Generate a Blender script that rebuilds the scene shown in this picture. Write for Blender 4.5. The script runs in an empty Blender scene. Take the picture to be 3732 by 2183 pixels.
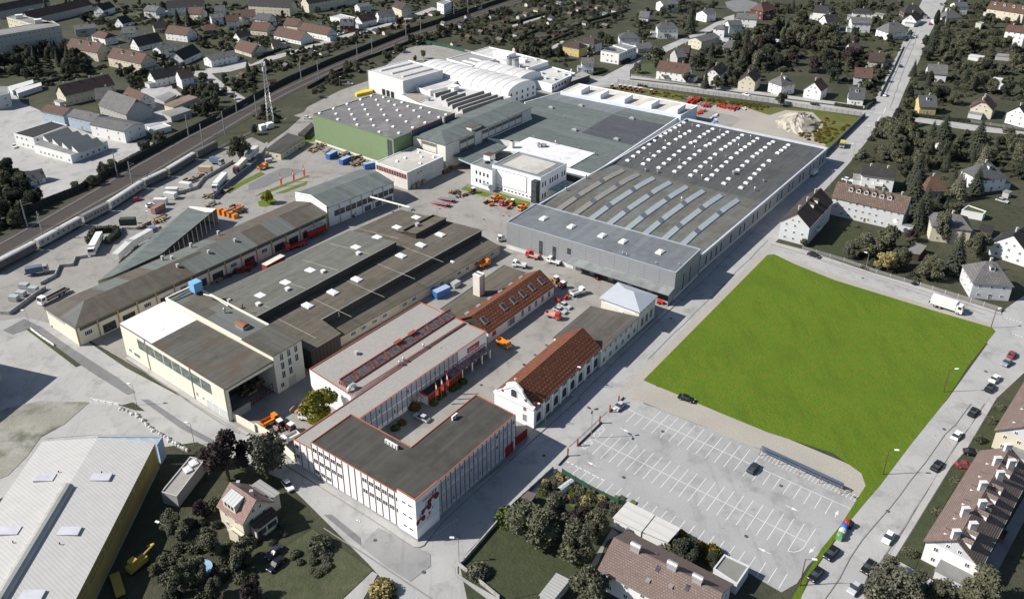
import bpy,bmesh,math,random
from mathutils import Vector,Matrix
R=math.radians
random.seed(7)
sc=bpy.context.scene
COL=sc.collection
CAM_H=147.0
FPX,PITCH,ROLL,PX,PY=3075.125,0.45796553,-0.01884684,1720.212,835.3665
IW,IH=3732.0,2183.0
_cp,_sp,_cr,_sr=math.cos(PITCH),math.sin(PITCH),math.cos(ROLL),math.sin(ROLL)
cam_d=bpy.data.cameras.new('camera');cam=bpy.data.objects.new('camera',cam_d);COL.objects.link(cam)
cam_d.sensor_fit='HORIZONTAL';cam_d.sensor_width=36.0;cam_d.lens=FPX/IW*36.0
cam_d.shift_x=(IW/2-PX)/IW;cam_d.shift_y=(PY-IH/2)/IW
cam_d.clip_start=1.0;cam_d.clip_end=6000.0
_fw=Vector((0,_cp,-_sp));_up=Vector((0,_sp,_cp));_rt=Vector((1,0,0))
_x=_rt*_cr+_up*_sr;_y=_up*_cr-_rt*_sr;_z=-_fw
cam.matrix_world=Matrix(((_x.x,_y.x,_z.x,0),(_x.y,_y.y,_z.y,0),(_x.z,_y.z,_z.z,CAM_H),(0,0,0,1)))
sc.camera=cam
W=bpy.data.worlds.new('World');sc.world=W;W.use_nodes=True
SUN_EL,SUN_AZ=R(39.3),R(-92.6)
_n=W.node_tree.nodes;_l=W.node_tree.links
_sky=_n.new('ShaderNodeTexSky');_sky.sky_type='NISHITA';_sky.sun_disc=False
_sky.sun_elevation=SUN_EL;_sky.sun_rotation=SUN_AZ;_sky.altitude=300
_bg=_n['Background'];_bg.inputs['Strength'].default_value=0.07
_l.new(_sky.outputs['Color'],_bg.inputs['Color'])
_sd=bpy.data.lights.new('sun','SUN');_so=bpy.data.objects.new('sun',_sd);COL.objects.link(_so)
_sd.energy=4.7;_sd.angle=R(0.53);_sd.color=(1.0,0.955,0.89)
_dir=Vector((math.sin(SUN_AZ)*math.cos(SUN_EL),math.cos(SUN_AZ)*math.cos(SUN_EL),math.sin(SUN_EL)))
_so.rotation_euler=_dir.to_track_quat('Z','Y').to_euler();_so.location=(-200,300,260)
sc.view_settings.view_transform='Standard';sc.view_settings.look='None'
sc.view_settings.exposure=0.6;sc.view_settings.gamma=1.0
sc.cycles.max_bounces=5;sc.cycles.diffuse_bounces=2;sc.cycles.glossy_bounces=2
FR={'F':(0,0,2520/3732),'i1':(1000,1500,2.89),'i2':(3100,1600,2.528),'i3':(1800,700,2.8),'i4':(2050,1450,2.106),'i5':(350,1050,2.68),'i6':(1100,320,3.685),'i7':(2780,600,4.0645),'i8':(0,50,4.2125),'j1':(1300,150,2.948),'j2':(1500,480,3.349),'j3':(1050,1100,3.136),'j4':(1600,950,2.948),'j5':(200,600,2.267),'j6':(1700,1300,3.685),'v':(740,1700,2.708)}
for _r in range(3):
 for _c in range(4):
  FR['ABC'[_r]+str(_c+1)]=(933*_c,728*_r,2.0279 if _r==2 else 2.0246)
def P(t,x,y,z=0.0):
 o=FR[t]
 u=(o[0]+x/o[2]-PX)/FPX;v=-(o[1]+y/o[2]-PY)/FPX
 r=u*_cr-v*_sr;up=u*_sr+v*_cr
 Y=_cp+up*_sp;Z=-_sp+up*_cp
 k=(z-CAM_H)/Z
 return Vector((r*k,Y*k,z))
def PL(t,pts,z=0.0):
 """points of one frame (t) or (frame, x, y) triples -> world points on level z"""
 return[P(p[0],p[1],p[2],z)if len(p)==3 else P(t,p[0],p[1],z)for p in pts]
def V2(p):return Vector((p[0],p[1],0))
MATS={}
def _nodes(name,rough,spec=0.3,metal=0.0):
 m=bpy.data.materials.new(name);m.use_nodes=True
 nt=m.node_tree;b=nt.nodes['Principled BSDF']
 b.inputs['Roughness'].default_value=rough;b.inputs['Metallic'].default_value=metal
 b.inputs['Specular IOR Level'].default_value=spec
 return m,nt,b
def _c4(c):return(c[0],c[1],c[2],1.0)
def _mul(c,k):return tuple(max(0.0,min(1.0,a*k))for a in c)
def _mix(nt,a,b,fac,mode='MIX'):
 n=nt.nodes.new('ShaderNodeMix');n.data_type='RGBA';n.blend_type=mode
 for sock,val in((n.inputs[6],a),(n.inputs[7],b),(n.inputs[0],fac)):
  if hasattr(val,'links')or hasattr(val,'is_output'):nt.links.new(val,sock)
  elif isinstance(val,(int,float)):sock.default_value=val
  else:sock.default_value=_c4(val)
 return n.outputs[2]
def _noise(nt,vec,scale,detail=4.0,rough=0.55):
 n=nt.nodes.new('ShaderNodeTexNoise');n.inputs['Scale'].default_value=scale
 n.inputs['Detail'].default_value=detail;n.inputs['Roughness'].default_value=rough
 nt.links.new(vec,n.inputs['Vector']);return n.outputs['Fac']
def _ramp(nt,fac,a,b):
 n=nt.nodes.new('ShaderNodeMapRange');n.inputs[1].default_value=a;n.inputs[2].default_value=b
 nt.links.new(fac,n.inputs[0]);return n.outputs[0]
def _map(nt,vec,scale,rot=0.0):
 n=nt.nodes.new('ShaderNodeMapping');n.inputs['Scale'].default_value=scale;n.inputs['Rotation'].default_value=(0,0,rot)
 nt.links.new(vec,n.inputs['Vector']);return n.outputs[0]
def _brick(nt,vec,c1,c2,mort,bw,bh,ms=0.02,off=0.5):
 n=nt.nodes.new('ShaderNodeTexBrick');n.inputs['Scale'].default_value=1.0;n.offset=off
 n.inputs['Color1'].default_value=_c4(c1);n.inputs['Color2'].default_value=_c4(c2);n.inputs['Mortar'].default_value=_c4(mort)
 n.inputs['Mortar Size'].default_value=ms;n.inputs['Brick Width'].default_value=bw;n.inputs['Row Height'].default_value=bh
 nt.links.new(vec,n.inputs['Vector']);return n
def _bump(nt,b,h,s,d=0.05):
 n=nt.nodes.new('ShaderNodeBump');n.inputs['Strength'].default_value=s;n.inputs['Distance'].default_value=d
 nt.links.new(h,n.inputs['Height']);nt.links.new(n.outputs[0],b.inputs['Normal'])
def M(name,c=None,kind='plain',rough=0.8,spec=0.25,metal=0.0,var=0.16,c2=None,bw=8.0,bh=1.0,ang=0.0,stain=None,ms=0.02,sc_=0.35,c3=None,c4=None):
 """one procedural material per name"""
 if name in MATS:return MATS[name]
 m,nt,b=_nodes(name,rough,spec,metal);MATS[name]=m
 tc=nt.nodes.new('ShaderNodeTexCoord');uv=tc.outputs['UV'];ob=tc.outputs['Object']
 if kind=='car':
  b.inputs['Base Color'].default_value=_c4(c);b.inputs['Coat Weight'].default_value=0.4;b.inputs['Coat Roughness'].default_value=0.1
  return m
 if kind=='flat':
  b.inputs['Base Color'].default_value=_c4(c);return m
 if kind=='glass':
  f=_ramp(nt,_noise(nt,ob,0.9,2),0.35,0.65)
  nt.links.new(_mix(nt,_mul(c,.6),_mul(c,1.5),f),b.inputs['Base Color']);return m
 big=_ramp(nt,_noise(nt,ob,0.07,5),0.3,0.7);mid=_ramp(nt,_noise(nt,ob,sc_,5,.6),0.28,0.72)
 if kind=='plain':
  col=_mix(nt,_mul(c,1-var),_mul(c,1+var),mid)
  col=_mix(nt,col,_mul(c,1-var),_mix(nt,(0,0,0),(.6,.6,.6),big))
 elif kind=='felt':
  cc=_mul(c2 or _mul(c,.72),.86)
  k=_brick(nt,_map(nt,uv,(1,1,1),ang),c,cc,_mul(c,.6),bw,bh,ms,0.37)
  k2=_brick(nt,_map(nt,uv,(1,1,1),ang),(1.12,)*3,(.82,)*3,(.95,)*3,bw*2.7,bh*3,0.0,0.23)
  col=_mix(nt,k.outputs[0],k2.outputs[0],0.8,'MULTIPLY')
  if c3:
   k3=_brick(nt,_map(nt,uv,(1,1,1),ang),(1,1,1),(0,0,0),(.5,.5,.5),bw*1.3,bh*2,0.0,0.31)
   col=_mix(nt,col,c3,_ramp(nt,k3.outputs[0],.62,.63))
   if c4:col=_mix(nt,c4,col,_ramp(nt,k3.outputs[0],.27,.28))
   kk=_brick(nt,_map(nt,uv,(1,1,1),ang),(1.1,)*3,(.86,)*3,(.7,)*3,bw*2,1.05,.03,.4);col=_mix(nt,col,kk.outputs[0],1.0,'MULTIPLY')
  st=_noise(nt,_map(nt,uv,(0.06,1.1,1),ang),1.0,5,.65)
  col=_mix(nt,col,_mul(c,.62),_ramp(nt,st,.52,.9))
  col=_mix(nt,col,_mul(c,1.25),_mix(nt,(0,0,0),(.55,.55,.55),mid))
 elif kind=='tile':
  cc=c2 or _mul(c,.7)
  k=_brick(nt,uv,_mul(c,1.12),cc,_mul(c,.3),bw,bh,ms,0.5)
  col=_mix(nt,k.outputs[0],_mul(c,.6),_mix(nt,(0,0,0),(.7,.7,.7),mid))
  w=nt.nodes.new('ShaderNodeTexWave');w.bands_direction='Y';w.inputs['Scale'].default_value=0.3/max(bh,.05)
  nt.links.new(uv,w.inputs['Vector']);_bump(nt,b,w.outputs['Fac'],.5,.06)
 elif kind=='seam':
  w=nt.nodes.new('ShaderNodeTexWave');w.bands_direction='X' if ang==0 else 'Y';w.inputs['Scale'].default_value=0.314/bw
  nt.links.new(uv,w.inputs['Vector'])
  f=_ramp(nt,w.outputs['Fac'],.75,.98)
  col=_mix(nt,c,cc if(cc:=c2)else _mul(c,.7),f)
  col=_mix(nt,col,_mul(c,.8),_mix(nt,(0,0,0),(.5,.5,.5),mid));_bump(nt,b,w.outputs['Fac'],.4,.05)
 elif kind=='asphalt':
  sp=_noise(nt,ob,2.2,6,.7)
  col=_mix(nt,_mul(c,1-var),_mul(c,1+var),big)
  col=_mix(nt,col,_mul(c,1.16),_ramp(nt,sp,.45,.75))
  col=_mix(nt,col,_mul(c,.62),_ramp(nt,_noise(nt,ob,.16,7,.66),.52,.76))
  col=_mix(nt,col,_mul(c,.5),_mix(nt,(0,0,0),(.8,.8,.8),_ramp(nt,_noise(nt,ob,.9,3,.5),.70,.78)))
  vo=nt.nodes.new('ShaderNodeTexVoronoi');vo.feature='DISTANCE_TO_EDGE';vo.inputs['Scale'].default_value=.055
  nt.links.new(_mixv(nt,ob),vo.inputs['Vector'])
  col=_mix(nt,col,_mul(c,.74),_mix(nt,(.4,.4,.4),(0,0,0),_ramp(nt,vo.outputs['Distance'],.001,.006)))
  b2=_brick(nt,_map(nt,ob,(1,1,1),R(52)),(1.04,)*3,(.93,)*3,(.9,)*3,23,7,.01,.4)
  col=_mix(nt,col,b2.outputs[0],.8,'MULTIPLY')
  col=_mix(nt,col,_mul(c,.66),_mix(nt,(0,0,0),(.75,.75,.75),_ramp(nt,_noise(nt,_map(nt,ob,(1.3,.12,1),R(38)),.35,6,.65),.55,.8)))
 elif kind=='grass':
  fine=_noise(nt,ob,1.3,8,.75);tuft=_noise(nt,ob,.45,5,.6)
  col=_mix(nt,_mul(c,1-var),_mul(c,1+var),fine)
  col=_mix(nt,col,c2 or _mul(c,.6),_mix(nt,(0,0,0),(.75,.75,.75),_ramp(nt,tuft,.42,.68)))
  mow=_noise(nt,_map(nt,ob,(.5,.12,1),R(-52)),.5,6,.65);col=_mix(nt,col,_mul(c,.72),_mix(nt,(0,0,0),(.6,.6,.6),_ramp(nt,mow,.5,.7)))
  if stain:col=_mix(nt,col,stain,_mix(nt,(0,0,0),(.7,.7,.7),_ramp(nt,_noise(nt,ob,.05,6,.6),.48,.72)))
  _bump(nt,b,fine,.9,.35)
 elif kind=='gravel':
  fine=_noise(nt,ob,2.5,8,.8)
  col=_mix(nt,_mul(c,.72),_mul(c,1.25),_ramp(nt,fine,.35,.65))
  col=_mix(nt,col,c2 or _mul(c,.75),_mix(nt,(0,0,0),(.6,.6,.6),big))
 elif kind=='leaf':
  oi=nt.nodes.new('ShaderNodeObjectInfo')
  gm=nt.nodes.new('ShaderNodeNewGeometry')
  col=_mix(nt,_mul(c,.55),_mul(c,1.5),gm.outputs['Random Per Island'])
  col=_mix(nt,col,c2 or(c[0]*1.3,c[1]*1.05,c[2]),_mix(nt,(0,0,0),(.55,.55,.55),oi.outputs['Random']))
  b.inputs['Subsurface Weight'].default_value=0
 if stain and kind not in('grass',):
  sn=_noise(nt,_map(nt,ob,(1,1,1)),.11,6,.62)
  col=_mix(nt,col,stain,_mix(nt,(0,0,0),(.85,.85,.85),_ramp(nt,sn,.5,.66)))
 nt.links.new(col,b.inputs['Base Color'])
 return m
def _mixv(nt,ob):
 n=nt.nodes.new('ShaderNodeTexNoise');n.inputs['Scale'].default_value=.15;n.inputs['Detail'].default_value=4
 nt.links.new(ob,n.inputs['Vector'])
 a=nt.nodes.new('ShaderNodeVectorMath');a.operation='MULTIPLY_ADD'
 nt.links.new(n.outputs['Color'],a.inputs[0]);a.inputs[1].default_value=(9,9,0);nt.links.new(ob,a.inputs[2])
 return a.outputs[0]
BASE={}
class MB:
 def __init__(s):s.v=[];s.f=[];s.m=[];s.sm=[]
 def face(s,pts,m=0,smooth=False):
  i=len(s.v);s.v+=[tuple(p)for p in pts];s.f.append(list(range(i,i+len(pts))));s.m.append(m);s.sm.append(smooth)
 def poly(s,pts,z,m=0):s.face([(p[0],p[1],z)for p in pts],m)
 def prism(s,pts,z0,z1,m=0,mt=None,top=True,bottom=False):
  n=len(pts)
  for i in range(n):
   a,b=pts[i],pts[(i+1)%n]
   s.face([(a[0],a[1],z0),(b[0],b[1],z0),(b[0],b[1],z1),(a[0],a[1],z1)],m)
  if top:s.poly(pts,z1,m if mt is None else mt)
  if bottom:s.poly(pts[::-1],z0,m)
 def box(s,c,sx,sy,sz,rz=0.0,m=0,mt=None):
  """box standing on c (centre of its base)"""
  ca,sa=math.cos(rz),math.sin(rz)
  q=[(c[0]+x*ca-y*sa,c[1]+x*sa+y*ca)for x,y in((-sx/2,-sy/2),(sx/2,-sy/2),(sx/2,sy/2),(-sx/2,sy/2))]
  s.prism(q,c[2],c[2]+sz,m,mt,True,True)
 def tube(s,a,b,r0,r1=None,n=6,m=0,caps=True):
  a,b=Vector(a),Vector(b);r1=r0 if r1 is None else r1
  d=(b-a)
  if d.length<1e-6:return
  d.normalize();u=d.orthogonal().normalized();w=d.cross(u)
  A=[a+(u*math.cos(t)+w*math.sin(t))*r0 for t in[2*math.pi*k/n for k in range(n)]]
  B=[b+(u*math.cos(t)+w*math.sin(t))*r1 for t in[2*math.pi*k/n for k in range(n)]]
  for k in range(n):s.face([A[k],A[(k+1)%n],B[(k+1)%n],B[k]],m,True)
  if caps:s.face(B,m);s.face(A[::-1],m)
 def bar(s,a,b,w,h,m=0):
  """rectangular bar from a to b (w across, h high, a/b at its underside centre)"""
  a,b=Vector(a),Vector(b);d=V2(b-a);L=d.length
  if L<1e-6:return
  d/=L;n=Vector((-d.y,d.x,0))*(w/2);h=Vector((0,0,h))
  lo=[a-n,b-n,b+n,a+n];hi=[p+h for p in lo]
  for k in range(4):s.face([lo[k],lo[(k+1)%4],hi[(k+1)%4],hi[k]],m)
  s.face(hi,m);s.face(lo[::-1],m)
 def dome(s,c,rx,ry,rz,rot=0.0,n=8,k=3,m=0):
  ca,sa=math.cos(rot),math.sin(rot);rows=[]
  for j in range(k+1):
   t=math.pi/2*j/k;row=[]
   for i in range(n):
    f=2*math.pi*i/n;x,y=rx*math.cos(f)*math.cos(t),ry*math.sin(f)*math.cos(t)
    row.append((c[0]+x*ca-y*sa,c[1]+x*sa+y*ca,c[2]+rz*math.sin(t)))
   rows.append(row)
  for j in range(k):
   for i in range(n):s.face([rows[j][i],rows[j][(i+1)%n],rows[j+1][(i+1)%n],rows[j+1][i]],m,True)
 def lathe(s,c,prof,n=10,m=0):
  rows=[[(c[0]+r*math.cos(2*math.pi*i/n),c[1]+r*math.sin(2*math.pi*i/n),c[2]+z)for i in range(n)]for r,z in prof]
  for j in range(len(rows)-1):
   for i in range(n):s.face([rows[j][i],rows[j][(i+1)%n],rows[j+1][(i+1)%n],rows[j+1][i]],m,True)
 def mesh(s,name,mats,base=(0,0,0),udir=None):
  me=bpy.data.meshes.new(name);bx,by,bz=base[0],base[1],base[2]
  me.from_pydata([(x-bx,y-by,z-bz)for x,y,z in s.v],[],s.f)
  for mm in mats:me.materials.append(mm)
  me.polygons.foreach_set('material_index',s.m);me.polygons.foreach_set('use_smooth',s.sm)
  uv=me.uv_layers.new(name='UVMap').data
  ud=Vector(udir or(math.sin(R(38)),math.cos(R(38)),0));vd=Vector((-ud.y,ud.x,0))
  vs=me.vertices
  for p in me.polygons:
   n=p.normal
   if abs(n.z)>.985:a,b=ud,vd
   else:
    a=Vector((-n.y,n.x,0)).normalized();b=n.cross(a)
   for li in p.loop_indices:
    co=vs[me.loops[li].vertex_index].co;uv[li].uv=(a.dot(co),b.dot(co))
  me.update()
  return me
 def build(s,name,mats,parent=None,udir=None):
  if not isinstance(mats,(list,tuple)):mats=[mats]
  base=BASE.get(parent.name,(0,0,0))if parent else(0,0,0)
  o=bpy.data.objects.new(name,s.mesh(name,mats,base,udir));COL.objects.link(o)
  if parent:o.parent=parent;BASE[o.name]=base
  return o
def tag(o,label=None,cat=None,group=None,kind=None):
 if label:o['label']=label
 if cat:o['category']=cat
 if group:o['group']=group
 if kind:o['kind']=kind
 return o
def root(name,label,cat,base,group=None,rz=0.0):
 o=bpy.data.objects.new(name,None);COL.objects.link(o);o.empty_display_size=.5
 o.location=base;o.rotation_euler=(0,0,rz);BASE[o.name]=tuple(base)
 return tag(o,label,cat,group)
def thing(mb,name,mats,label,cat,base,group=None):
 """a thing that is one mesh, its origin at its base"""
 if not isinstance(mats,(list,tuple)):mats=[mats]
 o=bpy.data.objects.new(name,mb.mesh(name,mats,base));COL.objects.link(o);o.location=base
 BASE[o.name]=tuple(base)
 return tag(o,label,cat,group)
KIDS={}
def kids(o):
 return[c for c in bpy.data.objects if c.parent==o]
def proto_tree(o):return(o,[proto_tree(c)for c in kids(o)])
def copy_tree(t,parent=None):
 o,ch=t;c=o.copy();COL.objects.link(c)
 if parent:c.parent=parent
 for k in ch:copy_tree(k,c)
 return c
def ccw(p):
 a=sum(p[i][0]*p[(i+1)%len(p)][1]-p[(i+1)%len(p)][0]*p[i][1]for i in range(len(p)))
 return list(p)if a>0 else list(p)[::-1]
def inset(p,d):
 """offset a ccw polygon inwards by d (negative: outwards)"""
 n=len(p);out=[]
 for i in range(n):
  a,b,c=V2(p[i-1]),V2(p[i]),V2(p[(i+1)%n])
  e,f=(b-a).normalized(),(c-b).normalized()
  n1,n2=Vector((-e.y,e.x,0)),Vector((-f.y,f.x,0))
  k=n1+n2;k=k/max(.2,k.dot(n1))if k.length>1e-6 else n1
  out.append(b+k*d)
 return out
def cen(p):return Vector((sum(q[0]for q in p)/len(p),sum(q[1]for q in p)/len(p),0))
WM={}
def wmesh(w,h,fm,gm,bars=1,fw=.12,d=.06):
 """(frame, pane) meshes of one window; x along the wall, y out of it, z up from the sill"""
 k=(round(w,2),round(h,2),fm.name,gm.name,bars)
 if k not in WM:
  f=MB()
  for x0,x1,z0,z1 in[(-w/2,-w/2+fw,0,h),(w/2-fw,w/2,0,h),(-w/2+fw,w/2-fw,0,fw),(-w/2+fw,w/2-fw,h-fw,h)]+[(-w/2+w*j/(bars+1)-fw*.35,-w/2+w*j/(bars+1)+fw*.35,fw,h-fw)for j in range(1,bars+1)]:
   f.prism([(x0,-.02),(x1,-.02),(x1,d),(x0,d)][::1],z0,z1,0,None,True,True)
  g=MB();g.face([(w/2-.03,.03,.03),(-w/2+.03,.03,.03),(-w/2+.03,.03,h-.03),(w/2-.03,.03,h-.03)],0)
  for fa in f.f:fa.reverse()
  b=MB();b.v=f.v+g.v;b.f=f.f+[[i+len(f.v)for i in q]for q in g.f];b.m=f.m+[1]*len(g.f);b.sm=f.sm+[False]*len(g.f)
  WM[k]=(f.mesh('window',[fm]),g.mesh('pane',[gm]),b.mesh('window',[fm,gm]))
 return WM[k]
def put(name,me,parent,loc,rz):
 o=bpy.data.objects.new(name,me);COL.objects.link(o);o.parent=parent
 b=BASE.get(parent.name,(0,0,0));o.location=(loc[0]-b[0],loc[1]-b[1],loc[2]-b[2]);o.rotation_euler=(0,0,rz)
 return o
def win(parent,loc,rz,w,h,fm,gm,bars=1,split=False,name='window'):
 f,g,both=wmesh(w,h,fm,gm,bars)
 if split:
  o=put(name,f,parent,loc,rz);k=bpy.data.objects.new('pane',g);COL.objects.link(k);k.parent=o
 else:o=put(name,both,parent,loc,rz)
 return o
def wins(parent,a,b,zs,n,w,h,fm,gm,bars=1,m0=.0,m1=.0,split=False,skip=(),name='window'):
 """n windows in each row of sill heights zs along the wall a-b (outside on the right of a->b)"""
 a,b=V2(a),V2(b);L=(b-a).length;d=(b-a)/L;rz=math.atan2(d.y,d.x)+math.pi
 s0,s1=m0,L-m1
 for r,z in enumerate(zs):
  for i in range(n):
   if(r,i)in skip:continue
   p=a+d*(s0+(s1-s0)*(i+.5)/n)
   win(parent,(p.x,p.y,z),rz,w,h,fm,gm,bars,split,name)
def skylights(parent,pts,sx,sy,rz,mat,cm,h=.55,name='skylight'):
 """domed roof lights sharing one mesh; pts are world points on the roof"""
 k=(round(sx,2),round(sy,2),mat.name,round(h,2))
 if k not in WM:
  b=MB();b.box((0,0,-.3),sx,sy,.3+h*.55,0,0)
  q=[(-sx/2+.08,-sy/2+.08),(sx/2-.08,-sy/2+.08),(sx/2-.08,sy/2-.08),(-sx/2+.08,sy/2-.08)]
  t=[(x*.55,y*.55)for x,y in q]
  for i in range(4):
   p,r=q[i],q[(i+1)%4];u,v=t[i],t[(i+1)%4]
   b.face([(p[0],p[1],h*.55+.005),(r[0],r[1],h*.55+.005),(v[0],v[1],h),(u[0],u[1],h)],1)
  b.poly(t,h,1);WM[k]=b.mesh(name,[cm,mat])
 for p in pts:put(name,WM[k],parent,p,rz)
def flatb(name,label,cat,poly,z,wm,rm,par=.4,pm=None,pt=.35,z0=0.0,over=0.0,udir=None,group=None):
 """flat-roofed block: wall, roof and parapet (or an overhanging roof slab)"""
 poly=[V2(p)for p in ccw(poly)];c=cen(poly);c.z=z0
 r=root(name,label,cat,c,group)
 b=MB()
 if par>0:
  b.prism(poly,z0,z-par*.6,0,None,False);b.build('wall',wm,r)
  b=MB();b.poly(inset(poly,pt*.5),z-par,0);b.build('roof',rm,r,udir)
  b=MB();o,i=inset(poly,-.06),inset(poly,pt);n=len(o)
  for k in range(n):
   k2=(k+1)%n
   b.face([(*o[k][:2],z-par*.6-.02),(*o[k2][:2],z-par*.6-.02),(*o[k2][:2],z),(*o[k][:2],z)])
   b.face([(*o[k][:2],z),(*o[k2][:2],z),(*i[k2][:2],z),(*i[k][:2],z)])
   b.face([(*i[k][:2],z),(*i[k2][:2],z),(*i[k2][:2],z-par-.02),(*i[k][:2],z-par-.02)])
   b.face([(*o[k2][:2],z-par*.6-.02),(*o[k][:2],z-par*.6-.02),(*i[k][:2],z-par*.6-.02),(*i[k2][:2],z-par*.6-.02)])
  b.build('parapet',pm or wm,r)
 else:
  b.prism(poly,z0,z-.2,0,None,False);b.build('wall',wm,r)
  b=MB();b.prism(inset(poly,-over),z-.22,z,0,None,True,True);b.build('roof',rm,r,udir)
 return r,poly
def gable(name,label,cat,A,B_,w,ze,zr,wm,rm,over=.5,hip=0.0,group=None,rth=.22,z0=0.0,gm=None,half=0.0,name_wall='wall'):
 """pitched-roof block: A, B_ = ridge ends (world), w = width over the walls, hip = run of the hips beyond the ridge ends"""
 A,B_=V2(A),V2(B_);d=(B_-A).normalized();n=Vector((-d.y,d.x,0));L=(B_-A).length
 hA,hB=hip if isinstance(hip,tuple)else(hip,hip)
 A0,B0=A-d*hA,B_+d*hB
 wa,wb=A0+d*over,B0-d*over
 q=[wa-n*w/2,wb-n*w/2,wb+n*w/2,wa+n*w/2]
 c=cen(q);c.z=z0;r=root(name,label,cat,c,group)
 hw=w/2+over;zl=ze-(zr-ze)*over/(w/2)
 b=MB();b.prism(q,z0,ze,0,None,False)
 for p0,p1,h in((q[1],q[2],hB),(q[3],q[0],hA)):
  mid=(p0+p1)/2
  if h==0:b.face([(*p0[:2],ze),(*p1[:2],ze),(*mid[:2],zr-.12)],0 if gm is None else 1)
 b.build(name_wall,[wm,gm or wm],r)
 b=MB();Z=lambda p,z:(p[0],p[1],z)
 def slab(pts):
  P_=[Vector(p)for p in pts];nn=(P_[1]-P_[0]).cross(P_[2]-P_[0]).normalized()
  lo=[p-nn*rth for p in P_];b.face(P_,0);b.face(lo[::-1],0)
  for k in range(len(P_)):b.face([P_[k],lo[k],lo[(k+1)%len(P_)],P_[(k+1)%len(P_)]],0)
 if half and hA==0 and hB==0:
  hz=zr-half*(zr-ze);wz=(zr-hz)/(zr-zl)*hw
  A1,B1=A+d*half*2.2,B_-d*half*2.2
  slab([Z(A0-n*hw,zl),Z(B0-n*hw,zl),Z(B_-n*wz,hz),Z(B1,zr),Z(A1,zr),Z(A-n*wz,hz)])
  slab([Z(B0+n*hw,zl),Z(A0+n*hw,zl),Z(A+n*wz,hz),Z(A1,zr),Z(B1,zr),Z(B_+n*wz,hz)])
  slab([Z(B_-n*wz,hz),Z(B_+n*wz,hz),Z(B1,zr)]);slab([Z(A+n*wz,hz),Z(A-n*wz,hz),Z(A1,zr)])
 else:
  slab([Z(A0-n*hw,zl),Z(B0-n*hw,zl),Z(B_,zr),Z(A,zr)])
  slab([Z(B0+n*hw,zl),Z(A0+n*hw,zl),Z(A,zr),Z(B_,zr)])
  if hB>0:slab([Z(B0-n*hw,zl),Z(B0+n*hw,zl),Z(B_,zr)])
  if hA>0:slab([Z(A0+n*hw,zl),Z(A0-n*hw,zl),Z(A,zr)])
 roof=b.build('roof',rm,r)
 return r,q,roof,(A,B_,d,n,L)
def chimney(roof,p,z0,z1,s=.7,m=None,s2=None):
 b=MB();b.box((p[0],p[1],z0),s,s2 or s,z1-z0,0,0);b.box((p[0],p[1],z1+.002),s+.16,(s2 or s)+.16,.12,0,0)
 return b.build('chimney',m or M('chimney_render',(.42,.40,.38)),roof)
# ================================================================ SETTING: ground, yards, roads, field
_lv=[0.0];LV={};HARD=[]
def sheet(name,pts,mat,t='F',kind='structure',up=.0015,h=0.0,label=None):
 _lv[0]+=up;LV[name]=_lv[0];q=ccw(PL(t,pts,0.0));b=MB()
 if not any(w in name for w in('lawn','grass','verge','plot')):HARD.append((q,min(p.x for p in q),max(p.x for p in q),min(p.y for p in q),max(p.y for p in q)))
 if h:b.prism(q,0,h+_lv[0])
 else:b.poly(q,_lv[0])
 o=b.build(name,mat);tag(o,label,None,None,kind);return o
g_dull=M('garden_grass',(.052,.056,.030),'grass',var=.45,c2=(.026,.029,.018),stain=(.085,.078,.055))
g_dark=M('lawn_dull',(.047,.058,.026),'grass',var=.3,c2=(.034,.04,.02))
g_field=M('meadow',(.082,.146,.006),'grass',var=.55,c2=(.125,.142,.010),stain=(.065,.115,.005))
g_lush=M('verge_grass',(.10,.16,.012),'grass',var=.4,c2=(.10,.11,.02),stain=(.14,.12,.03))
a_road=M('road_asphalt',(.33,.328,.32),'asphalt',rough=.9,var=.1)
a_yard=M('yard_concrete',(.255,.243,.224),'asphalt',rough=.9,var=.12)
a_lot=M('parking_asphalt',(.30,.30,.297),'asphalt',rough=.9,var=.1)
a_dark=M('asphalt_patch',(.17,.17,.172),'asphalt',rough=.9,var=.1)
a_pale=M('pavement_concrete',(.34,.333,.32),'asphalt',rough=.9,var=.12)
a_grav=M('sandy_gravel',(.355,.325,.28),'gravel',c2=(.27,.255,.23))
a_ball=M('track_ballast',(.062,.053,.046),'gravel',c2=(.042,.037,.033))
a_pile=M('limestone_rubble',(.40,.36,.31),'gravel',c2=(.29,.265,.22),stain=(.16,.15,.08))
a_soil=M('garden_soil',(.07,.058,.045),'gravel')
white_line=M('road_paint',(.70,.70,.69),'gravel',c2=(.56,.56,.55))
kerb_m=M('kerb_stone',(.40,.39,.37),'plain')
b=MB();b.poly([(-1600,-200),(1600,-200),(1600,2600),(-1600,2600)],0.0)
tag(b.build('ground',g_dull),kind='structure')
yard=[(-30,640),(100,577),(265,482),(400,418),(480,385),(560,362),(640,330),(700,292),(840,222),(905,200),(1000,120),(1060,105),(1170,128),(1210,135),(1380,180),(1500,190),(1640,232),(1800,262),(2128,296),(2020,402),(1650,760),(1290,1095),(1030,1338),(590,1052),(160,802),(-30,790)]
sheet('yard',yard,a_yard)
sheet('lower_yard',[(-30,800),(70,812),(240,925),(400,1012),(500,1085),(400,1100),(200,1080),(60,1200),(-30,1240)],a_pale)
sheet('far_yard',[('A1',-40,640),('A1',60,640),('A1',160,760),('A1',330,830),('A1',420,900),('A1',700,1000),('A1',960,1060),('A1',1060,1030),('A1',1130,1060),('A1',860,1200),('A1',560,1400),('A1',300,1474),('A1',230,1330),('A1',60,1220),('A1',-40,1200)],a_pale)
sheet('far_yard',[('A1',1040,660),('A1',1250,620),('A1',1340,700),('A1',1200,760),('A1',1260,900),('A1',1080,960),('A1',1020,900)],a_pale)
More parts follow.
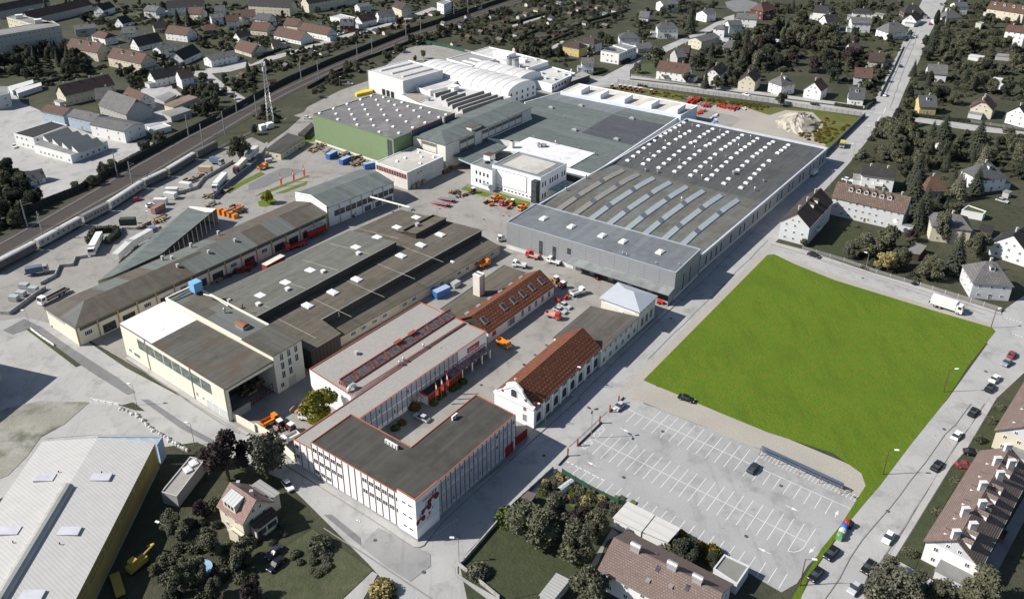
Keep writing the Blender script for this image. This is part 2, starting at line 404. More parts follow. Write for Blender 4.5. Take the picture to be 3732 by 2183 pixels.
sheet('street_south',[(-30,795),(60,780),(165,806),(310,905),(590,1052),(740,1165),(1032,1338),(1135,1385),(1290,1490),(1000,1490),(905,1385),(700,1182),(490,1090),(385,1012),(240,925),(70,815),(-30,830)],a_road)
sheet('street_east',[(1032,1338),(1290,1093),(1650,758),(2022,400),(2126,293),(2165,225),(2215,120),(2270,0),(2290,-40),(2345,-40),(2322,20),(2285,90),(2262,150),(2227,222),(2200,290),(2167,292),(2137,343),(2090,402),(2000,500),(1900,605),(1580,938),(1500,990),(1395,1110),(1370,1155),(1135,1385)],a_road)
sheet('cross_street',[(1885,626),(1895,598),('B4',240,393),('B4',560,488),('B4',1080,653),('B4',1720,848),('B4',1760,800),('B4',1900,700),('B4',1900,1010),('F',2440,850),('F',2370,812),('F',2180,752),('F',1900,660)],a_road)
sheet('right_street',[(2455,812),(2560,700),(2560,880),(2420,1010),(2340,1120),(2205,1378),(2115,1490),(1960,1490),(2010,1395),(2060,1325),(2130,1205),(2330,985)],a_road)
sheet('wall_road',[('A3',560,590),('A3',660,575),('A3',860,470),('A3',1000,400),('A3',1130,340),('A3',1380,235),('A3',1570,130),('A3',1640,110),('A3',1640,150),('A3',1400,265),('A3',1250,330),('A3',1140,385),('A3',960,440),('A3',870,520),('A3',870,590),('A3',1200,625),('A3',1889,720),('A4',350,765),('A4',790,820),('A4',960,850),('A4',1250,885),('A4',1600,935),('A4',1900,975),('A4',1900,1005),('A4',1500,965),('A4',960,880),('A4',720,850),('A4',300,795),('A4',0,742),('A3',1500,690),('A3',1050,630),('A3',800,605),('A3',620,640),('A3',560,680)],a_road)
sheet('roundabout_road',[P_ for P_ in[('A3',1570,20),('A3',1690,-10),('A3',1800,20),('A3',1840,50),('A3',1780,85),('A3',1640,90),('A3',1590,60)]],a_dark)
sheet('side_street',[('A2',-40,480),('A2',90,420),('A2',300,370),('A2',440,320),('A2',640,262),('A2',900,195),('A2',1100,130),('A2',1300,55),('A2',1350,70),('A2',1120,150),('A2',900,215),('A2',640,290),('A2',440,345),('A2',180,430),('A1',1700,530),('A1',1560,545),('A1',1650,620),('A1',1840,745),('A1',1810,790),('A1',1700,720),('A1',1500,590),('A1',1430,560),('A1',1440,525),('A1',1640,490),('A1',1800,440)],a_pale)
sheet('side_street',[('A3',280,355),('A3',370,300),('A3',385,310),('A3',300,375)],a_pale)
sheet('car_park',[('i4',470,-10),('i4',760,90),('i4',1050,208),('i4',1520,395),('i4',2230,755),('i4',2270,790),('i4',2190,925),('i4',2080,1075),('i4',1880,1290),('i4',1800,1420),('i4',1680,1490),('i4',1500,1385),('i4',1200,1190),('i4',900,1020),('i4',520,800),('i4',300,720),('i4',0,575),('i4',-70,540),('i4',40,450),('i4',115,370),('i4',285,195),('i4',420,60)],a_lot)
sheet('lot_apron',[('F',1370,1155),('F',1395,1110),('F',1500,988),('F',1590,925),('F',1625,960),('F',1560,1010),('F',1470,1060),('F',1410,1150)],a_road)
sheet('gravel_verge',[('i4',760,90),('i4',480,-20),('i4',620,-110),('i4',1020,-20),('i4',1300,100),('i4',1700,300),('i4',2110,470),('i4',2400,600),('i4',2350,700),('i4',2270,760),('i4',2230,752),('i4',1520,392),('i4',1320,320),('i4',1050,206)],a_grav)
sheet('gravel_verge',[('F',1590,935),('F',1885,632),('F',1910,592),('F',1840,655),('F',1600,890),('F',1500,985)],a_grav)
sheet('gravel_verge',[('B4',-30,385),('B4',180,445),('B4',520,565),('B4',1190,780),('B4',1640,910),('B4',1670,960),('B4',1190,845),('B4',520,640),('B4',180,510),('B4',-30,445)],a_grav)
sheet('meadow',[('F',1583,936),('F',1888,628),('F',1905,626),('F',1955,650),('F',2055,690),('F',2290,762),('F',2440,806),('F',2450,815),('F',2380,905),('F',2330,983),('F',2240,1095),('F',2165,1195),('F',2130,1235),('F',2060,1320),('F',1990,1420),('F',1968,1478),('F',1945,1478),('F',2020,1352),('F',2070,1290),('F',2130,1195),('F',2120,1165),('F',2050,1115),('F',1890,1064),('F',1770,1015),('F',1660,968)],g_field,up=.03)
g_weed0=M('weedy_grass',(.085,.11,.016),'grass',var=.5,c2=(.11,.09,.028),stain=(.15,.13,.07))
sheet('works_plot_grass',[('A3',620,650),('A3',820,640),('A3',1050,665),('A3',1889,790),('A4',0,790),('A4',350,815),('A4',680,870),('A4',420,1120),('A4',300,1040),('A3',1800,970),('A3',1350,890)],g_weed0)
sheet('works_plot_sand',[('A3',1020,705),('A3',1300,760),('A3',1720,795),('A3',1889,850),('A4',20,850),('A4',130,815),('A4',330,830),('A4',420,920),('A4',330,1010),('A4',430,1075),('A4',380,1095),('A3',1889,1010),('A3',1500,960),('A3',1340,900),('A3',1330,800)],a_grav)
sheet('works_plot_track',[('A3',1345,790),('A3',1600,850),('A3',1700,880),('A3',1600,955),('A3',1450,925),('A3',1330,890)],a_yard)
g_weed=M('weedy_grass',(.085,.105,.018),'grass',var=.45,c2=(.10,.085,.025),stain=(.13,.115,.05))
for q in([('j2',600,705),('j2',660,668),('j2',985,765),('j2',915,805)],[('j2',980,805),('j2',1060,745),('j2',1450,865),('j2',1440,900),('j2',1300,920)]):
 sheet('office_lawn',q,g_lush)
sheet('drive_apron',[('j2',690,640),('j2',1010,740),('j2',1060,745),('j2',975,810),('j2',920,800),('j2',985,762),('j2',650,660)],a_dark)
sheet('grass_island',[('j5',1675,310),('j5',1720,290),('j5',1800,278),('j5',1835,300),('j5',1810,330),('j5',1740,350),('j5',1690,345)],g_lush)
sheet('grass_island',[('j5',1650,268),('j5',1700,235),('j5',2090,88),('j5',2110,95),('j5',1800,220)],g_lush)
sheet('grass_island',[('j5',1820,240),('j5',2085,140),('j5',2080,165),('j5',1900,235)],g_lush)
sheet('grass_island',[('j5',1420,230),('j5',1500,160),('j5',1700,60),('j5',1740,80),('j5',1560,165),('j5',1450,235)],g_lush)
sheet('gravel_heap_base',[('j5',1600,165),('j5',1700,110),('j5',1880,30),('j5',1990,40),('j5',2060,50),('j5',1900,110),('j5',1720,190),('j5',1600,215)],a_dark)
sheet('works_verge',[('A2',60,1010),('A2',190,900),('A2',260,850),('A2',330,870),('A2',230,960),('A2',90,1060)],g_dull)
sheet('works_verge',[('A2',360,1030),('A2',440,990),('A2',440,1040),('A2',350,1060)],g_lush)
sheet('works_verge',[('A2',-60,1000),('A2',130,830),('A2',400,650),('A2',560,600),('A2',850,500),('A2',860,560),('A2',500,690),('A2',400,760),('A2',350,830),('A2',200,880),('A2',230,960),('A2',60,1060)],g_dull)
sheet('asphalt_patch',[('C2',500,850),('C2',560,850),('C2',770,1020),('C2',780,1085),('C2',640,970)],a_dark)
sheet('asphalt_patch',[('C2',905,945),('C2',1130,1060),('C2',1290,1140),('C2',1290,1230),('C2',1140,1345),('C2',960,1230),('C2',770,1080)],M('asphalt_patch_mid',(.235,.235,.232),'asphalt',rough=.9))
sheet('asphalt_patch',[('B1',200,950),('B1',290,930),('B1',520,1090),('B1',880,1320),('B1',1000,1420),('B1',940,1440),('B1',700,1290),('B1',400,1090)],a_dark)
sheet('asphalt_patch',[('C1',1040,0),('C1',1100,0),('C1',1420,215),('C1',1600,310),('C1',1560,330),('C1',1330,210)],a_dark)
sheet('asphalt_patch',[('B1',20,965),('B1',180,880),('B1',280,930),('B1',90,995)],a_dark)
sheet('bare_strip',[('C1',60,60),('C1',300,10),('C1',660,20),('C1',480,180),('C1',300,280),('C1',200,420),('C1',60,560),('C1',-40,600),('C1',-40,100)],M('bare_lot',(.30,.29,.26),'gravel',c2=(.12,.12,.07),stain=(.08,.085,.045)))
sheet('forecourt',[('C1',330,290),('C1',700,90),('C1',880,65),('C1',1040,140),('C1',1200,270),('C1',700,260)],a_pale)
sheet('grass_verge',[('C1',890,45),('C1',985,20),('C1',1070,85),('C1',1000,80)],g_dark)
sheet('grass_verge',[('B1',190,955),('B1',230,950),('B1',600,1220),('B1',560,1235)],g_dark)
sheet('lawn',[('C3',0,770),('C3',300,700),('C3',720,930),('C3',650,1080),('C3',420,1380),('C3',0,1474),('C2',1560,1474),('C2',1500,1200)],g_dark)
sheet('garden_path',[('C3',740,950),('C3',790,990),('C3',700,1050),('C3',640,1200),('C3',480,1400),('C3',430,1380),('C3',560,1260),('C3',660,1080)],a_yard)
sheet('lawn',[('C2',420,960),('C2',560,1050),('C2',860,1260),('C2',640,1474),('C2',0,1474),('C2',0,1250),('C2',230,1080)],M('rough_lawn',(.06,.07,.032),'grass',var=.4,c2=(.10,.095,.06),stain=(.035,.045,.02)))
sheet('garden_path',[('C2',640,1480),('C2',860,1270),('C2',900,1290),('C2',790,1480)],a_pale)
sheet('lawn',[('B4',330,360),('B4',480,170),('B4',700,200),('B4',640,330),('B4',620,440),('B4',480,420)],g_dark)
sheet('verge',[('i2',400,1105),('i2',930,265),('i2',1040,300),('i2',700,900),('i2',595,1195)],g_dark)
sheet('verge',[('C4',1460,380),('C4',1700,0),('C4',1800,0),('C4',1620,400)],g_dark)
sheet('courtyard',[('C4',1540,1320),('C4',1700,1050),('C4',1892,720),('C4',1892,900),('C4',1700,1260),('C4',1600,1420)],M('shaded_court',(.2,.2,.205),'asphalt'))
for q in([('A3',870,590),('A3',930,480),('A3',1080,460),('A3',1070,590)],[('A4',60,200),('A4',300,200),('A4',170,260),('A4',0,260)],[('A4',680,390),('A4',960,380),('A4',950,420),('A4',720,420)],[('A1',780,90),('A1',1040,80),('A1',1030,140),('A1',800,110)],[('A4',1040,930),('A4',1220,920),('A4',1200,1010),('A4',1060,1000)],[('A2',120,90),('A2',540,100),('A2',500,130),('A2',130,110)]):
 sheet('lawn',q,M('lawn_pale',(.075,.09,.042),'grass',var=.3,c2=(.05,.06,.03)))
sheet('allotment_path',[('A3',0,190),('A3',240,120),('A3',250,128),('A3',0,205)],a_pale)
SE=[]
def pave(name,pts,t='F',h=.12):
 q=PL(t,pts);SE.extend((a,b,.3)for a,b in zip(q,q[1:]));return sheet(name,pts,a_pale,t,h=h)
pave('pavement',[('C2',1195,1045),('C2',1345,885),('C2',1500,735),('C2',1892,440),('C3',100,330),('C3',130,265),('C3',470,-30),('C3',500,-10),('C3',170,285),('C3',0,440),('C2',1540,755),('C2',1380,900),('C2',1240,1080),('C2',1210,1092),('C2',1170,1092),('C2',1120,1060)])
pave('pavement',[('C2',285,460),('C2',500,590),('C2',760,750),('C2',1195,1045),('C2',1120,1060),('C2',850,880),('C2',500,660),('C2',200,470),('C2',190,430)])
pave('pavement',[('B3',430,1440),('B3',1060,880),('B3',1200,750),('B3',1393,550),('B3',1889,70),('B3',1889,120),('B3',1420,590),('B3',1180,800),('B3',1000,960),('B3',470,1474)])
pave('pavement',[('i5',310,665),('i5',580,830),('i5',990,1100),('i5',1310,1305),('i5',1500,1420),('i5',1470,1440),('i5',960,1130),('i5',560,870),('i5',290,690)])
pave('pavement',[('A3',880,560),('A3',1200,598),('A3',1889,690),('A4',350,735),('A4',780,795),('A4',785,815),('A4',350,757),('A3',1889,712),('A3',1200,618),('A3',870,582)])
pave('pavement',[('B4',20,300),('B4',60,320),('B4',290,380),('B4',780,545),('B4',1110,640),('B4',1720,835),('B4',1720,850),('B4',1080,655),('B4',560,490),('B4',240,395),('B4',10,325)])
pave('pavement',[('C4',1690,-10),('C4',1460,380),('C4',1350,500),('C4',935,1175),('C4',800,1420),('C4',740,1420),('C4',900,1150),('C4',1250,560),('C4',1640,-10)])
pave('pavement',[('C4',935,1180),('C4',1090,1270),('C4',1400,1440),('C4',1330,1474),('C4',1000,1310),('C4',900,1250)])
pave('pavement',[('C2',1500,1200),('C2',1892,830),('C2',1892,800),('C3',300,500),('C3',300,520),('C3',0,790),('C2',1520,1210),('C2',1490,1240),('C2',1490,1290),('C2',1560,1340),('C2',1800,1480),('C2',1720,1480),('C2',1480,1300),('C2',1475,1240)])
pave('pavement',[('A4',860,690),('A4',930,540),('A4',1000,370),('A4',1080,230),('A4',1090,235),('A4',1010,375),('A4',940,545),('A4',872,692)])
def line(b,a,c,w=.12):
 a,c=V2(a),V2(c);d=(c-a).normalized();n=Vector((-d.y,d.x,0))*w/2
 b.face([(*(a-n)[:2],LZ[0]),(*(c-n)[:2],LZ[0]),(*(c+n)[:2],LZ[0]),(*(a+n)[:2],LZ[0])])
LZ=[LV['car_park']+.006];b=MB();Q=lambda x,y:P('i4',x,y)
def lerp(a,c,t):return a+(c-a)*t
def row(p0,p1,n,l0,l1,cx0=None,cx1=None,i0=0,i1=None):
 """n+1 stall lines between p0 and p1 (world), reaching l0/l1 metres to either side"""
 d=(p1-p0).normalized();s=Vector((-d.y,d.x,0))
 for i in range(i0,(n if i1 is None else i1)+1):
  c=lerp(p0,p1,i/n);line(b,c-s*l0,c+s*l1)
c0,c1=lerp(Q(385,275),Q(230,432),.5),lerp(Q(1857,965),Q(1728,1172),.5)
row(c0,c1,21,5,5);line(b,Q(240,318),Q(1878,1108))
c0,c1=lerp(Q(760,95),Q(612,245),.5),lerp(Q(1440,393),Q(1310,565),.5)
row(c0,c1,10,5,5);row(c0,c1,10,5,0,i0=-2,i1=-1);line(b,Q(500,85),Q(2225,855))
row(Q(1597,580),Q(2072,793),6,5,0);line(b,Q(1535,418),Q(1382,600));line(b,Q(1530,545),Q(1455,633))
row(lerp(Q(128,533),Q(60,600),.5),lerp(Q(1730,1348),Q(1660,1452),.5),22,2.6,2.4)
for k in range(9):line(b,lerp(Q(35,488),Q(330,638),k/9),lerp(Q(35,488),Q(330,638),(k+.5)/9),.3)
line(b,Q(1942,1005),Q(1875,1108));arc=[Q(1875,1108),Q(1850,1150),Q(1815,1173),Q(1775,1182),Q(1728,1172)]
for p,q in zip(arc,arc[1:]):line(b,p,q)
for z in([(145,350),(165,395),(235,345),(205,325),(165,350),(235,345)],[(205,325),(240,318)],[(290,200),(325,240),(255,315),(235,270),(300,275),(255,235),(325,240)]):
 for p,q in zip(z,z[1:]):line(b,Q(*p),Q(*q))
for k in range(26):line(b,lerp(Q(1560,420),Q(2270,750),k/25),lerp(Q(1525,465),Q(2235,790),k/25),.1)
def arrow(tip,tail,w=.25):
 tip,tail=Q(*tip),Q(*tail);d=(tip-tail).normalized();n=Vector((-d.y,d.x,0));z=LZ[0]+.001
 line(b,tail,tip-d*1.0,.14);b.face([(*(tip)[:2],z),(*(tip-d*1.5+n*.4)[:2],z),(*(tip-d*1.5-n*.4)[:2],z)])
for a_ in[((512,262),(440,230)),((188,488),(260,524)),((1810,868),(1715,824)),((2118,862),(2090,915)),((1890,1190),(1940,1140)),((1500,1148),(1596,1195))]:arrow(*a_)
o=b.build('parking_lines',white_line);tag(o,kind='structure')
b=MB();LZ[0]=_lv[0]+.004
for p,q,n,w in[(('B4',1755,875),('B4',1880,915),5,.4),(('B4',1800,990),('B4',1889,1020),4,.4),(('A4',780,832),('A4',850,842),1,.5),(('A4',850,842),('A4',870,800),1,.4),(('A4',790,920),('A4',830,860),1,.4),(('C2',1280,1020),('C2',1500,880),9,.15),(('C2',745,890),('C2',775,905),2,.35)]:
 a,c=P(*p),P(*q)
 for k in range(n):line(b,lerp(a,c,k/n),lerp(a,c,(k+.6)/n)if n>1 else c,w)
for pts,w in(([('C4',1500,30),('C4',1250,340),('C4',1050,600),('C4',900,800),('C4',700,1030),('C4',420,1474)],.16),([('C4',1600,30),('C4',1300,480),('C4',1080,820),('C4',850,1170),('C4',700,1380)],.22),([('C2',500,950),('C2',800,1140),('C2',1080,1330),('C2',1300,1474)],.3),([('B3',1000,1180),('B3',1200,980),('B3',1500,690),('B3',1889,300)],.14),([('C3',420,350),('C3',700,90)],.14),([('B4',300,420),('B4',900,620),('B4',1600,850)],.14),([('i5',300,700),('i5',900,1110),('i5',1400,1420)],.3),([('A4',900,800),('A4',1000,520),('A4',1110,250)],.16)):
 for p,q in zip(pts,pts[1:]):
  a,c=P(*p),P(*q);n_=max(1,int((c-a).length/6))
  for k in range(n_):
   o1,o2_=Vector((.25*math.sin(k*2.1+p[1]),.25*math.cos(k*1.7),0)),Vector((.25*math.sin((k+1)*2.1+p[1]),.25*math.cos((k+1)*1.7),0));SE.append((lerp(a,c,k/n_)+o1*(k>0),lerp(a,c,(k+1)/n_)+o2_*(k<n_-1),w))
o=b.build('road_lines',white_line);tag(o,kind='structure');b=MB()
for a,c,w in SE:line(b,a,c,w)
tag(b.build('road_seams',M('tar_seam',(.215,.21,.205))),kind='structure')
mh=MB();mh.lathe((0,0,0),[(.42,.0),(.42,.035),(0,.035)],12);mhm=mh.mesh('manhole',[M('cast_iron',(.09,.08,.075))])
for i,p in enumerate([('j6',195,382),('j6',770,110),('j6',1040,1328),('j4',1155,910),('j4',1030,1015),('j4',912,1118),('C4',885,825),('C2',1238,1275),('C2',880,1040),('B4',1605,1268),('C4',1300,220),('j4',2490,622),('i4',768,258),('i4',468,610),('i4',1675,675),('i4',1408,1062),('B4',698,580),('j2',880,1075),('j2',1190,1035),('j2',1118,1030),('j2',345,945)]):
 o=bpy.data.objects.new('manhole_cover',mhm);COL.objects.link(o);q=P(*p);o.location=(q.x,q.y,_lv[0]+.005)
 tag(o,'round dark iron manhole cover set flush in the pale paving','manhole','manhole covers in streets and yard')
UPT=[('B1',-60,365),('B1',250,190),('B1',560,15),('A1',1000,1235),('A1',1400,1010),('A1',1889,765),('A2',230,650),('A2',560,500),('A2',1100,280),('A2',1500,150),('A2',1889,18),('A2',2150,-65)]
LOT=[('B1',-60,458),('B1',330,240),('B1',690,35),('A1',1100,1290),('A1',1500,1050),('A1',1889,815),('A2',240,685),('A2',570,525),('A2',1100,302),('A2',1500,167),('A2',1889,36),('A2',2150,-46)]
_u,_d=PL('F',UPT),PL('F',LOT)
def offs(pts,k):
 out=[]
 for i,p in enumerate(pts):
  d=(pts[min(i+1,len(pts)-1)]-pts[max(i-1,0)]).normalized();out.append(p+Vector((-d.y,d.x,0))*k)
 return out
_lv[0]+=.0015;b=MB();A_,B__=offs(_u,3.4),offs(_d,-3.2)
for i in range(len(A_)-1):b.face([(*A_[i][:2],_lv[0]),(*A_[i+1][:2],_lv[0]),(*B__[i+1][:2],_lv[0]),(*B__[i][:2],_lv[0])])
HARD.append((ccw(A_+B__[::-1]),-900,900,0,1400));tag(b.build('railway_bed',a_ball),kind='structure')
# ================================================================ THE WORKS: halls, offices and sheds, each a thing
AZ=R(39.5);AD=Vector((math.sin(AZ),math.cos(AZ),0));BD=Vector((math.cos(AZ),-math.sin(AZ),0))
RA=math.atan2(AD.y,AD.x)
wh=M('white_render',(.80,.80,.78),var=.05);cream=M('cream_render',(.72,.67,.55),var=.07);offwh=M('offwhite_render',(.66,.63,.57),var=.08)
greyw=M('grey_render',(.50,.49,.46),var=.08);conc=M('concrete',(.42,.41,.385))
f_dark=M('felt_charcoal',(.068,.064,.056),'felt',c2=(.048,.045,.041),bw=14,bh=1.05)
f_brown=M('felt_brown',(.112,.099,.078),'felt',c2=(.082,.073,.058),bw=12,bh=1.05)
f_brown2=M('felt_brown_across',(.112,.10,.08),'felt',c2=(.085,.075,.06),bw=12,bh=1.05,ang=R(90))
f_rust=M('felt_rusty',(.092,.088,.074),'felt',c2=(.07,.068,.06),bw=12,bh=.9,ang=R(90),stain=(.098,.064,.042))
f_teal=M('felt_greygreen',(.118,.137,.131),'felt',c2=(.10,.117,.114),bw=12,bh=1.0,ang=R(90))
f_mix=M('felt_patched',(.108,.10,.082),'felt',c2=(.09,.082,.068),bw=10,bh=4.5,ang=R(90),c3=(.12,.14,.135),c4=(.08,.064,.052))
f_slate=M('felt_blue_slate',(.15,.165,.175),'felt',c2=(.132,.145,.155),bw=14,bh=2.2)
f_grav=M('gravel_roof',(.30,.285,.265),'gravel',c2=(.26,.25,.235))
f_pale=M('pale_roof',(.44,.42,.38),'felt',c2=(.40,.385,.355),bw=10,bh=4,stain=(.37,.35,.31))
membrane=M('white_membrane',(.66,.65,.66),'felt',c2=(.63,.62,.63),bw=20,bh=2.0,ms=.0)
orange=M('orange_red_trim',(.36,.115,.065),var=.1,rough=.5);rust_m=M('mullion_red',(.21,.05,.038));red=M('red_paint',(.42,.03,.03),rough=.5,var=.1)
dark=M('dark_void',(.02,.02,.022));pane=M('window_pane',(.045,.052,.06),'glass',rough=.08,spec=.6);paneb=M('blue_panel',(.36,.40,.45),var=.1,rough=.4)
frw=M('white_frame',(.78,.78,.76),'flat',rough=.5);frb=M('brown_frame',(.11,.055,.04),'flat');frd=M('dark_frame',(.05,.05,.055),'flat')
rail_m=M('galvanised_steel',(.42,.43,.44),rough=.4,metal=.5);acryl=M('acrylic_dome',(.82,.82,.83),'flat',rough=.25,spec=.5);curb_w=M('upstand_white',(.6,.6,.59),'flat')
timber=M('weathered_boards',(.07,.058,.045),'seam',bw=1.1,c2=(.035,.03,.026));zinc=M('zinc_seam',(.50,.53,.57),'seam',bw=.6,c2=(.36,.38,.42),rough=.45,metal=.25)
tile_r=M('red_roof_tiles',(.245,.092,.048),'tile',c2=(.135,.055,.032),bw=1.3,bh=1.05,ms=.24)
gclad=M('grey_cladding',(.34,.35,.36),'seam',bw=1.0,ang=1,c2=(.25,.26,.27),rough=.45,metal=.3);green_clad=M('green_cladding',(.185,.25,.135),'seam',bw=.55,c2=(.16,.22,.12),rough=.6)
yellow_post=M('ochre_post',(.42,.32,.15));lilac=M('lilac_panel',(.66,.64,.66),var=.06)
q=[P('i1',385,320,11),P('i1',808,22,11),P('i1',1440,370,11),P('F',1172,970,11),P('F',1268,1020,11),P('i1',1700,755,11)]
tq=[P('i1',1305,840,11),P('i1',1482,918,12.5),P('i1',1700,745,11.6)]
wx=tq[0]+(q[5]-tq[1]);wx=Vector((tq[0].x+q[5].x-tq[1].x,tq[0].y+q[5].y-tq[1].y,0))
q=q[:5]+[q[5],V2(tq[1])-BD*.4+AD*.4,]if False else q[:5]+[V2(q[5]),V2(tq[1])+AD*.15-BD*.15]
off,oq=flatb('office_building','white three storey office wing with red mullions and black felt roof round a courtyard','office',q,11,wh,f_dark,.22,orange,.16)
def edge(poly,near):
 """edge of a ccw polygon whose middle lies nearest to a point"""
 n=len(poly);return min(((poly[i],poly[(i+1)%n])for i in range(n)),key=lambda e:((e[0]+e[1])/2-V2(near)).length)
def mulls(parent,a,b,n,z0,z1,m,w=.13,d=.13,ends=True,name='mullion',t0=0.0,t1=1.0):
 a,b=V2(a),V2(b);e=(b-a).normalized();o=Vector((e.y,-e.x,0));L=(b-a).length
 k=('mul',round(z1-z0,2),w,d,m.name)
 if k not in WM:
  x=MB();x.box((0,0,0),w,d*2,z1-z0);WM[k]=x.mesh(name,[m])
 for i in range(n+1):
  p=a+e*L*(t0+(t1-t0)*i/n);put(name,WM[k],parent,(p.x,p.y,z0),math.atan2(e.y,e.x))
def band(parent,a,b,z0,z1,m,d=.05,name='panel_band',t0=0.0,t1=1.0):
 a,b=V2(a),V2(b);e=(b-a).normalized();o=Vector((e.y,-e.x,0));L=(b-a).length
 p,r=a+e*L*t0,a+e*L*t1
 x=MB();x.prism(ccw([p-o*.02,r-o*.02,r+o*d,p+o*d]),z0,z1,0,None,True,True);return x.build(name,m,parent)
mid=lambda a,b:(V2(a)+V2(b))/2
ea=edge(oq,mid(q[0],q[6]));eb=edge(oq,mid(q[4],q[5]))
mulls(off,*ea,16,.9,10.75,rust_m);mulls(off,*eb,18,.9,10.75,rust_m)
for e in(ea,eb):
 band(off,*e,0,.9,M('plinth_grey',(.33,.34,.36)),.09,'plinth')
for z in(3.9,7.2):band(off,*eb,z,z+.12,frd,.1,'joint_line');band(off,*ea,z,z+.08,greyw,.03,'joint_line')
for z in(1.6,4.7,8.0):band(off,*eb,z-.4,z+2.0,paneb,.03,'blue_panel',.02,.98)
for rw,z in enumerate((1.5,4.9,8.2)):
 a,b=ea;L=(b-a).length
 for i in range(16):
  t=(i+.5)/16
  if not(t<.27 or .55<t<.93)and not rw==0:pass
  if(rw==0 and t>.2)or(.3<t<.52 and rw)or t>.985:continue
  p=a+(b-a)*t;win(off,(p.x,p.y,z),math.atan2((b-a).y,(b-a).x)+math.pi,1.7,1.5,frw,pane,1,True)
a,b=eb
for rw,z in enumerate((1.7,5.0,8.3)):
 for i in range(18):
  if(i*7+rw*5)%3==0 or(i>11 and rw==2):
   p=a+(b-a)*((i+.5)/18);win(off,(p.x,p.y,z),math.atan2((b-a).y,(b-a).x)+math.pi,1.1,1.35,frw,pane,0,True)
def acs(p,n,label,rz):
 d=Vector((math.cos(rz),math.sin(rz),0))
 for k in range(n):
  c=p+d*(k*1.05);x=MB();x.box((c.x,c.y,c.z),.95,.42,1.25,rz)
  t=root('air_conditioner',label,'air conditioner',c,'air conditioners on the office roof');x.build('casing',M('ac_white',(.74,.74,.72),'flat',rough=.5),t)
  y=MB();s=Vector((math.sin(rz),-math.cos(rz),0))
  for zz in(.35,.9):y.tube(c+s*.2+Vector((0,0,zz)),c+s*.235+Vector((0,0,zz)),.24,.24,10)
  y.build('fan_grille',frd,t)
acs(P('i1',1185,335,10.7),4,'white twin-fan air conditioner in the row of four on the black office roof',math.atan2(-BD.y,-BD.x)+math.pi)
acs(P('i1',1885,85,10.7),2,'white air conditioner of the pair alone on the right office wing roof',RA)
tw=[V2(tq[1]),V2(tq[1])+AD*7.6,V2(tq[1])+AD*7.6-BD*.3,V2(tq[1])+AD*.3-BD*.3,V2(tq[1])+AD*.3-BD*5.6,V2(tq[1])-BD*5.6]
tw=[p+BD*.25-AD*.25 for p in tw]
twr=root('corner_tower','plain white corner tower of the office with a tractor mural and red lettering','office tower',cen(tw))
x=MB();x.prism(ccw(tw),0,12.3,0);x.build('wall',wh,twr)
x=MB();t2=inset(ccw(tw),-.03);x.prism(t2,12.3,12.45);x.build('coping',orange,twr)
x=MB();t2=inset(ccw(tw),-.06);x.prism(t2,0,.9);x.build('plinth',M('plinth_grey'),twr)
a,b=tw[5],tw[0];rz=math.atan2((b-a).y,(b-a).x)+math.pi
for z in(2.6,6.0,9.6):
 for t in(.35,.68):
  p=a+(b-a)*t;win(twr,(p.x,p.y,z),rz,1.0,.35,frd,pane,0)
a,b=tw[0],tw[1];e=(b-a).normalized();o_=Vector((e.y,-e.x,0))
def on(u,z,d=.04):p=a+e*u+o_*d;return(p.x,p.y,z)
mur=root('tractor_mural','mural of three red tractors under red lettering on the white corner tower','mural',on(3.6,3.6,.0))
x=MB();x.face([on(.15,3.4,.02),on(7.4,3.4,.02),on(7.4,11.3,.02),on(.15,11.3,.02)]);x.build('poster',M('mural_ground',(.62,.66,.70)),mur)
def disc(x,u,z,r,m,d,n=12):x.face([on(u+r*math.cos(2*math.pi*k/n),z+r*math.sin(2*math.pi*k/n),d)for k in range(n)],m)
def tractor(u,z,s):
 x=MB();pl=lambda pts,m,d:x.face([on(u+px*s,z+pz*s,d)for px,pz in pts],m)
 pl([(-1.5,.5),(.9,.6),(.9,1.25),(-.2,1.35),(-1.5,1.1)],0,.045);pl([(-.3,1.3),(.95,1.3),(.8,2.3),(-.1,2.3)],1,.046);pl([(-.1,1.4),(.7,1.4),(.6,2.15),(.02,2.15)],2,.05)
 pl([(.8,.7),(1.5,.8),(1.4,1.2),(.8,1.3)],0,.045)
 disc(x,u-1.0*s,z+.45*s,.55*s,1,.055);disc(x,u+.9*s,z+.5*s,.68*s,1,.055);disc(x,u-1.0*s,z+.45*s,.22*s,0,.06);disc(x,u+.9*s,z+.5*s,.28*s,0,.06)
 x.build('painted_tractor',[M('mural_red',(.40,.03,.03),'flat'),M('mural_black',(.03,.03,.035),'flat'),M('mural_grey',(.45,.48,.52),'flat')],mur)
tractor(1.35,5.0,1.0);tractor(3.35,6.8,1.1);tractor(5.7,8.1,1.25)
x=MB();disc(x,4.3,5.6,.4,0,.05);x.face([on(3.2,4.3),on(4.6,5.0),on(4.6,5.25),on(3.3,4.7)],0);x.face([on(5.0,5.9),on(6.3,6.6),on(5.2,6.5)],0);x.build('painted_mower',[M('mural_red')],mur)
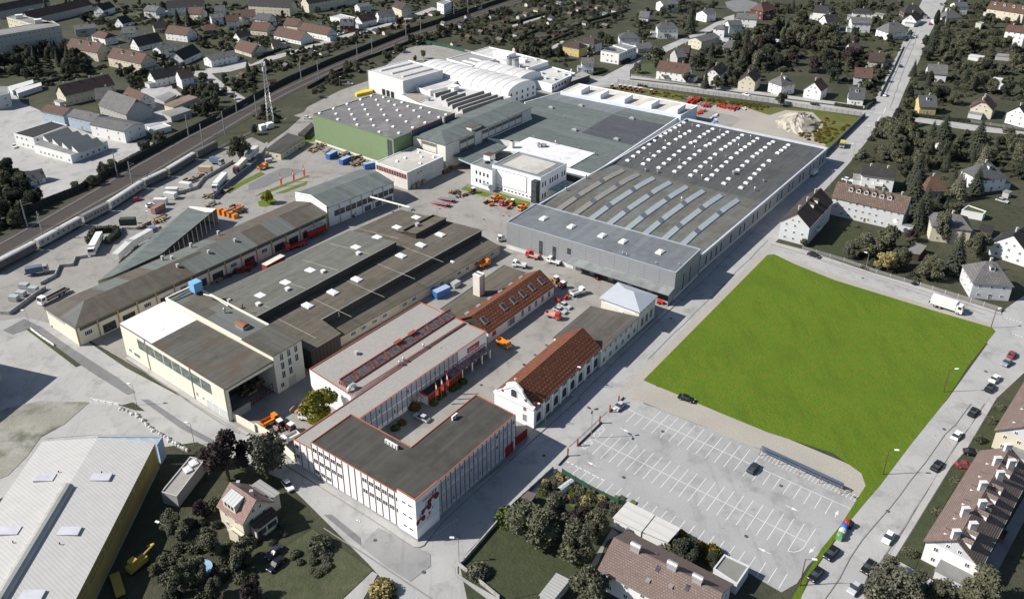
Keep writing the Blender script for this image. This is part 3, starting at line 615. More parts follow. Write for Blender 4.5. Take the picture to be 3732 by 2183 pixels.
def lettering(parent,txt,o,ex,size,mat,name='lettering',d=.03,up=Vector((0,0,1))):
 """flat letters standing on the wall: o world origin of the baseline, ex = unit vector along the text"""
 cu=bpy.data.curves.new('t','FONT');cu.body=txt;cu.size=size;cu.extrude=.01;tmp=bpy.data.objects.new('t',cu)
 dg=bpy.context.evaluated_depsgraph_get();COL.objects.link(tmp);dg.update()
 me=bpy.data.meshes.new_from_object(tmp.evaluated_get(bpy.context.evaluated_depsgraph_get()));bpy.data.objects.remove(tmp);bpy.data.curves.remove(cu)
 nz=ex.cross(up);me.transform(Matrix(((ex.x,up.x,nz.x,0),(ex.y,up.y,nz.y,0),(ex.z,up.z,nz.z,0),(0,0,0,1))))
 me.materials.clear();me.materials.append(mat);q_=bpy.data.objects.new(name,me);COL.objects.link(q_)
 bs=BASE[parent.name];q_.parent=parent;BASE[q_.name]=bs;oo=Vector(o)+nz*d;q_.location=(oo.x-bs[0],oo.y-bs[1],oo.z-bs[2]);return q_
lettering(mur,'REFORM',on(2.3,10.05,.04),e,1.0,M('mural_red'))
x=MB();x.face([on(6.5,10.2,.045),on(6.75,10.2,.045),on(7.1,10.7,.045),on(6.85,10.7,.045)],0);x.face([on(6.75,10.75,.045),on(7.2,10.75,.045),on(7.2,10.95,.045),on(6.75,10.95,.045)],0);x.build('emblem',[M('mural_red')],mur)
q=[P('i1',195,285,8),P('j3',2030,240,8),P('j3',2268,335,8),P('i1',410,405,8)]
q=[V2(p)for p in q];e=(q[2]-q[3]).normalized()
lk,lq=flatb('link_building','long two storey wing with pale gravel roof edged in orange behind the office','office wing',q,8.0,wh,f_grav,.24,orange,.2)
ec=edge(lq,mid(q[2],q[3]));el=edge(lq,mid(q[0],q[3]))
mulls(lk,*el,3,.5,7.75,rust_m);mulls(lk,*ec,21,.5,7.75,rust_m,t0=.2,t1=.80)
for z in(2.4,5.6):wins(lk,*el,(z,),3,1.4,1.4,frw,pane,1,split=True,skip={(0,1),(0,2)})
for z in(2.0,5.2):band(lk,*ec,z-.5,z+1.9,paneb,.03,'blue_panel',.2,.80);band(lk,*ec,z+2.1,z+2.25,frd,.06,'joint_line',.2,.8)
wins(lk,*ec,(1.8,5.2),20,1.0,1.6,frw,pane,0,m0=16,m1=15,split=True,skip={(r_,i)for r_ in range(2)for i in range(20)if(i*5+r_*3)%6})
ss=V2(q[2])-e*9.0;o_=Vector((e.y,-e.x,0))
sg=root('sign_board','red sign board with white lettering high on the white wing wall','sign',(ss.x+o_.x*.1,ss.y+o_.y*.1,4.6))
def on(u,z,d=.1):p=ss+e*u+o_*d;return(p.x,p.y,z)
x=MB();x.prism(ccw([Vector(on(0,0,.03)),Vector(on(5.4,0,.03)),Vector(on(5.4,0,.12)),Vector(on(0,0,.12))]),4.8,6.5,0);x.build('board',red,sg)
lettering(sg,'REFORM',on(.35,5.25,.13),e,.95,wh,d=.012)
x=MB();x.face([on(4.55,5.3,.14),on(4.75,5.3,.14),on(5.05,5.8,.14),on(4.85,5.8,.14)],0);x.build('emblem',[wh],sg)
cn=root('entrance_canopy','red steel lattice canopy over the doors below the sign board','canopy',(*(V2(q[2])-e*6)[:2],0))
x=MB();s0=V2(q[2])-e*19
def on(u,z,d):p=s0+e*u+o_*d;return Vector((p.x,p.y,z))
for k in range(13):
 u=k*1.5;x.tube(on(u,4.3,.1),on(u,3.1,2.4),.05,.05,4);x.tube(on(u,4.3,.1),on(u,3.1,.1),.05,.05,4);x.tube(on(u,3.1,.1),on(u,3.1,2.4),.04,.04,4)
 if k<12:x.tube(on(u,4.3,.1),on(u+1.5,3.1,.1),.04,.04,4);x.tube(on(u,3.1,2.4),on(u+1.5,3.1,.1),.03,.03,4)
for z,d in((4.3,.1),(3.1,.1),(3.1,2.4)):x.tube(on(0,z,d),on(18,z,d),.07,.07,4)
x.build('lattice',red,cn)
x=MB();x.face([on(0,3.16,.1),on(18,3.16,.1),on(18,3.16,2.4),on(0,3.16,2.4)]);x.build('glazing',M('canopy_glass',(.22,.2,.24),'glass',rough=.15),cn)
for u in(.5,5,9.5,14,17.8):
 x=MB();p=on(u,0,2.2);x.box((p.x,p.y,0),.35,.35,3.1,RA);x.build('post',wh,cn)
wins(cn,on(18,0,.12)-o_*.1,on(0,0,.12)-o_*.1,(.05,),0,1,1,frb,pane)
for u in(2.7,7.2,11.8,16):p=on(u,.1,0);win(lk,p,math.atan2(e.y,e.x)+math.pi,3.6,2.8,frb,pane,3,name='glass_door')
p0=V2(P('j3',1605,1185));pw=[p0,p0+AD*14.5,p0+AD*14.5-BD*3.6,p0-BD*3.6]
po,pq=flatb('entrance_porch','low porch with red framed glazing and a planted roof against the wing','porch',pw,3.3,wh,M('planter_soil',(.05,.045,.03),'gravel'),.35,orange,.3)
ed=edge(pq,mid(pw[0],pw[1]));mulls(po,*ed,14,.2,3.1,orange,.14,.1);band(po,*ed,.3,3.0,M('porch_glass',(.12,.03,.025),'glass',rough=.15),.02,'glazing')
x=MB();x.bar((*(p0-BD*3.3)[:2],3.1),(*(p0)[:2],3.1),.2,.5);
for k in range(5):c=p0-AD*(.6+k*.95);x.tube((c.x-BD.x*3.4,c.y-BD.y*3.4,3.9),(c.x,c.y,3.3),.05,.05,4);x.tube((c.x-BD.x*3.4,c.y-BD.y*3.4,3.2),(c.x,c.y,3.3),.05,.05,4)
x.build('canopy_lattice',red,po)
q=[P('j3',243,775,8.2),P('j3',1512,10,8.2),P('j3',2030,240,8.2),P('j3',720,1080,8.2)]
sh,sq=flatb('showroom_hall','white hall with pale gravel roof edged in orange and a glazed roof strip','hall',[V2(p)+(BD*-.3 if i>1 else Vector())for i,p in enumerate(q)],8.5,wh,f_grav,.24,orange,.2)
s0,s1=V2(P('j3',590,895,9.6)),V2(P('j3',1845,95,9.6));s1=s1-AD*0;L=(s1-s0).length;e=(s1-s0).normalized();f=Vector((e.y,-e.x,0))
mon=MB();fr=MB();wd=2.6;H0,H1=8.2,9.9
A_,B__=s0,s1
mon.face([(*A_[:2],H1),(*B__[:2],H1),(*(B__+f*wd)[:2],H0+.5),(*(A_+f*wd)[:2],H0+.5)])
mon.face([(*(A_-f*.6)[:2],H0),(*(B__-f*.6)[:2],H0),(*B__[:2],H1),(*A_[:2],H1)],1)
mon.face([(*(A_+f*wd)[:2],H0),(*(B__+f*wd)[:2],H0),(*(B__+f*wd)[:2],H0+.5),(*(A_+f*wd)[:2],H0+.5)],1)
for X in(A_,B__):mon.face([(*(X-f*.6)[:2],H0),(*X[:2],H1),(*(X+f*wd)[:2],H0+.5),(*(X+f*wd)[:2],H0)],1)
g=mon.build('roof_light',[M('roof_glass',(.10,.115,.125),'glass',rough=.2),orange],sh)
for k in range(47):
 c=s0+e*(L*k/46);wde=.5 if k%6==5 else .1
 fr.bar((*c[:2],H1+.01),(*(c+f*wd)[:2],H0+.51),wde,.07 if wde<.2 else .16)
fr.bar((*s0[:2],H1),(*s1[:2],H1),.3,.12);fr.bar((*(s0+f*wd)[:2],H0+.45),(*(s1+f*wd)[:2],H0+.45),.2,.12)
for k in(3,4):c=s0+e*(L*(k*6+5)/46);fr.bar((*(c-e*1.4)[:2],H1+.1),(*(c+e*1.4)[:2],H1+.1),1.2,.25)
fr.build('glazing_bars',M('red_brown_bars',(.25,.06,.035)),g)
x=MB();c0=s0-e*.05;
for k in range(4):c=c0+f*(wd*k/3-.3);x.bar((*c[:2],.5),(*(c+Vector((.01,0,0)))[:2],.5),.3,8.6)
for z in(2,4,6,8):x.bar((*(c0-f*.4)[:2],z),(*(c0+f*wd)[:2],z),.2,.15)
x.build('end_glazing_frame',orange,sh)
win(sh,(*(c0+f*.9-e*.02)[:2],.8),math.atan2(-f.y,-f.x)+math.pi*0+math.pi,2.4,7.2,frb,pane,2,name='end_glazing')
x=MB();c=V2(P('j3',690,1040,8));pts=[(c.x,c.y,4.0),(c.x,c.y,9.0),(c.x+AD.x*.6,c.y+AD.y*.6,9.6),(c.x+AD.x*2.2,c.y+AD.y*2.2,9.6),(c.x+AD.x*2.4,c.y+AD.y*2.4,8.4)]
for p,r_ in zip(pts,pts[1:]):x.tube(p,r_,.55,.55,10)
x.build('air_duct',M('duct_steel',(.55,.56,.57),metal=.3,rough=.4),sh)
def vent(parent,t,px,py,z,h=1.0,r=.3,m=None,kind='cowl'):
 p=P(t,px,py,z);x=MB()
 if kind=='cowl':x.lathe(p,[(r*.6,-.2),(r*.6,h*.6),(r,h*.6),(r,h*.85),(r*.3,h),(0,h)],9)
 else:x.box((p.x,p.y,z-.2),r*2,r*2,h+.2,RA);x.box((p.x,p.y,z+h+.003),r*2.5,r*2.5,.12,RA)
 return x.build('roof_vent',m or rail_m,parent)
for p in((1548,520),(1320,675),(1275,715)):vent(sh,'j3',*p,8.2,1.3,.35)
vent(sh,'j3',783,600,8.2,1.0,.45,conc,'box');vent(sh,'j3',745,970,8.2,.9,.25);vent(lk,'j3',1740,530,7.7,.6,.15)
q=[P('i5',230,350,11),P('i5',1255,985,11),P('i5',1725,715,11),P('i5',670,140,11)];q=[V2(p)for p in q]
fh=root('front_hall','cream hall at the street with roof half white membrane and half rusty brown','hall',cen(q))
cq=ccw(q);L=(q[1]-q[0]).length;e=(q[1]-q[0]).normalized();f=(q[3]-q[0]).normalized();Wd=(q[3]-q[0]).length
x=MB()
for a,b in((q[0],q[1]),(q[3],q[0])):x.face([(*a[:2],0),(*b[:2],0),(*b[:2],11),(*a[:2],11)]);
x.face([(*(q[1])[:2],0),(*(q[1]+f*1.0)[:2],0),(*(q[1]+f*1.0)[:2],11),(*q[1][:2],11)])
x.face([(*q[3][:2],0),(*q[2][:2],0),(*q[2][:2],11),(*q[3][:2],11)])
x.face([(*(q[1]+f*1)[:2],9.6),(*q[2][:2],9.6),(*q[2][:2],11),(*(q[1]+f*1)[:2],11)])
x.face([(*(q[1]-e*14)[:2],0),(*(q[2]-e*14)[:2],0),(*(q[2]-e*14)[:2],11),(*(q[1]-e*14)[:2],11)],1)
x.build('wall',[cream,M('shaded_inside',(.10,.085,.075))],fh)  # inner wall coloured dark like the shade inside the open front
x=MB();m_=L*.33
x.face([(*(q[0]+e*m_)[:2],11.06),(*(q[1]+e*.3)[:2],11.06),(*(q[2]+e*.3)[:2],11.3),(*(q[3]+e*m_)[:2],11.3)]);x.build('roof',f_rust,fh,e)
x=MB();x.face([(*(q[0]-e*.2)[:2],11.08),(*(q[0]+e*(m_+.1))[:2],11.08),(*(q[3]+e*(m_+.1))[:2],11.32),(*(q[3]-e*.2)[:2],11.32)]);x.build('white_roof',membrane,fh)
x=MB();x.bar((*(q[0]-e*.2-f*.1)[:2],10.9),(*(q[1]+e*.3-f*.1)[:2],10.9),.25,.2);x.bar((*(q[1]+e*.25)[:2],10.75),(*(q[2]+e*.25)[:2],10.9),.3,.32);x.build('roof_edge',M('dark_trim',(.10,.09,.08)),fh)
ea=(q[0],q[1])
gg=M('green_glass',(.10,.13,.115),'glass',rough=.3);y=ea
band(fh,*ea,6.0,9.4,gg,.05,'window_band',.17,.87)
for t in(.257,.345,.43,.515,.60,.69,.78):mulls(fh,q[0]+e*(L*t),q[0]+e*(L*t+.01),0,6.0,9.4,greyw,.25,.1)if False else band(fh,*ea,6.0,9.4,greyw,.09,'window_mullion',t-.003,t+.003)
for t in(.255,.69,.995):band(fh,*ea,.2,10.9,M('downpipe_grey',(.25,.24,.22)),.16,'downpipe',t-.0025,t+.0025)
for t,w_,h_,z in((.06,1.6,1.3,2.2),(.13,3.2,1.5,1.8),(.72,1.0,1.6,1.8),(.775,.9,1.3,1.8)):p=q[0]+e*L*t;win(fh,(*p[:2],z),math.atan2(e.y,e.x)+math.pi,w_,h_,frw,gg,2 if w_>2 else 1)
for t,w_ in((.825,2.4),(.88,2.4),(.925,1.0),(.965,3.0)):p=q[0]+e*L*t;win(fh,(*p[:2],.05),math.atan2(e.y,e.x)+math.pi,w_,3.2,frw,M('grey_door',(.5,.52,.53)),0,name='door')
x=MB();x.bar((*(q[1]+f*1)[:2],0),(*(q[1]+f*7)[:2],0),.3,2.6);x.build('low_wall',conc,fh)
x=MB()
for k in range(9):c=q[1]-e*1.0+f*(6.5+k*1.15);x.bar((*c[:2],0),(*(c+f*.08)[:2],0),.08,3.0)
for z in(.5,1.6,2.9):x.bar((*(q[1]-e*1+f*6.5)[:2],z),(*(q[1]-e*1+f*15.9)[:2],z),.07,.1)
x.build('gate_fence',M('dark_red_steel',(.12,.015,.015)),fh)
q=[V2(P('i5',1725,655,13.2))];q+=[q[0]+AD*10.2,q[0]+AD*10.2-BD*13,q[0]-BD*13]
st,sq2=flatb('stair_block','tall cream stair block with rows of narrow windows beside the front hall','stair block',q,13.2,cream,f_rust,0,None,over=.5)
e1=edge(sq2,mid(q[0],q[1]));wins(st,*e1,(3.9,6.9,9.9),3,1.3,2.5,frw,pane,1,m0=1.5,m1=1,split=True,skip={(0,2)});wins(st,*e1,(1.2,),1,1.3,1.7,frw,pane,1,m0=1,m1=7.4);band(st,*e1,0,3.0,greyw,.08,'door',.42,.66)
q2=[q[0]-BD*13.01,q[0]-BD*13.01+AD*10.2,q[0]-BD*52.5+AD*10.2,q[0]-BD*52.5]
mb_,mq=flatb('upper_workshop','workshop strip with patched brown and grey felt roof behind a cream parapet','workshop',q2,12.6,cream,f_mix,.5,cream,.4)
x=MB();c=V2(P('i5',1430,365,12.6));
for k in range(6):
 a0,a1=math.pi*k/6,math.pi*(k+1)/6;s=BD*3.2;w_=1.3
 P0=[(c+s*sg_*.6+AD*(-w_*math.cos(t)))for sg_ in(-1,1)for t in(a0,a1)]
 x.face([(*P0[0][:2],12.9+math.sin(a0)*.8),(*P0[2][:2],12.9+math.sin(a0)*.8),(*P0[3][:2],12.9+math.sin(a1)*.8),(*P0[1][:2],12.9+math.sin(a1)*.8)])
x.box((c.x,c.y,12.1),2.5,3.9,.85,RA,1);x.build('barrel_vent',[M('rusty_sheet',(.22,.10,.06),stain=(.3,.2,.12)),rail_m],mb_)
vent(mb_,'i5',1258,240,12.2,1.8,.45);vent(mb_,'i5',1430,190,12.2,1.3,.3,M('rusty_sheet'));vent(mb_,'i5',1300,135,12.1,.9,.4,conc,'box')
t=root('dust_filter','bright blue dust filter box on legs at the back of the patched roof','filter unit',P('i5',985,60,12.1))
x=MB();c=P('i5',985,45,12.1);x.box((c.x,c.y,13.0),3.0,3.0,3.2,RA);x.build('housing',M('filter_blue',(.20,.42,.68),var=.1,rough=.5),t)
x=MB()
for sx in(-1.3,1.3):
 for sy in(-1.3,1.3):p=c+AD*sx+BD*sy;x.tube((p.x,p.y,12.0),(p.x,p.y,13.0),.1,.1,5)
x.build('stand',rail_m,t)
for k in range(4):
 x=MB();p=V2(c)-BD*1.5+AD*(-1.2+k*.8);r_=p-AD*7;x.tube((p.x,p.y,13.2),(r_.x,r_.y,12.6),.22,.22,7);x.build('pipe',rail_m,t)
x=MB();pts=[P('i5',1050,60,14),P('i5',1150,85,14),P('i5',1290,175,13)]
for p,r_ in zip(pts,pts[1:]):x.tube(p,r_,.22,.22,8)
x.build('duct',M('pale_duct',(.72,.68,.58)),t)
h1a,h1b=V2(P('i5',1590,265,10.4)),V2(P('B2',1035,310,10.4));s2a,s2b=V2(P('B2',480,885,7.6)),V2(P('B2',1665,225,7.6));lwa,lwb=V2(P('B2',620,1010,3.4)),V2(P('B2',1795,345,3.4))
farl=V2(P('B2',1065,75,7.6));near2=V2(P('B2',620,985,7.6))
mh_=root('middle_hall','large hall with stepped brown and grey felt roofs and dark clad steps','hall',cen([h1a,h1b,s2a,s2b]))
h0=h1a-BD*34
farr=s2b
x=MB();q=[near2,near2-AD*11.5,near2-AD*11.5-BD*14,h1a-AD*4-BD*4,h1a-AD*4-BD*27,farl,farr,s2a];q=ccw(q)
x.prism(q,0,7.45,0,None,False);x.build('wall',M('dark_boards',(.06,.05,.042),'seam',bw=1.4,c2=(.03,.026,.022)),mh_)
x=MB();x.prism(inset(q,-.25),7.4,7.6,0);x.build('lower_roof',f_brown,mh_)
l1a,l1b=h1a-BD*26+AD*0,V2(P('B2',870,265,8.3))
x=MB();up=[h1a-AD*1,h1b,V2((h1b-BD*24)),h1a-BD*27-AD*1]
x.face([(*up[0][:2],10.4),(*up[1][:2],10.4),(*up[2][:2],7.75),(*up[3][:2],7.75)]);x.build('upper_roof',f_teal if False else M('felt_olive_grey',(.125,.125,.108),'felt',c2=(.105,.105,.092),bw=12,bh=1.05),mh_)
x=MB();x.face([(*up[0][:2],7.5),(*up[1][:2],7.5),(*up[1][:2],10.35),(*up[0][:2],10.35)]);x.face([(*up[1][:2],7.5),(*up[2][:2],7.5),(*up[2][:2],7.7),(*up[1][:2],10.35)]);x.build('upper_step',timber,mh_)
x=MB();x.bar((*up[0][:2],10.38),(*up[1][:2],10.38),.3,.08);x.bar((*s2a[:2],7.58),(*s2b[:2],7.58),.3,.08);x.build('eaves_flashing',rail_m,mh_)
c=V2(P('B2',1180,250,9.8));c2_=V2(P('B2',1392,130,9.8));L=(c2_-c).length;q=[c,c+AD*L,c+AD*L-BD*6.5,c-BD*6.5]
x=MB();x.prism(ccw(q),7.5,9.3,0,None,False);x.build('monitor_wall',timber,mh_)
x=MB();qq=[q[0]+BD*.3-AD*.3,q[1]+BD*.3+AD*.3,q[2]+AD*.3-BD*4,q[3]-AD*.3-BD*4];x.face([(*qq[0][:2],9.9),(*qq[1][:2],9.9),(*qq[2][:2],7.7),(*qq[3][:2],7.7)]);x.face([(*q[0][:2],9.3),(*q[1][:2],9.3),(*qq[1][:2],9.88),(*qq[0][:2],9.88)]);x.build('monitor_roof',f_brown2,mh_)
for k in range(6):
 t=(k+.5)/6.2;p0_=up[2]+(up[3]-up[2])*0
for px,py in((25,710),(218,612),(400,522),(738,352),(895,278),(1183,132)):pass
hz=lambda p:max(7.6,10.4-2.65*(h1a-V2(p)).dot(BD)/24)
def onup(px,py):
 z=9.0
 for _ in range(4):z=hz(P('B2',px,py,z))
 return P('B2',px,py,z)
skylights(mh_,[onup(*p)for p in((32,708),(218,612),(400,522),(738,352),(895,278))]+[P('B2',1183,132,7.6),P('B2',1040,205,7.6)],2.6,3.2,RA,acryl,curb_w,.4)
skylights(mh_,[P('B2',*p,7.6)for p in((380,785),(567,688),(743,592),(1070,418),(1217,338),(1360,262))],2.4,3.6,RA,acryl,curb_w,.8)
for p in((18,780),(234,668),(496,538),(755,405)):vent(mh_,'B2',*p,onup(*p).z,.8,.6,M('upstand_white'),'box')
vent(mh_,'B2',1190,190,9.2,.8,.6,conc,'box');vent(mh_,'B2',1142,80,7.7,1.0,.8,rail_m,'box');vent(mh_,'B2',613,860,7.6,1.6,.12)
x=MB()
for k in range(5):p=h1a+(h1b-h1a)*(.08+.24*k);a_,b_=p+BD*1,p+BD*20;x.bar((*a_[:2],7.62),(*b_[:2],7.62),.12,.05);a_,b_=p-BD*1,p-BD*22;x.bar((*a_[:2],10.3),(*b_[:2],8.0),.12,.05)
x.build('roof_cable',M('cable_pale',(.4,.38,.33)),mh_)
q=[lwa,lwb,lwb-BD*8,lwa-BD*8];q=[lwa,lwb,V2(s2b)+BD*.05,V2(s2a)+BD*.05]
sa=root('side_aisle','long low cream aisle with dark felt roof and white windows along the middle hall','workshop',cen(q));aq=ccw(q);x=MB();x.prism(aq,0,3.4,0,None,False);x.build('wall',M('dirty_cream',(.55,.48,.37),var=.12),sa)
x=MB();qe=[q[0]+BD*.35-AD*.3,q[1]+BD*.35+AD*.3,q[2]+AD*.3,q[3]-AD*.3];x.face([(*p[:2],(3.5,3.5,5.0,5.0)[i])for i,p in enumerate(qe)]);x.face([(*p[:2],(3.3,3.3,4.8,4.8)[i])for i,p in enumerate(qe)]);x.face([(*qe[0][:2],3.3),(*qe[1][:2],3.3),(*qe[1][:2],3.5),(*qe[0][:2],3.5)]);x.face([(*qe[0][:2],3.3),(*qe[3][:2],4.8),(*qe[3][:2],5),(*qe[0][:2],3.5)]);x.build('roof',f_brown,sa)
e1=edge(aq,mid(lwa,lwb));wins(sa,*e1,(1.1,),16,2.2,1.5,frw,pane,3,m0=3,m1=2,split=True,skip={(0,4),(0,7),(0,10)})
mulls(sa,*e1,9,0,3.3,M('dirty_cream'),.3,.1,name='pilaster')
skylights(sa,[P('B2',*p,4.1)for p in((1657,323),(1445,460))],1.2,2.0,RA,acryl,curb_w,.5)
q=[P('j4',0,520,3.5),P('j4',700,40,3.5),P('j4',955,125,3.5),P('j4',225,640,3.5)]
lf,_=flatb('boiler_house','low shed with wide dark felt roof around the square chimney','shed',[V2(p)for p in q],3.5,offwh,f_brown,.15,rail_m,.2)
p=P('j4',400,375,0);t=root('square_chimney','square pale rendered chimney stack rising from the low dark roof','chimney',(p.x,p.y,3.2))
c=V2(P('j4',435,175,11.2))-AD*0;x=MB();c=V2(P('j4',437,385,3.6))+AD*1.4-BD*1.4;x.box((c.x,c.y,3.2),2.8,2.8,7.6,RA);x.build('shaft',M('chimney_pink',(.62,.57,.50),var=.08),t)
x=MB();x.box((c.x,c.y,10.8),3.0,3.0,.25,RA);x.build('cap',offwh,t)
for k in range(4):
 x=MB();p=c-BD*(1.0-k*.66);x.box((p.x,p.y,11.06),.4,.5,.15,RA);x.build('flue',dark,t)
x=MB();p=c+BD*1.5+AD*.6
for k in range(15):x.bar((p.x,p.y,3.7+k*.5),(p.x+.5*AD.x,p.y+.5*AD.y,3.7+k*.5),.05,.05)
for d in(0,.5):r_=p+AD*d;x.tube((r_.x,r_.y,3.6),(r_.x,r_.y,11.4),.04,.04,4)
x.build('ladder',yellow_post,t)
A_,B__=P('B1',622,745,8.8),P('j5',2112,312,8.8)
lh,q,lr,ax=gable('long_hall','very long hall with patched brown and grey pitched roof and ochre posts','hall',A_,B__,19.0,6.8,8.9,cream,f_mix,.5,hip=(9.0,0))
e1=max(((q[i],q[(i+1)%4])for i in range(4)),key=lambda e_:((e_[0]+e_[1])/2).dot(BD)if(e_[1]-e_[0]).length>40 else-1e9)
mulls(lh,*e1,15,0,6.7,yellow_post,.45,.16,name='post');band(lh,*e1,4.9,6.1,M('old_window_band',(.13,.12,.105),'seam',bw=.5,c2=(.05,.05,.05)),.06,'window_band',.01,.995)
wins(lh,*e1,(.3,),15,4.4,3.0,frb,pane,4,skip={(0,0),(0,3),(0,5),(0,8),(0,10),(0,14)},name='gate');wins(lh,*e1,(2.4,),15,2.6,1.6,frw,pane,3,split=True,skip={(0,i)for i in(1,2,4,6,7,9,11,12,13)})
e2=min(((q[i],q[(i+1)%4])for i in range(4)),key=lambda e_:((e_[0]+e_[1])/2).dot(AD));band(lh,*e2,4.9,6.1,M('pale_window_band',(.42,.42,.38)),.06,'window_band',.05,.62)
for p in((1410,345),(1200,440),(1270,440),(1312,500),(1540,398),(1612,255),(1735,312)):vent(lh,'B1',*p,8.0,1.2,.38,conc,'box')
t=root('open_shed','long open shed with blue-green felt roof and thin posts, joined to the long hall','shed',V2(P('B1',1300,300,0)))
a0,a1,b1,b0=P('B1',722,600,5.2),P('B1',1400,48,5.2),P('B1',1595,66,6.4),P('B1',1190,400,7.0)
c0=P('B1',840,560,7.0)
x=MB();x.face([a0,a1,b1,b0,c0]);x.face([Vector(v)-Vector((0,0,.25))for v in(a0,a1,b1,b0,c0)][::-1]);x.build('roof',f_teal,t,(a1-a0).normalized())
w0,w1=a1,a1+(a0-a1)*.09;w2=b1+(b0-b1)*.09;x=MB();x.face([(*w0[:2],w0.z+.02),(*b1[:2],b1.z+.02),(*w2[:2],w2.z+.02),(*w1[:2],w1.z+.02)]);x.build('roof_end',M('pale_sheet',(.62,.59,.53)),t)
x=MB();x.face([(*a0[:2],0),(*a1[:2],0),(*a1[:2],5.1),(*a0[:2],5.1)]);x.face([(*a1[:2],0),(*b1[:2],0),(*b1[:2],6.2),(*a1[:2],5.1)]);x.build('back_wall',conc,t)
for k in range(13):
 p=V2(b1)+(V2(b0)-V2(b1))*(k/12.5);x=MB();x.box((p.x,p.y,0),.25,.25,6.2,RA);x.build('post',conc,t)
A_,B__=P('j5',2108,262,10.4),P('A2',893,1264,10.4)
w2,q,_,ax=gable('workshop_hall','white workshop hall with grey-green pitched roof next to the long hall','hall',A_,B__,21.0,8.5,10.3,wh,f_teal,.35)
e1=max(((q[i],q[(i+1)%4])for i in range(4)),key=lambda e_:((e_[0]+e_[1])/2).dot(BD)if(e_[1]-e_[0]).length>30 else-1e9)
mulls(w2,*e1,6,0,8.3,M('grey_ochre_post',(.40,.35,.25)),.4,.14,name='post');wins(w2,*e1,(3.6,),12,2.4,2.3,frd,pane,1,split=True,skip={(0,0)});wins(w2,*e1,(.1,),6,3.6,2.6,frw,pane,4,skip={(0,0),(0,1),(0,2)},name='gate')
e2=min(((q[i],q[(i+1)%4])for i in range(4)),key=lambda e_:((e_[0]+e_[1])/2).dot(AD))
x=MB();a,b=e2;m2=(a+b)/2;x.face([(*a[:2],0),(*b[:2],0),(*b[:2],9.0),(*m2[:2],10.9),(*a[:2],9.0)]);bb=[V2(p)-AD*.35 for p in(a,b,m2)]
x.face([(*bb[0][:2],0),(*bb[1][:2],0),(*bb[1][:2],9.0),(*bb[2][:2],10.9),(*bb[0][:2],9.0)]);x.face([(*a[:2],9),(*m2[:2],10.9),(*bb[2][:2],10.9),(*bb[0][:2],9)]);x.face([(*b[:2],9),(*m2[:2],10.9),(*bb[2][:2],10.9),(*bb[1][:2],9)]);x.build('gable_parapet',wh,w2)
q=[P('i6',145,357,14.4),P('i6',990,85,14.4),P('i6',2055,350,14.4),P('i6',1228,692,14.4)]
gh,gq=flatb('green_hall','tall windowless green clad hall with grey felt roof full of small domes','hall',[V2(p)for p in q],14.4,green_clad,M('felt_warm_grey',(.15,.145,.145),'felt',c2=(.135,.13,.13),bw=14,bh=14,ms=.03,stain=(.22,.21,.20)),.3,M('green_trim',(.13,.19,.10)),.3)
skylights(gh,[P('i6',*p,14.1)for p in((245,352),(432,290),(612,228),(792,168),(935,118),(465,360),(648,298),(826,238),(1006,172),(1102,138),(490,433),(678,367),(858,302),(1036,240),(1176,190),(1350,205),(718,433),(896,369),(1075,304),(1254,240),(1430,258),(1605,279),(750,506),(937,437),(1115,374),(1288,310),(1512,316),(1722,344),(973,516),(1156,448),(1333,383),(1582,398),(1845,405),(1940,370),(1048,602),(1232,531),(1408,464),(1660,477),(1308,617),(1495,543))],1.5,1.5,RA,acryl,curb_w,.7)
e1=edge(gq,mid(q[0],q[3]));win(gh,(*(e1[0]+(e1[1]-e1[0])*.955)[:2],4.5),math.atan2((e1[1]-e1[0]).y,(e1[1]-e1[0]).x)+math.pi,3.4,9,M('green_trim'),pane,1,name='stair_window')
band(gh,*e1,0,.9,offwh,.08,'plinth')
A_,B__=P('j1',868,985,14.6),P('j1',1600,668,14.6)
ts,q,tr,ax=gable('workshop_building','long three storey cream building with grey-green roof and ribbon windows','workshop',V2(P('j1',765,1057,13))+AD*9.5,V2(P('j1',1714,662,13)),20.0,12.7,14.4,offwh,f_teal,.7,hip=(9.5,0))
for e_ in[(q[i],q[(i+1)%4])for i in range(4)]:
 o2=Vector(((e_[1]-e_[0]).y,-(e_[1]-e_[0]).x,0));L=(e_[1]-e_[0]).length
 if o2.dot(BD)>0 and L>40:
  for z in(1.4,5.4,9.6):band(ts,*e_,z,z+1.7,M('ribbon_window',(.10,.095,.09),'seam',bw=.9,c2=(.35,.33,.32)),.06,'window_band',.15,.88)
  mulls(ts,*e_,9,0,12.4,M('mauve_post',(.36,.30,.29)),.45,.14,t0=.15,t1=.88,name='post')
  for t0_,t1_ in((.315,.4),):band(ts,*e_,.5,12.5,offwh,.09,'plain_panel',t0_,t1_)
 elif o2.dot(-AD)>0 and L<40:
  for z in(5.4,9.8):band(ts,*e_,z,z+1.5,M('ribbon_window'),.06,'window_band',.28,.72)
  for t_ in(.27,.73):band(ts,*e_,4,12.4,M('mauve_post'),.12,'post',t_-.012,t_+.012)
c=V2(P('j1',1260,930,13.4));x=MB();x.box((c.x,c.y,12.4),7.5,3.0,2.0,RA);x.box((c.x,c.y,14.42),7.9,3.4,.2,RA,1);x.build('lift_house',[offwh,f_brown],ts)
x=MB();a,b=V2(P('i6',1468,590,15)),V2(P('i6',2055,352,15));x.bar((*a[:2],13),(*b[:2],13),.35,2.4);x.build('fire_wall',M('slate_clad',(.10,.13,.16)),ts)
x=MB();x.bar((*a[:2],15.4),(*b[:2],15.4),.5,.15);x.build('fire_wall_cap',M('rust_cap',(.28,.09,.06)),ts)
x=MB();c=V2(P('j1',935,870,14));x.box((c.x,c.y,13),1.0,1.0,3.4,RA);x.build('chimney',conc,ts)
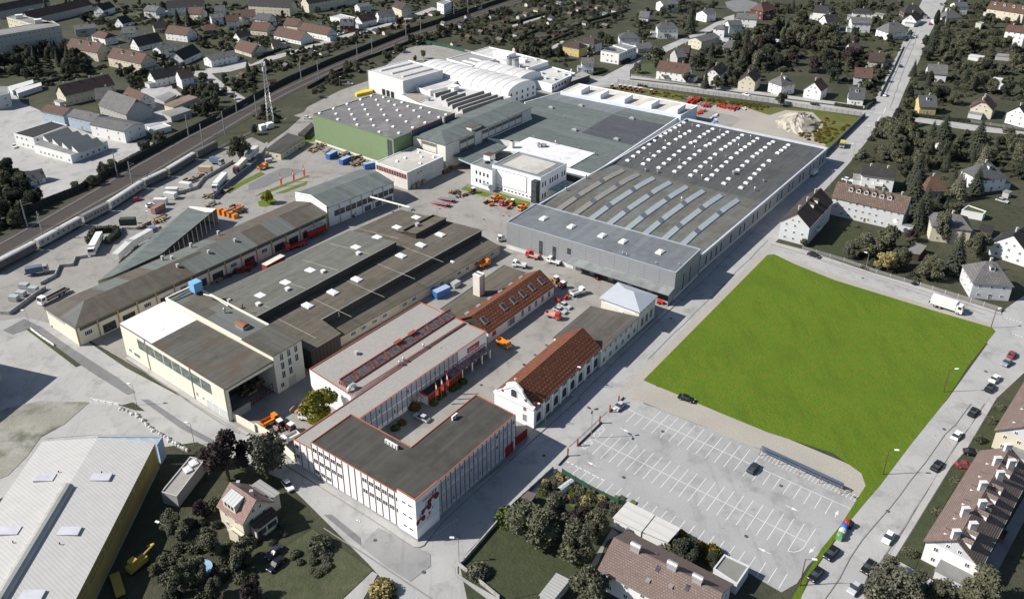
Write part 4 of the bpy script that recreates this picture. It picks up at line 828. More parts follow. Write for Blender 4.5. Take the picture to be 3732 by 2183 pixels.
q=[V2(P('j1',200,1302,8.2)),V2(P('j1',540,1415,8.2))];q+=[q[1]+AD*24,q[0]+AD*24]
an,aq=flatb('annex_building','white annex with pale flat roof and a row of red framed windows','annex',q,8.2,M('white_brick',(.68,.66,.62),'tile',c2=(.64,.62,.58),bw=.5,bh=.3,ms=.01),f_pale,.25,wh,.3)
e1=edge(aq,mid(q[0],q[1]));wins(an,*e1,(4.9,),12,1.35,2.2,M('red_frame',(.45,.10,.07),'flat'),pane,1,m0=.4,m1=.4,split=True)
e2=edge(aq,mid(q[1],q[2]));wins(an,*e2,(1.4,5.6),12,.9,.6,M('red_frame'),pane,0,skip={(r_,i)for r_ in(0,1)for i in range(12)if i not in(2,3,4)or(r_,i)==(1,2)})
skylights(an,[P('j1',*p,8)for p in((437,1295),(522,1260),(698,1247),(668,1198),(828,1250),(685,1316))],1.3,1.3,RA,acryl,curb_w,.6)
q=[P('j2',985,402,11.2),P('j2',1575,560,11.2)];q=[V2(p)for p in q];q+=[q[1]+AD*19.6,q[0]+AD*19.6]
wb,wq=flatb('white_office','white office block with large blank framed panel and low vaulted gravel roof','office',q,11.2,wh,M('felt_slate_pale',(.19,.195,.19),'felt',c2=(.17,.175,.17),bw=14,bh=2),.3,M('blue_trim',(.45,.52,.62)),.3)
x=MB();c=cen(q);cq=[c+AD*sx*7.5+BD*sy*9 for sx,sy in((-1,-1),(1,-1),(1,1),(-1,1))];x.poly(ccw(cq),11.0);x.build('gravel_bed',f_pale,wb)
e1=edge(wq,mid(q[0],q[1]));d=(e1[1]-e1[0]).normalized();o2=Vector((d.y,-d.x,0));Lw=(e1[1]-e1[0]).length
x=MB();p0_,p1_=e1[0]+d*(.9)+o2*.05,e1[0]+d*(Lw*.72)+o2*.05;x.prism(ccw([p0_-o2*.04,p1_-o2*.04,p1_+o2*.08,p0_+o2*.08]),2.6,9.6,0,None,True,True);x.build('blank_panel',M('white_panel',(.84,.84,.84)),wb)
x=MB()
for z in(2.5,9.6):x.prism(ccw([p0_-o2*.04,p1_+d*.1-o2*.04,p1_+d*.1+o2*.13,p0_+o2*.13]),z,z+.1,0,None,True,True)
x.prism(ccw([p1_-o2*.04,p1_+d*.12-o2*.04,p1_+d*.12+o2*.13,p1_+o2*.13]),2.5,9.7,0);x.build('panel_frame',frd,wb)
wins(wb,*e1,(.7,),11,1.0,.6,frd,pane,0,m0=2,m1=2)
e2=edge(wq,mid(q[1],q[2]));wins(wb,*e2,(1.0,6.2),10,.85,2.2,frd,pane,0,m0=.8,m1=.6,skip={(0,2),(1,2),(0,7),(1,7),(0,3),(0,4),(0,5),(0,6)},split=True)
t=root('lift_shaft','dark glazed lift shaft at the corner of the white office','lift shaft',(*(e1[1]-d*1.6+o2*1.3)[:2],0))
x=MB();c=e1[1]-d*1.6+o2*1.35;x.box((c.x,c.y,0),2.4,2.4,9.6,RA);x.build('glazing',M('lift_glass',(.05,.06,.065),'glass',rough=.1),t);x=MB();x.box((c.x,c.y,9.6),2.6,2.6,.25,RA)
for sx in(-1.2,1.2):
 for sy in(-1.2,1.2):p=c+AD*sx+BD*sy;x.box((p.x,p.y,0),.16,.16,9.6,RA)
x.build('frame',frd,t)
t=root('glass_canopy','green glass canopy on posts at the side of the white office','canopy',(*(e2[0]+(e2[1]-e2[0])*.5+BD*2)[:2],0))
x=MB();p=[e2[0]+(e2[1]-e2[0])*t_+BD*s_ for t_,s_ in((.3,.1),(.95,.1),(.95,4.5),(.3,4.5))];x.prism(ccw(p),3.6,3.75);x.build('glazing',M('green_glass_roof',(.20,.27,.27),'glass',rough=.2),t)
x=MB()
for r_ in p[2:]:x.box((r_.x,r_.y,0),.15,.15,3.6)
x.build('post',rail_m,t)
q=[V2(P('j2',722,395,9.8)),V2(P('j2',985,478,9.8))-BD*.05];q+=[q[1]+AD*9.5,q[0]+AD*9.5]
wl,wq=flatb('white_office_wing','small white two storey wing with grey roof left of the blank panel','office',q,9.8,wh,M('felt_slate_pale'),.3,M('blue_trim'),.3)
e1=edge(wq,mid(q[0],q[1]));wins(wl,*e1,(2.2,5.9),4,1.0,1.7,frd,pane,1,m0=2.2,m1=1.5,split=True)
c=V2(P('j2',950,330,9.8));x=MB();x.box((c.x,c.y,9.3),4,3.4,2.6,RA);x.box((c.x,c.y,11.91),4.3,3.7,.15,RA,1);x.build('roof_house',[wh,frb],wl)
x=MB();c=V2(P('j2',925,378,9.8));x.box((c.x,c.y,9.4),2,1.2,.9,RA);x.build('roof_vent',dark,wl)
c=q[1]-BD*2.2-AD*1.4;x=MB();x.box((c.x,c.y,3.2),2.4,3.8,.15,RA);x.build('porch_roof',M('green_glass_roof'),wl)
x=[V2(P('j2',520,295,6)),V2(P('j2',735,385,6)),V2(P('j2',1110,235,6)),V2(P('j1',1560,1010,6))]
pr,_=flatb('passage_roof','grey-green roof bridging the passage between workshop and white office','roof',[x[0],x[1],x[1]+AD*26,x[0]+AD*26],6.0,M('blue_grey_sheet',(.40,.47,.53),'seam',bw=.5),f_teal,0,None,z0=4.8,over=.3)
q=[P('A3',355,680,6.5),P('A3',1245,855,6.5),P('A3',590,1290,6.5)];q=[V2(p)for p in q];q=[q[0],q[1],q[2],q[2]-BD*19,q[2]-BD*19+AD*15,q[2]-BD*42+AD*15,V2(P('j1',1050,1220,6.5))+AD*26-BD*1,V2(P('j1',1868,710,13))+AD*1,V2(P('j1',1800,660,6.5))]
th,tq2=flatb('sheet_hall','very wide low hall with blue-green and charcoal felt roof in the middle of the works','hall',q,6.6,wh,f_teal,.25,wh,.35)
c0=V2(P('A3',740,845,6.5));c1=V2(P('A3',1125,922,6.5));c2_=V2(P('A3',880,1070,6.5));c3=V2(P('A3',510,980,6.5));x=MB();x.poly(ccw([c0,c1,c2_,c3]),6.42);x.build('charcoal_roof',M('felt_charcoal_blue',(.075,.08,.088),'felt',c2=(.06,.064,.07),bw=12,bh=1.0,ang=R(90)),th)
c0=V2(P('A3',250,740,6.5));x=MB();x.poly(ccw([V2(P('A3',350,690,6.5)),V2(P('A3',900,795,6.5)),V2(P('A3',740,840,6.5)),V2(P('A3',205,718,6.5))]),6.425);x.build('blue_roof',f_slate,th)
c=[V2(P('j2',*p,6.6))for p in((1440,70),(2235,265),(1935,437),(1865,425),(1290,250),(1110,232))];x=MB();x.prism(ccw(c),6.43,6.7);x.build('white_roof',membrane,th)
skylights(th,[P('A3',*p,6.6)for p in((290,797),(510,782),(463,962),(886,877),(772,1030))],1.8,2.8,RA,M('grey_dome',(.30,.31,.31)),rail_m,.9)
for p,h_,r_ in(((195,1090),2.6,.9),((322,1070),2.2,.4),((610,1140),1.2,.5),((115,1115),1.2,.15),((355,1185),1.2,.15),((500,1095),.7,.25),((160,1020),1.2,.3)):vent(th,'A3',*p,6.6,h_,r_)
vent(th,'A3',232,1085,6.6,1.3,1.0,rail_m,'box');vent(th,'A3',385,868,6.6,.8,.3)
t=root('roof_chimney','square cream chimney standing at the edge of the white membrane roof','chimney',P('j2',1215,200,6.6));x=MB();c=P('j2',1225,200,6.6);x.box((c.x,c.y,6.4),1.8,1.8,3.6,RA);x.box((c.x,c.y,10.0),1.5,1.5,.1,RA,1);x.build('shaft',[M('chimney_pink'),dark],t)
e1=edge(tq2,q[2]-BD*9);band(th,*e1,.2,3.6,pane,.05,'window_band',.1,.75)
q=[V2(P('A3',355,680,8)),V2(P('A3',1245,855,8))];q=[q[0]+AD*.2,q[1]+AD*.2];q+=[q[1]+AD*19,q[0]+AD*19]
wh2,wq=flatb('shed_roof_hall','long hall with cream roof carrying five white wedge shaped roof lights','hall',q,8.2,M('pale_blue_render',(.60,.66,.75)),M('cream_membrane',(.53,.50,.45),'felt',c2=(.51,.48,.43),bw=20,bh=3,ms=0),.3,wh,.35)
for px,py in((500,672),(640,705),(815,738),(1010,775),(1200,812)):
 c=V2(P('A3',px,py,8.4));x=MB();L_,w_=9.0,7.5;q4=[c+AD*(L_/2)-BD*w_/2,c-AD*(L_/2)-BD*w_/2,c-AD*(L_/2)+BD*w_/2,c+AD*(L_/2)+BD*w_/2]
 hz=11.0;x.face([(*q4[0][:2],7.9),(*q4[1][:2],7.9),(*q4[2][:2],hz-.4),(*q4[3][:2],hz)]);x.face([(*q4[2][:2],7.9),(*q4[3][:2],7.9),(*q4[3][:2],hz),(*q4[2][:2],hz-.4)]);x.face([(*q4[0][:2],7.9),(*q4[3][:2],7.9),(*q4[3][:2],hz)]);x.face([(*q4[1][:2],7.9),(*q4[2][:2],7.9),(*q4[2][:2],hz-.4)]);x.build('wedge_roof_light',M('white_seam',(.76,.76,.78),'seam',bw=.9,c2=(.66,.67,.7)),wh2)
q=[P('A3',1250,895,7.5),P('A4',410,1085,7.5),P('B3',1393,410,7.5),P('j2',1680,905,7.5)];q=[V2(p)for p in q]
L1=(q[1]-q[2]).length;rw=69.5;o0=V2(q[2]);
rh=root('road_hall','huge dark roofed hall along the street with rows of white domes and raised roof strips','hall',cen(q))
x=MB();qc=[o0,o0+AD*L1,o0+AD*L1-BD*rw,o0-BD*rw];
for a,b in((0,1),(1,2),(2,3),(3,0)):x.face([(*qc[a][:2],0),(*qc[b][:2],0),(*qc[b][:2],7.4),(*qc[a][:2],7.4)])
x.build('wall',M('grey_panel_wall',(.36,.36,.37),'seam',bw=2.4,c2=(.3,.3,.31)),rh)
def zr(u):
 """height of the arched roofs u metres up from the near end"""
 if u<58:return 6.5+1.05*min(1.0,u/18.6 if u<29 else(58-u)/18)
 if u<94:return 6.4+1.2*math.sin(math.pi*(u-58)/36)
 return 6.4+1.2*math.sin(math.pi*(u-94)/(L1-94))
def strip(u0,u1,n,m,name):
 x=MB()
 for k in range(n):
  a,b=u0+(u1-u0)*k/n,u0+(u1-u0)*(k+1)/n
  x.face([(*(o0+AD*a-BD*.3)[:2],zr(a)),(*(o0+AD*b-BD*.3)[:2],zr(b)),(*(o0+AD*b-BD*(rw-.3))[:2],zr(b)),(*(o0+AD*a-BD*(rw-.3))[:2],zr(a))][::-1],0,True)
 return x.build(name,m,rh,AD)
strip(.3,58,29,M('felt_olive_patchy',(.118,.115,.10),'felt',c2=(.098,.095,.082),bw=9,bh=1.0,stain=(.13,.15,.145)),'near_roof');strip(58,L1-.3,24,M('felt_grey_dark',(.078,.081,.082),'felt',c2=(.06,.063,.064),bw=10,bh=1.0),'far_roof')
x=MB();
for a,b in((qc[0],qc[1]),(qc[1],qc[2]),(qc[2],qc[3])):x.bar((*a[:2],6.6),(*b[:2],6.6),.6,.95)
x.build('parapet',M('pale_zinc',(.52,.55,.60),rough=.5),rh)
def local(t,px,py):
 p=P(t,px,py,7.6);v=V2(p)-o0;return v.dot(AD),-v.dot(BD)
vs=[local('i3',660,165),local('i3',830,212),local('i3',990,262),local('i3',1170,315),local('i3',1350,370),local('i3',1540,415),local('i3',1730,472),local('i3',1920,525)]
for k,(u_,v_)in enumerate(vs):
 x=MB();N=16;u0,u1=1.5,52.2
 for j in range(N):
  a,b=u0+(u1-u0)*j/N,u0+(u1-u0)*(j+1)/N;w_=1.15
  pa,pb=o0+AD*a-BD*v_,o0+AD*b-BD*v_
  A4=[(*(pa-BD*w_)[:2],zr(a)+.0),(*(pa-BD*.5)[:2],zr(a)+1.25),(*(pa+BD*w_)[:2],zr(a)+.35),(*(pa+BD*w_)[:2],zr(a)-.1)]
  B4_=[(*(pb-BD*w_)[:2],zr(b)+.0),(*(pb-BD*.5)[:2],zr(b)+1.25),(*(pb+BD*w_)[:2],zr(b)+.35),(*(pb+BD*w_)[:2],zr(b)-.1)]
  for i in range(3):x.face([A4[i],B4_[i],B4_[i+1],A4[i+1]],1 if i==1 and j in(4,10)else 0)
  if j==0:x.face(A4)
  if j==N-1:x.face(B4_)
 x.build('roof_strip',[M('strip_glazing',(.56,.60,.61),'seam',bw=.8,c2=(.36,.39,.40),rough=.4)if k>1 else M('strip_glazing_rusty',(.46,.44,.39),'seam',bw=.8,c2=(.30,.20,.13),rough=.5),M('strip_opened',(.17,.18,.21))],rh)
dm=[(855,1188),(897,1158),(935,1128),(975,1098),(1014,1071),(1052,1043),(1100,1009),(1135,988),(1170,968),(1205,948),(1238,930),(1270,911),(970,1214),(1010,1184),(1050,1154),(1086,1124),(1126,1096),(1160,1067),(1211,1033),(1244,1013),(1278,993),(1312,973),(1375,934),(1085,1242),(1124,1211),(1162,1180),(1199,1150),(1236,1121),(1272,1092),(1322,1058),(1354,1047),(1387,1016),(1420,995),(1450,975),(1482,957),(1202,1270),(1240,1239),(1276,1208),(1313,1176),(1350,1147),(1386,1118),(1432,1080),(1462,1066),(1498,1040),(1528,1019),(1560,1000),(1590,980),(1320,1298),(1357,1267),(1394,1234),(1430,1203),(1465,1173),(1501,1143),(1546,1108),(1578,1087),(1610,1065),(1640,1043),(1670,1024),(1700,1002),(1441,1328),(1478,1296),(1513,1262),(1550,1232),(1584,1201),(1618,1170),(1661,1135),(1693,1112),(1722,1090),(1754,1068),(1783,1048),(1812,1027),(1565,1358),(1600,1324),(1667,1259),(1703,1228),(1737,1196),(1778,1160),(1810,1137),(1840,1115),(1870,1093),(1690,1389),(1727,1355),(1760,1321),(1793,1288),(1825,1257),(1857,1224)]
dp=[]
for px,py in dm:
 z=7.0
 for _ in range(3):p=P('A3',px,py,z);z=zr((V2(p)-o0).dot(AD))
 dp.append(Vector((p.x,p.y,z)))
for px,py in[(10,1070),(38,1050),(150,1073),(125,1097),(98,1120),(70,1140),(10,1188)]:
 p=P('A4',px,py,7.2);dp.append(Vector((p.x,p.y,zr((V2(p)-o0).dot(AD)))))
skylights(rh,dp,1.6,1.9,RA,acryl,curb_w,.75)
for px,py in((1130,1060),(1232,996),(1018,1147),(1075,1280),(985,1265),(1346,1105),(1237,1195),(1440,1040),(1472,1250),(1578,1160),(1670,1090),(1535,980),(1760,1026),(1330,935),(1636,1290),(1790,1410),(1857,1342),(1400,1318),(975,1178)):
 p=P('A3',px,py,7.2);vent(rh,'A3',px,py,zr((V2(p)-o0).dot(AD)),1.0+(px%3)*.4,.3+(px%2)*.2)
vent(rh,'A3',1636,1290,7.4,2.0,.9);vent(rh,'i3',1915,95,7.8,1.9,.4);vent(rh,'j2',2125,590,7,2.4,.45);vent(rh,'j2',1885,735,7,2.0,.5)
wins(rh,qc[0],qc[1],(1.8,),30,.9,3.4,frd,pane,0,m0=3,m1=2,split=True,skip={(0,i)for i in(4,6,9,12,15,18,21,24,27)});band(rh,qc[0],qc[1],0,1.3,M('pale_plinth',(.55,.55,.53)),.07,'plinth')
q=[V2(P('i3',*p,10.8))for p in((130,305),(430,115),(2112,580),(1858,822))]
fg,fq=flatb('grey_hall','grey metal clad hall with slate roof and a canopy over dark gates','hall',q,10.8,gclad,f_slate,.3,M('blue_grey_coping',(.33,.36,.41)),.35)
e1=edge(fq,mid(q[0],q[3]));band(fg,*e1,0,1.5,M('pale_plinth'),.08,'plinth',0,.43);d=(e1[1]-e1[0]).normalized();o2=Vector((d.y,-d.x,0));Lf=(e1[1]-e1[0]).length;rz=math.atan2(d.y,d.x)+math.pi
for t_,z0,h_ in((.225,1.0,6.2),(.31,.6,6.0),(.40,5.4,2.3)):p=e1[0]+d*Lf*t_;win(fg,(*p[:2],z0),rz,1.5,h_,frd,pane,0,True)
for k in range(1,12):band(fg,*e1,1.5,10.3,M('joint_grey',(.18,.19,.2)),.02,'joint',k/12-.0006,k/12+.0006)
e3=edge(fq,mid(q[2],q[3]));band(fg,*e3,0,1.3,M('pale_plinth'),.08,'plinth')
for t_ in(.35,.62):p=e3[0]+(e3[1]-e3[0])*t_;win(fg,(*p[:2],1.2),math.atan2((e3[1]-e3[0]).y,(e3[1]-e3[0]).x)+math.pi,.5,6,frd,pane,0)
skylights(fg,[P('i3',*p,10.5)for p in((508,275),(790,358),(1105,450),(1318,510),(1695,618))],3.4,2.2,RA,acryl,curb_w,.75)
for p in((1315,635),(1355,648),(1655,735),(1890,750)):vent(fg,'i3',*p,10.5,.9,.22)
a0,a1=e1[0]+d*Lf*.425,e1[1]+d*.1
x=MB();x.face([(*a0[:2],5.0),(*a1[:2],5.0),(*(a1+o2*4.6)[:2],4.4),(*(a0+o2*4.6)[:2],4.4)]);x.face([(*a0[:2],4.75),(*a1[:2],4.75),(*(a1+o2*4.6)[:2],4.15),(*(a0+o2*4.6)[:2],4.15)]);x.face([(*(a0+o2*4.6)[:2],4.15),(*(a1+o2*4.6)[:2],4.15),(*(a1+o2*4.6)[:2],4.4),(*(a0+o2*4.6)[:2],4.4)]);x.build('canopy',M('canopy_roof',(.22,.235,.23),'felt',bw=8,bh=2),fg)
x=MB();x.face([(*(a1)[:2],0),(*(a1+o2*4.5)[:2],0),(*(a1+o2*4.5)[:2],4.2),(*a1[:2],4.7)]);x.build('canopy_side',gclad,fg)
for k in range(5):p=a0+(a1-a0)*((k+.55)/5.2);win(fg,(*p[:2],.05),rz,5.6,3.9,frd,M('gate_panel',(.10,.10,.105),'seam',bw=.6,ang=1,c2=(.06,.06,.065)),0,name='gate')
q=[V2(P('j4',2140,595,6.4)),V2(P('j4',1745,960,6.4))];q+=[q[1]-BD*16.5,q[0]-BD*16.5]
aw=root('street_annex','pale annex with sloping dark felt roof between tiled gatehouse and pavilion','annex',cen(q))
x=MB();H_=[6.3,6.3,3.8,3.8]
for i in range(4):a,b=q[i],q[(i+1)%4];x.face([(*a[:2],0),(*b[:2],0),(*b[:2],H_[(i+1)%4]-.1),(*a[:2],H_[i]-.1)])
x.build('wall',offwh,aw);x=MB();qe=[q[0]+BD*.4,q[1]+BD*.4,q[2]-BD*.5,q[3]-BD*.5];x.face([(*qe[i][:2],H_[i])for i in range(4)]);x.face([(*qe[i][:2],H_[i]-.2)for i in range(4)])
for i in range(4):a,b=qe[i],qe[(i+1)%4];x.face([(*a[:2],H_[i]-.2),(*b[:2],H_[(i+1)%4]-.2),(*b[:2],H_[(i+1)%4]),(*a[:2],H_[i])])
x.build('roof',f_brown2 if False else M('felt_black_brown',(.088,.08,.07),'felt',c2=(.07,.064,.056),bw=12,bh=1.05),aw)
wins(aw,q[1],q[0],(1.3,),6,1.3,1.6,M('green_frame',(.35,.42,.38),'flat'),M('green_glass'),1,split=True);wins(aw,q[1],q[0],(4.2,),6,1.1,1.5,frw,pane,1,m0=.8,m1=3,split=True)
skylights(aw,[P('j4',1968,545,5.6)],1.0,1.2,RA,acryl,curb_w,.4)
q=[V2(P('j4',2160,555,8.2)),V2(P('j4',2355,375,8.2))];q+=[q[1]-BD*14.6,q[0]-BD*14.6];qi=inset(ccw(q),.55);c=cen(q)
pv=root('pavilion_building','square cream pavilion with pyramid zinc roof at the street','pavilion',c);x=MB();x.prism(qi,0,8.0,0,None,False);x.build('wall',M('cream_pale',(.66,.62,.52)),pv)
x=MB();cq=ccw(q);r1,r2=c-BD*1.6,c+BD*1.6
top=lambda p:r1 if(p-c).dot(BD)<0 else r2
for i in range(4):
 a,b=cq[i],cq[(i+1)%4];ta,tb=top(a),top(b)
 x.face([(*a[:2],8.1),(*b[:2],8.1),(*tb[:2],10.6)]+([(*ta[:2],10.6)]if(ta-tb).length>.1 else[]));x.face([(*a[:2],7.85),(*b[:2],7.85),(*b[:2],8.1),(*a[:2],8.1)])
x.poly(cq,7.85);x.build('roof',zinc,pv)
e1=edge(qi,mid(q[0],q[1]));wins(pv,*e1,(1.3,),3,1.9,3.2,offwh,pane,2,m0=1.2,m1=1,split=True);wins(pv,*e1,(6.6,),5,1.5,.9,frw,pane,1)
e1=edge(qi,mid(q[0],q[3]));band(pv,*e1,6.6,7.4,frw,.04,'window_band',.1,.9)
A_,B__=P('j6',640,398,11),P('j4',1545,714,11)
gt,q,gr_,ax=gable('tiled_gatehouse','old white hall with red tiled roof, arched windows and a curved white gable','old hall',A_,B__,12.4,6.6,10.9,offwh,tile_r,.35)
es=max(((q[i],q[(i+1)%4])for i in range(4)),key=lambda e_:((e_[0]+e_[1])/2).dot(BD)if(e_[1]-e_[0]).length>20 else-1e9)
mulls(gt,*es,8,0,6.1,wh,.8,.25,name='pilaster')
def arched(parent,p,rz,w_,h_):
 k=('arch',w_,h_)
 if k not in WM:
  x=MB();N=9;arc=[(w_/2*math.cos(math.pi*j/N),h_*.72+h_*.28*math.sin(math.pi*j/N))for j in range(N+1)]
  x.face([(w_/2,.03,0)]+[(ax_,.03,az_)for ax_,az_ in arc]+[(-w_/2,.03,0)],1)
  for s_ in(1.12,):
   pts=[(w_/2,0)]+arc+[(-w_/2,0)];out=[(px*1.16,pz*1.07)for px,pz in pts]
   for j in range(len(pts)-1):x.face([(pts[j][0],.07,pts[j][1]),(out[j][0],.07,out[j][1]),(out[j+1][0],.07,out[j+1][1]),(pts[j+1][0],.07,pts[j+1][1])],0)
  for j in range(1,5):xx=-w_/2+w_*j/5;x.box((xx,.04,.05),.07,.04,h_*.85,0,2)
  for j in range(1,6):x.box((0,.04,h_*j/6),w_*.96,.04,.06,0,2)
  WM[k]=x.mesh('arched_window',[wh,pane,frd])
 put('arched_window',WM[k],parent,p,rz)
a,b=es;d=(b-a).normalized();rz=math.atan2(d.y,d.x)+math.pi
for k in range(8):p=a+(b-a)*((k+.5)/8);arched(gt,(*p[:2],.9),rz,2.2,3.0)
wins(gt,a,b,(4.7,),8,2.6,1.0,frw,pane,2)
band(gt,a,b,5.9,6.3,M('slate_gutter',(.2,.22,.27)),.3,'gutter')
en=min(((q[i],q[(i+1)%4])for i in range(4)),key=lambda e_:((e_[0]+e_[1])/2).dot(AD));a,b=en;d=(b-a).normalized();o2=Vector((d.y,-d.x,0));Lg=(b-a).length;m2=(a+b)/2
prof=[(-.5,0),(.5,0),(.5,.615),(.47,.615),(.44,.63),(.30,.76),(.21,.90),(.20,.965),(.15,1.0),(.10,1.04),(.04,1.075),(0,1.08)];prof+=[(-u,v)for u,v in prof[::-1][1:-2]]+[]
pp=[(m2+d*(u*(Lg+.5)),v*11.2)for u,v in prof]
x=MB();fr_=[(*(p+o2*.35)[:2],z)for p,z in pp];bk=[(*(p-o2*.25)[:2],z)for p,z in pp];x.face(fr_);x.face(bk[::-1])
for i in range(len(pp)):j=(i+1)%len(pp);x.face([fr_[i],bk[i],bk[j],fr_[j]])
gb=x.build('curved_gable',wh,gt)
x=MB();x.prism(ccw([m2-d*(Lg/2+.3)+o2*.3,m2+d*(Lg/2+.3)+o2*.3,m2+d*(Lg/2+.3)+o2*.8,m2-d*(Lg/2+.3)+o2*.8]),6.3,6.75,0,None,True,True);x.build('cornice',wh,gt)
arched(gt,(*(m2+o2*.37)[:2],7.6),math.atan2(d.y,d.x)+math.pi,1.9,2.4)
for s_ in(-.3,.3):x=MB();c=m2+d*(Lg*s_)+o2*.36;x.tube((*c[:2],8.1),(*(c+o2*.05)[:2],8.1),.45,.45,12);x.build('round_window',M('dark_brass',(.1,.08,.05)),gt)
p=m2+d*Lg*.28;win(gt,(*(p+o2*.36)[:2],4.6),rz-math.pi/2,1.0,1.3,frw,pane,1);win(gt,(*(p+o2*.36)[:2],1.2),math.atan2(d.y,d.x)+math.pi,1.4,2.4,frw,pane,3);win(gt,(*(p+o2*.36)[:2],4.6),math.atan2(d.y,d.x)+math.pi,1.1,1.3,frw,pane,1)
x=MB();c=m2-o2*.3;x.tube((*c[:2],11.2),(*c[:2],12.6),.08,.08,5);x.lathe((c.x,c.y,12.5),[(.1,0),(.4,.35),(.38,.6),(0,.75)],10);x.build('roof_siren',conc,gt)
A_,B__=P('j4',350,590,8),P('j4',1085,95,8)
tw_,q,tr_,ax=gable('tiled_workshop','white workshop with mossy red tiled roof and a row of rooflights by the yard','workshop',A_,B__,12.2,4.2,8.0,offwh,tile_r,.45,gm=M('dark_gable',(.05,.045,.04),'seam',bw=.5))
A_,B_,d,n_,L=ax;
if n_.dot(BD)<0:n_=-n_
sl=3.8/6.1
for k,(px,py)in enumerate(((510,650),(720,505),(822,433),(928,366),(1027,297),(1127,228))):
 p=P('j4',px,py,6.2);v=(V2(p)-V2(A_));u,s_=v.dot(d),3.0;c=V2(A_)+d*u+n_*s_
 x=MB();pts=[c+d*sx*.95+n_*sy*1.1 for sx,sy in((-1,-1),(1,-1),(1,1),(-1,1))]
 hh=[8.0-(s_+sy*1.1)*sl+.22 for sy in(-1,-1,1,1)]
 x.face([(*pts[i][:2],hh[i])for i in range(4)],0)
 for i in range(4):j=(i+1)%4;x.face([(*pts[i][:2],hh[i]-.3),(*pts[j][:2],hh[j]-.3),(*pts[j][:2],hh[j]),(*pts[i][:2],hh[i])],1)
 pi=[c+d*sx*.95+n_*sy*1.1 for sx,sy in((-.8,-.85),(.8,-.85),(.8,.85),(-.8,.85))];x.face([(*p_[:2],8.0-(p_-V2(A_)).dot(n_)*sl+.235)for p_ in pi],2)
 x.build('rooflight',[M('rooflight_frame',(.28,.24,.24)),M('rooflight_frame'),pane],tr_)
for k in range(6):c=V2(A_)+d*(L*(k+.6)/6.4)-n_*4.6;x=MB();x.box((c.x,c.y,8-4.6*sl),1.6,1.0,.5,math.atan2(d.y,d.x));x.build('rooflight',[M('rooflight_frame')],tr_)
es=max(((q[i],q[(i+1)%4])for i in range(4)),key=lambda e_:((e_[0]+e_[1])/2).dot(BD)if(e_[1]-e_[0]).length>20 else-1e9)
wins(tw_,*es,(.9,),9,1.6,2.4,frw,pane,2,m0=1,m1=1,split=True,skip={(0,0),(0,1),(0,3)});p=es[0]+(es[1]-es[0])*.33;win(tw_,(*p[:2],.6),math.atan2((es[1]-es[0]).y,(es[1]-es[0]).x)+math.pi,4.0,2.8,frw,pane,5)
c=es[0]+(es[1]-es[0])*.06;x=MB();o2=Vector(((es[1]-es[0]).normalized().y,-(es[1]-es[0]).normalized().x,0));dd=(es[1]-es[0]).normalized()
x.prism(ccw([c+o2*.02,c+dd*1.6+o2*.02,c+dd*1.6+o2*.2,c+o2*.2]),1.6,3.0);x.build('red_panel',red,tw_)
q=[V2(P('j1',*p,12.1))for p in((118,320),(555,205),(925,310),(495,430))]
s1_,_q=flatb('white_store','tall white windowless store with three long barrel roof lights','hall',q,12.1,M('white_panel_wall',(.62,.63,.64),'seam',bw=1.2,ang=1,c2=(.56,.57,.58)),M('pale_membrane',(.47,.465,.45),'felt',c2=(.43,.425,.41),bw=20,bh=4),.3,wh,.35)
for a,b in(((255,322),(590,240)),((375,352),(700,270)),((490,385),(810,300))):
 x=MB();p,r_=P('j1',*a,12.1),P('j1',*b,12.1);dv=V2(r_-p).normalized();nv=Vector((-dv.y,dv.x,0));N=6
 pts=[(nv*(1.0*math.cos(math.pi*k/N)),11.8+.9*math.sin(math.pi*k/N))for k in range(N+1)]
 for k in range(N):x.face([(*(V2(p)+pts[k][0])[:2],pts[k][1]),(*(V2(r_)+pts[k][0])[:2],pts[k][1]),(*(V2(r_)+pts[k+1][0])[:2],pts[k+1][1]),(*(V2(p)+pts[k+1][0])[:2],pts[k+1][1])],0,True)
 for e_ in(p,r_):x.face([(*(V2(e_)+pt[0])[:2],pt[1])for pt in pts])
 x.build('barrel_roof_light',M('barrel_acrylic',(.55,.54,.52)),s1_)
e1=edge(_q,mid(q[0],q[3]));wins(s1_,*e1,(.1,),8,3.0,3.6,frd,dark,0,skip={(0,i)for i in(0,1,2,6,7)},name='loading_door')
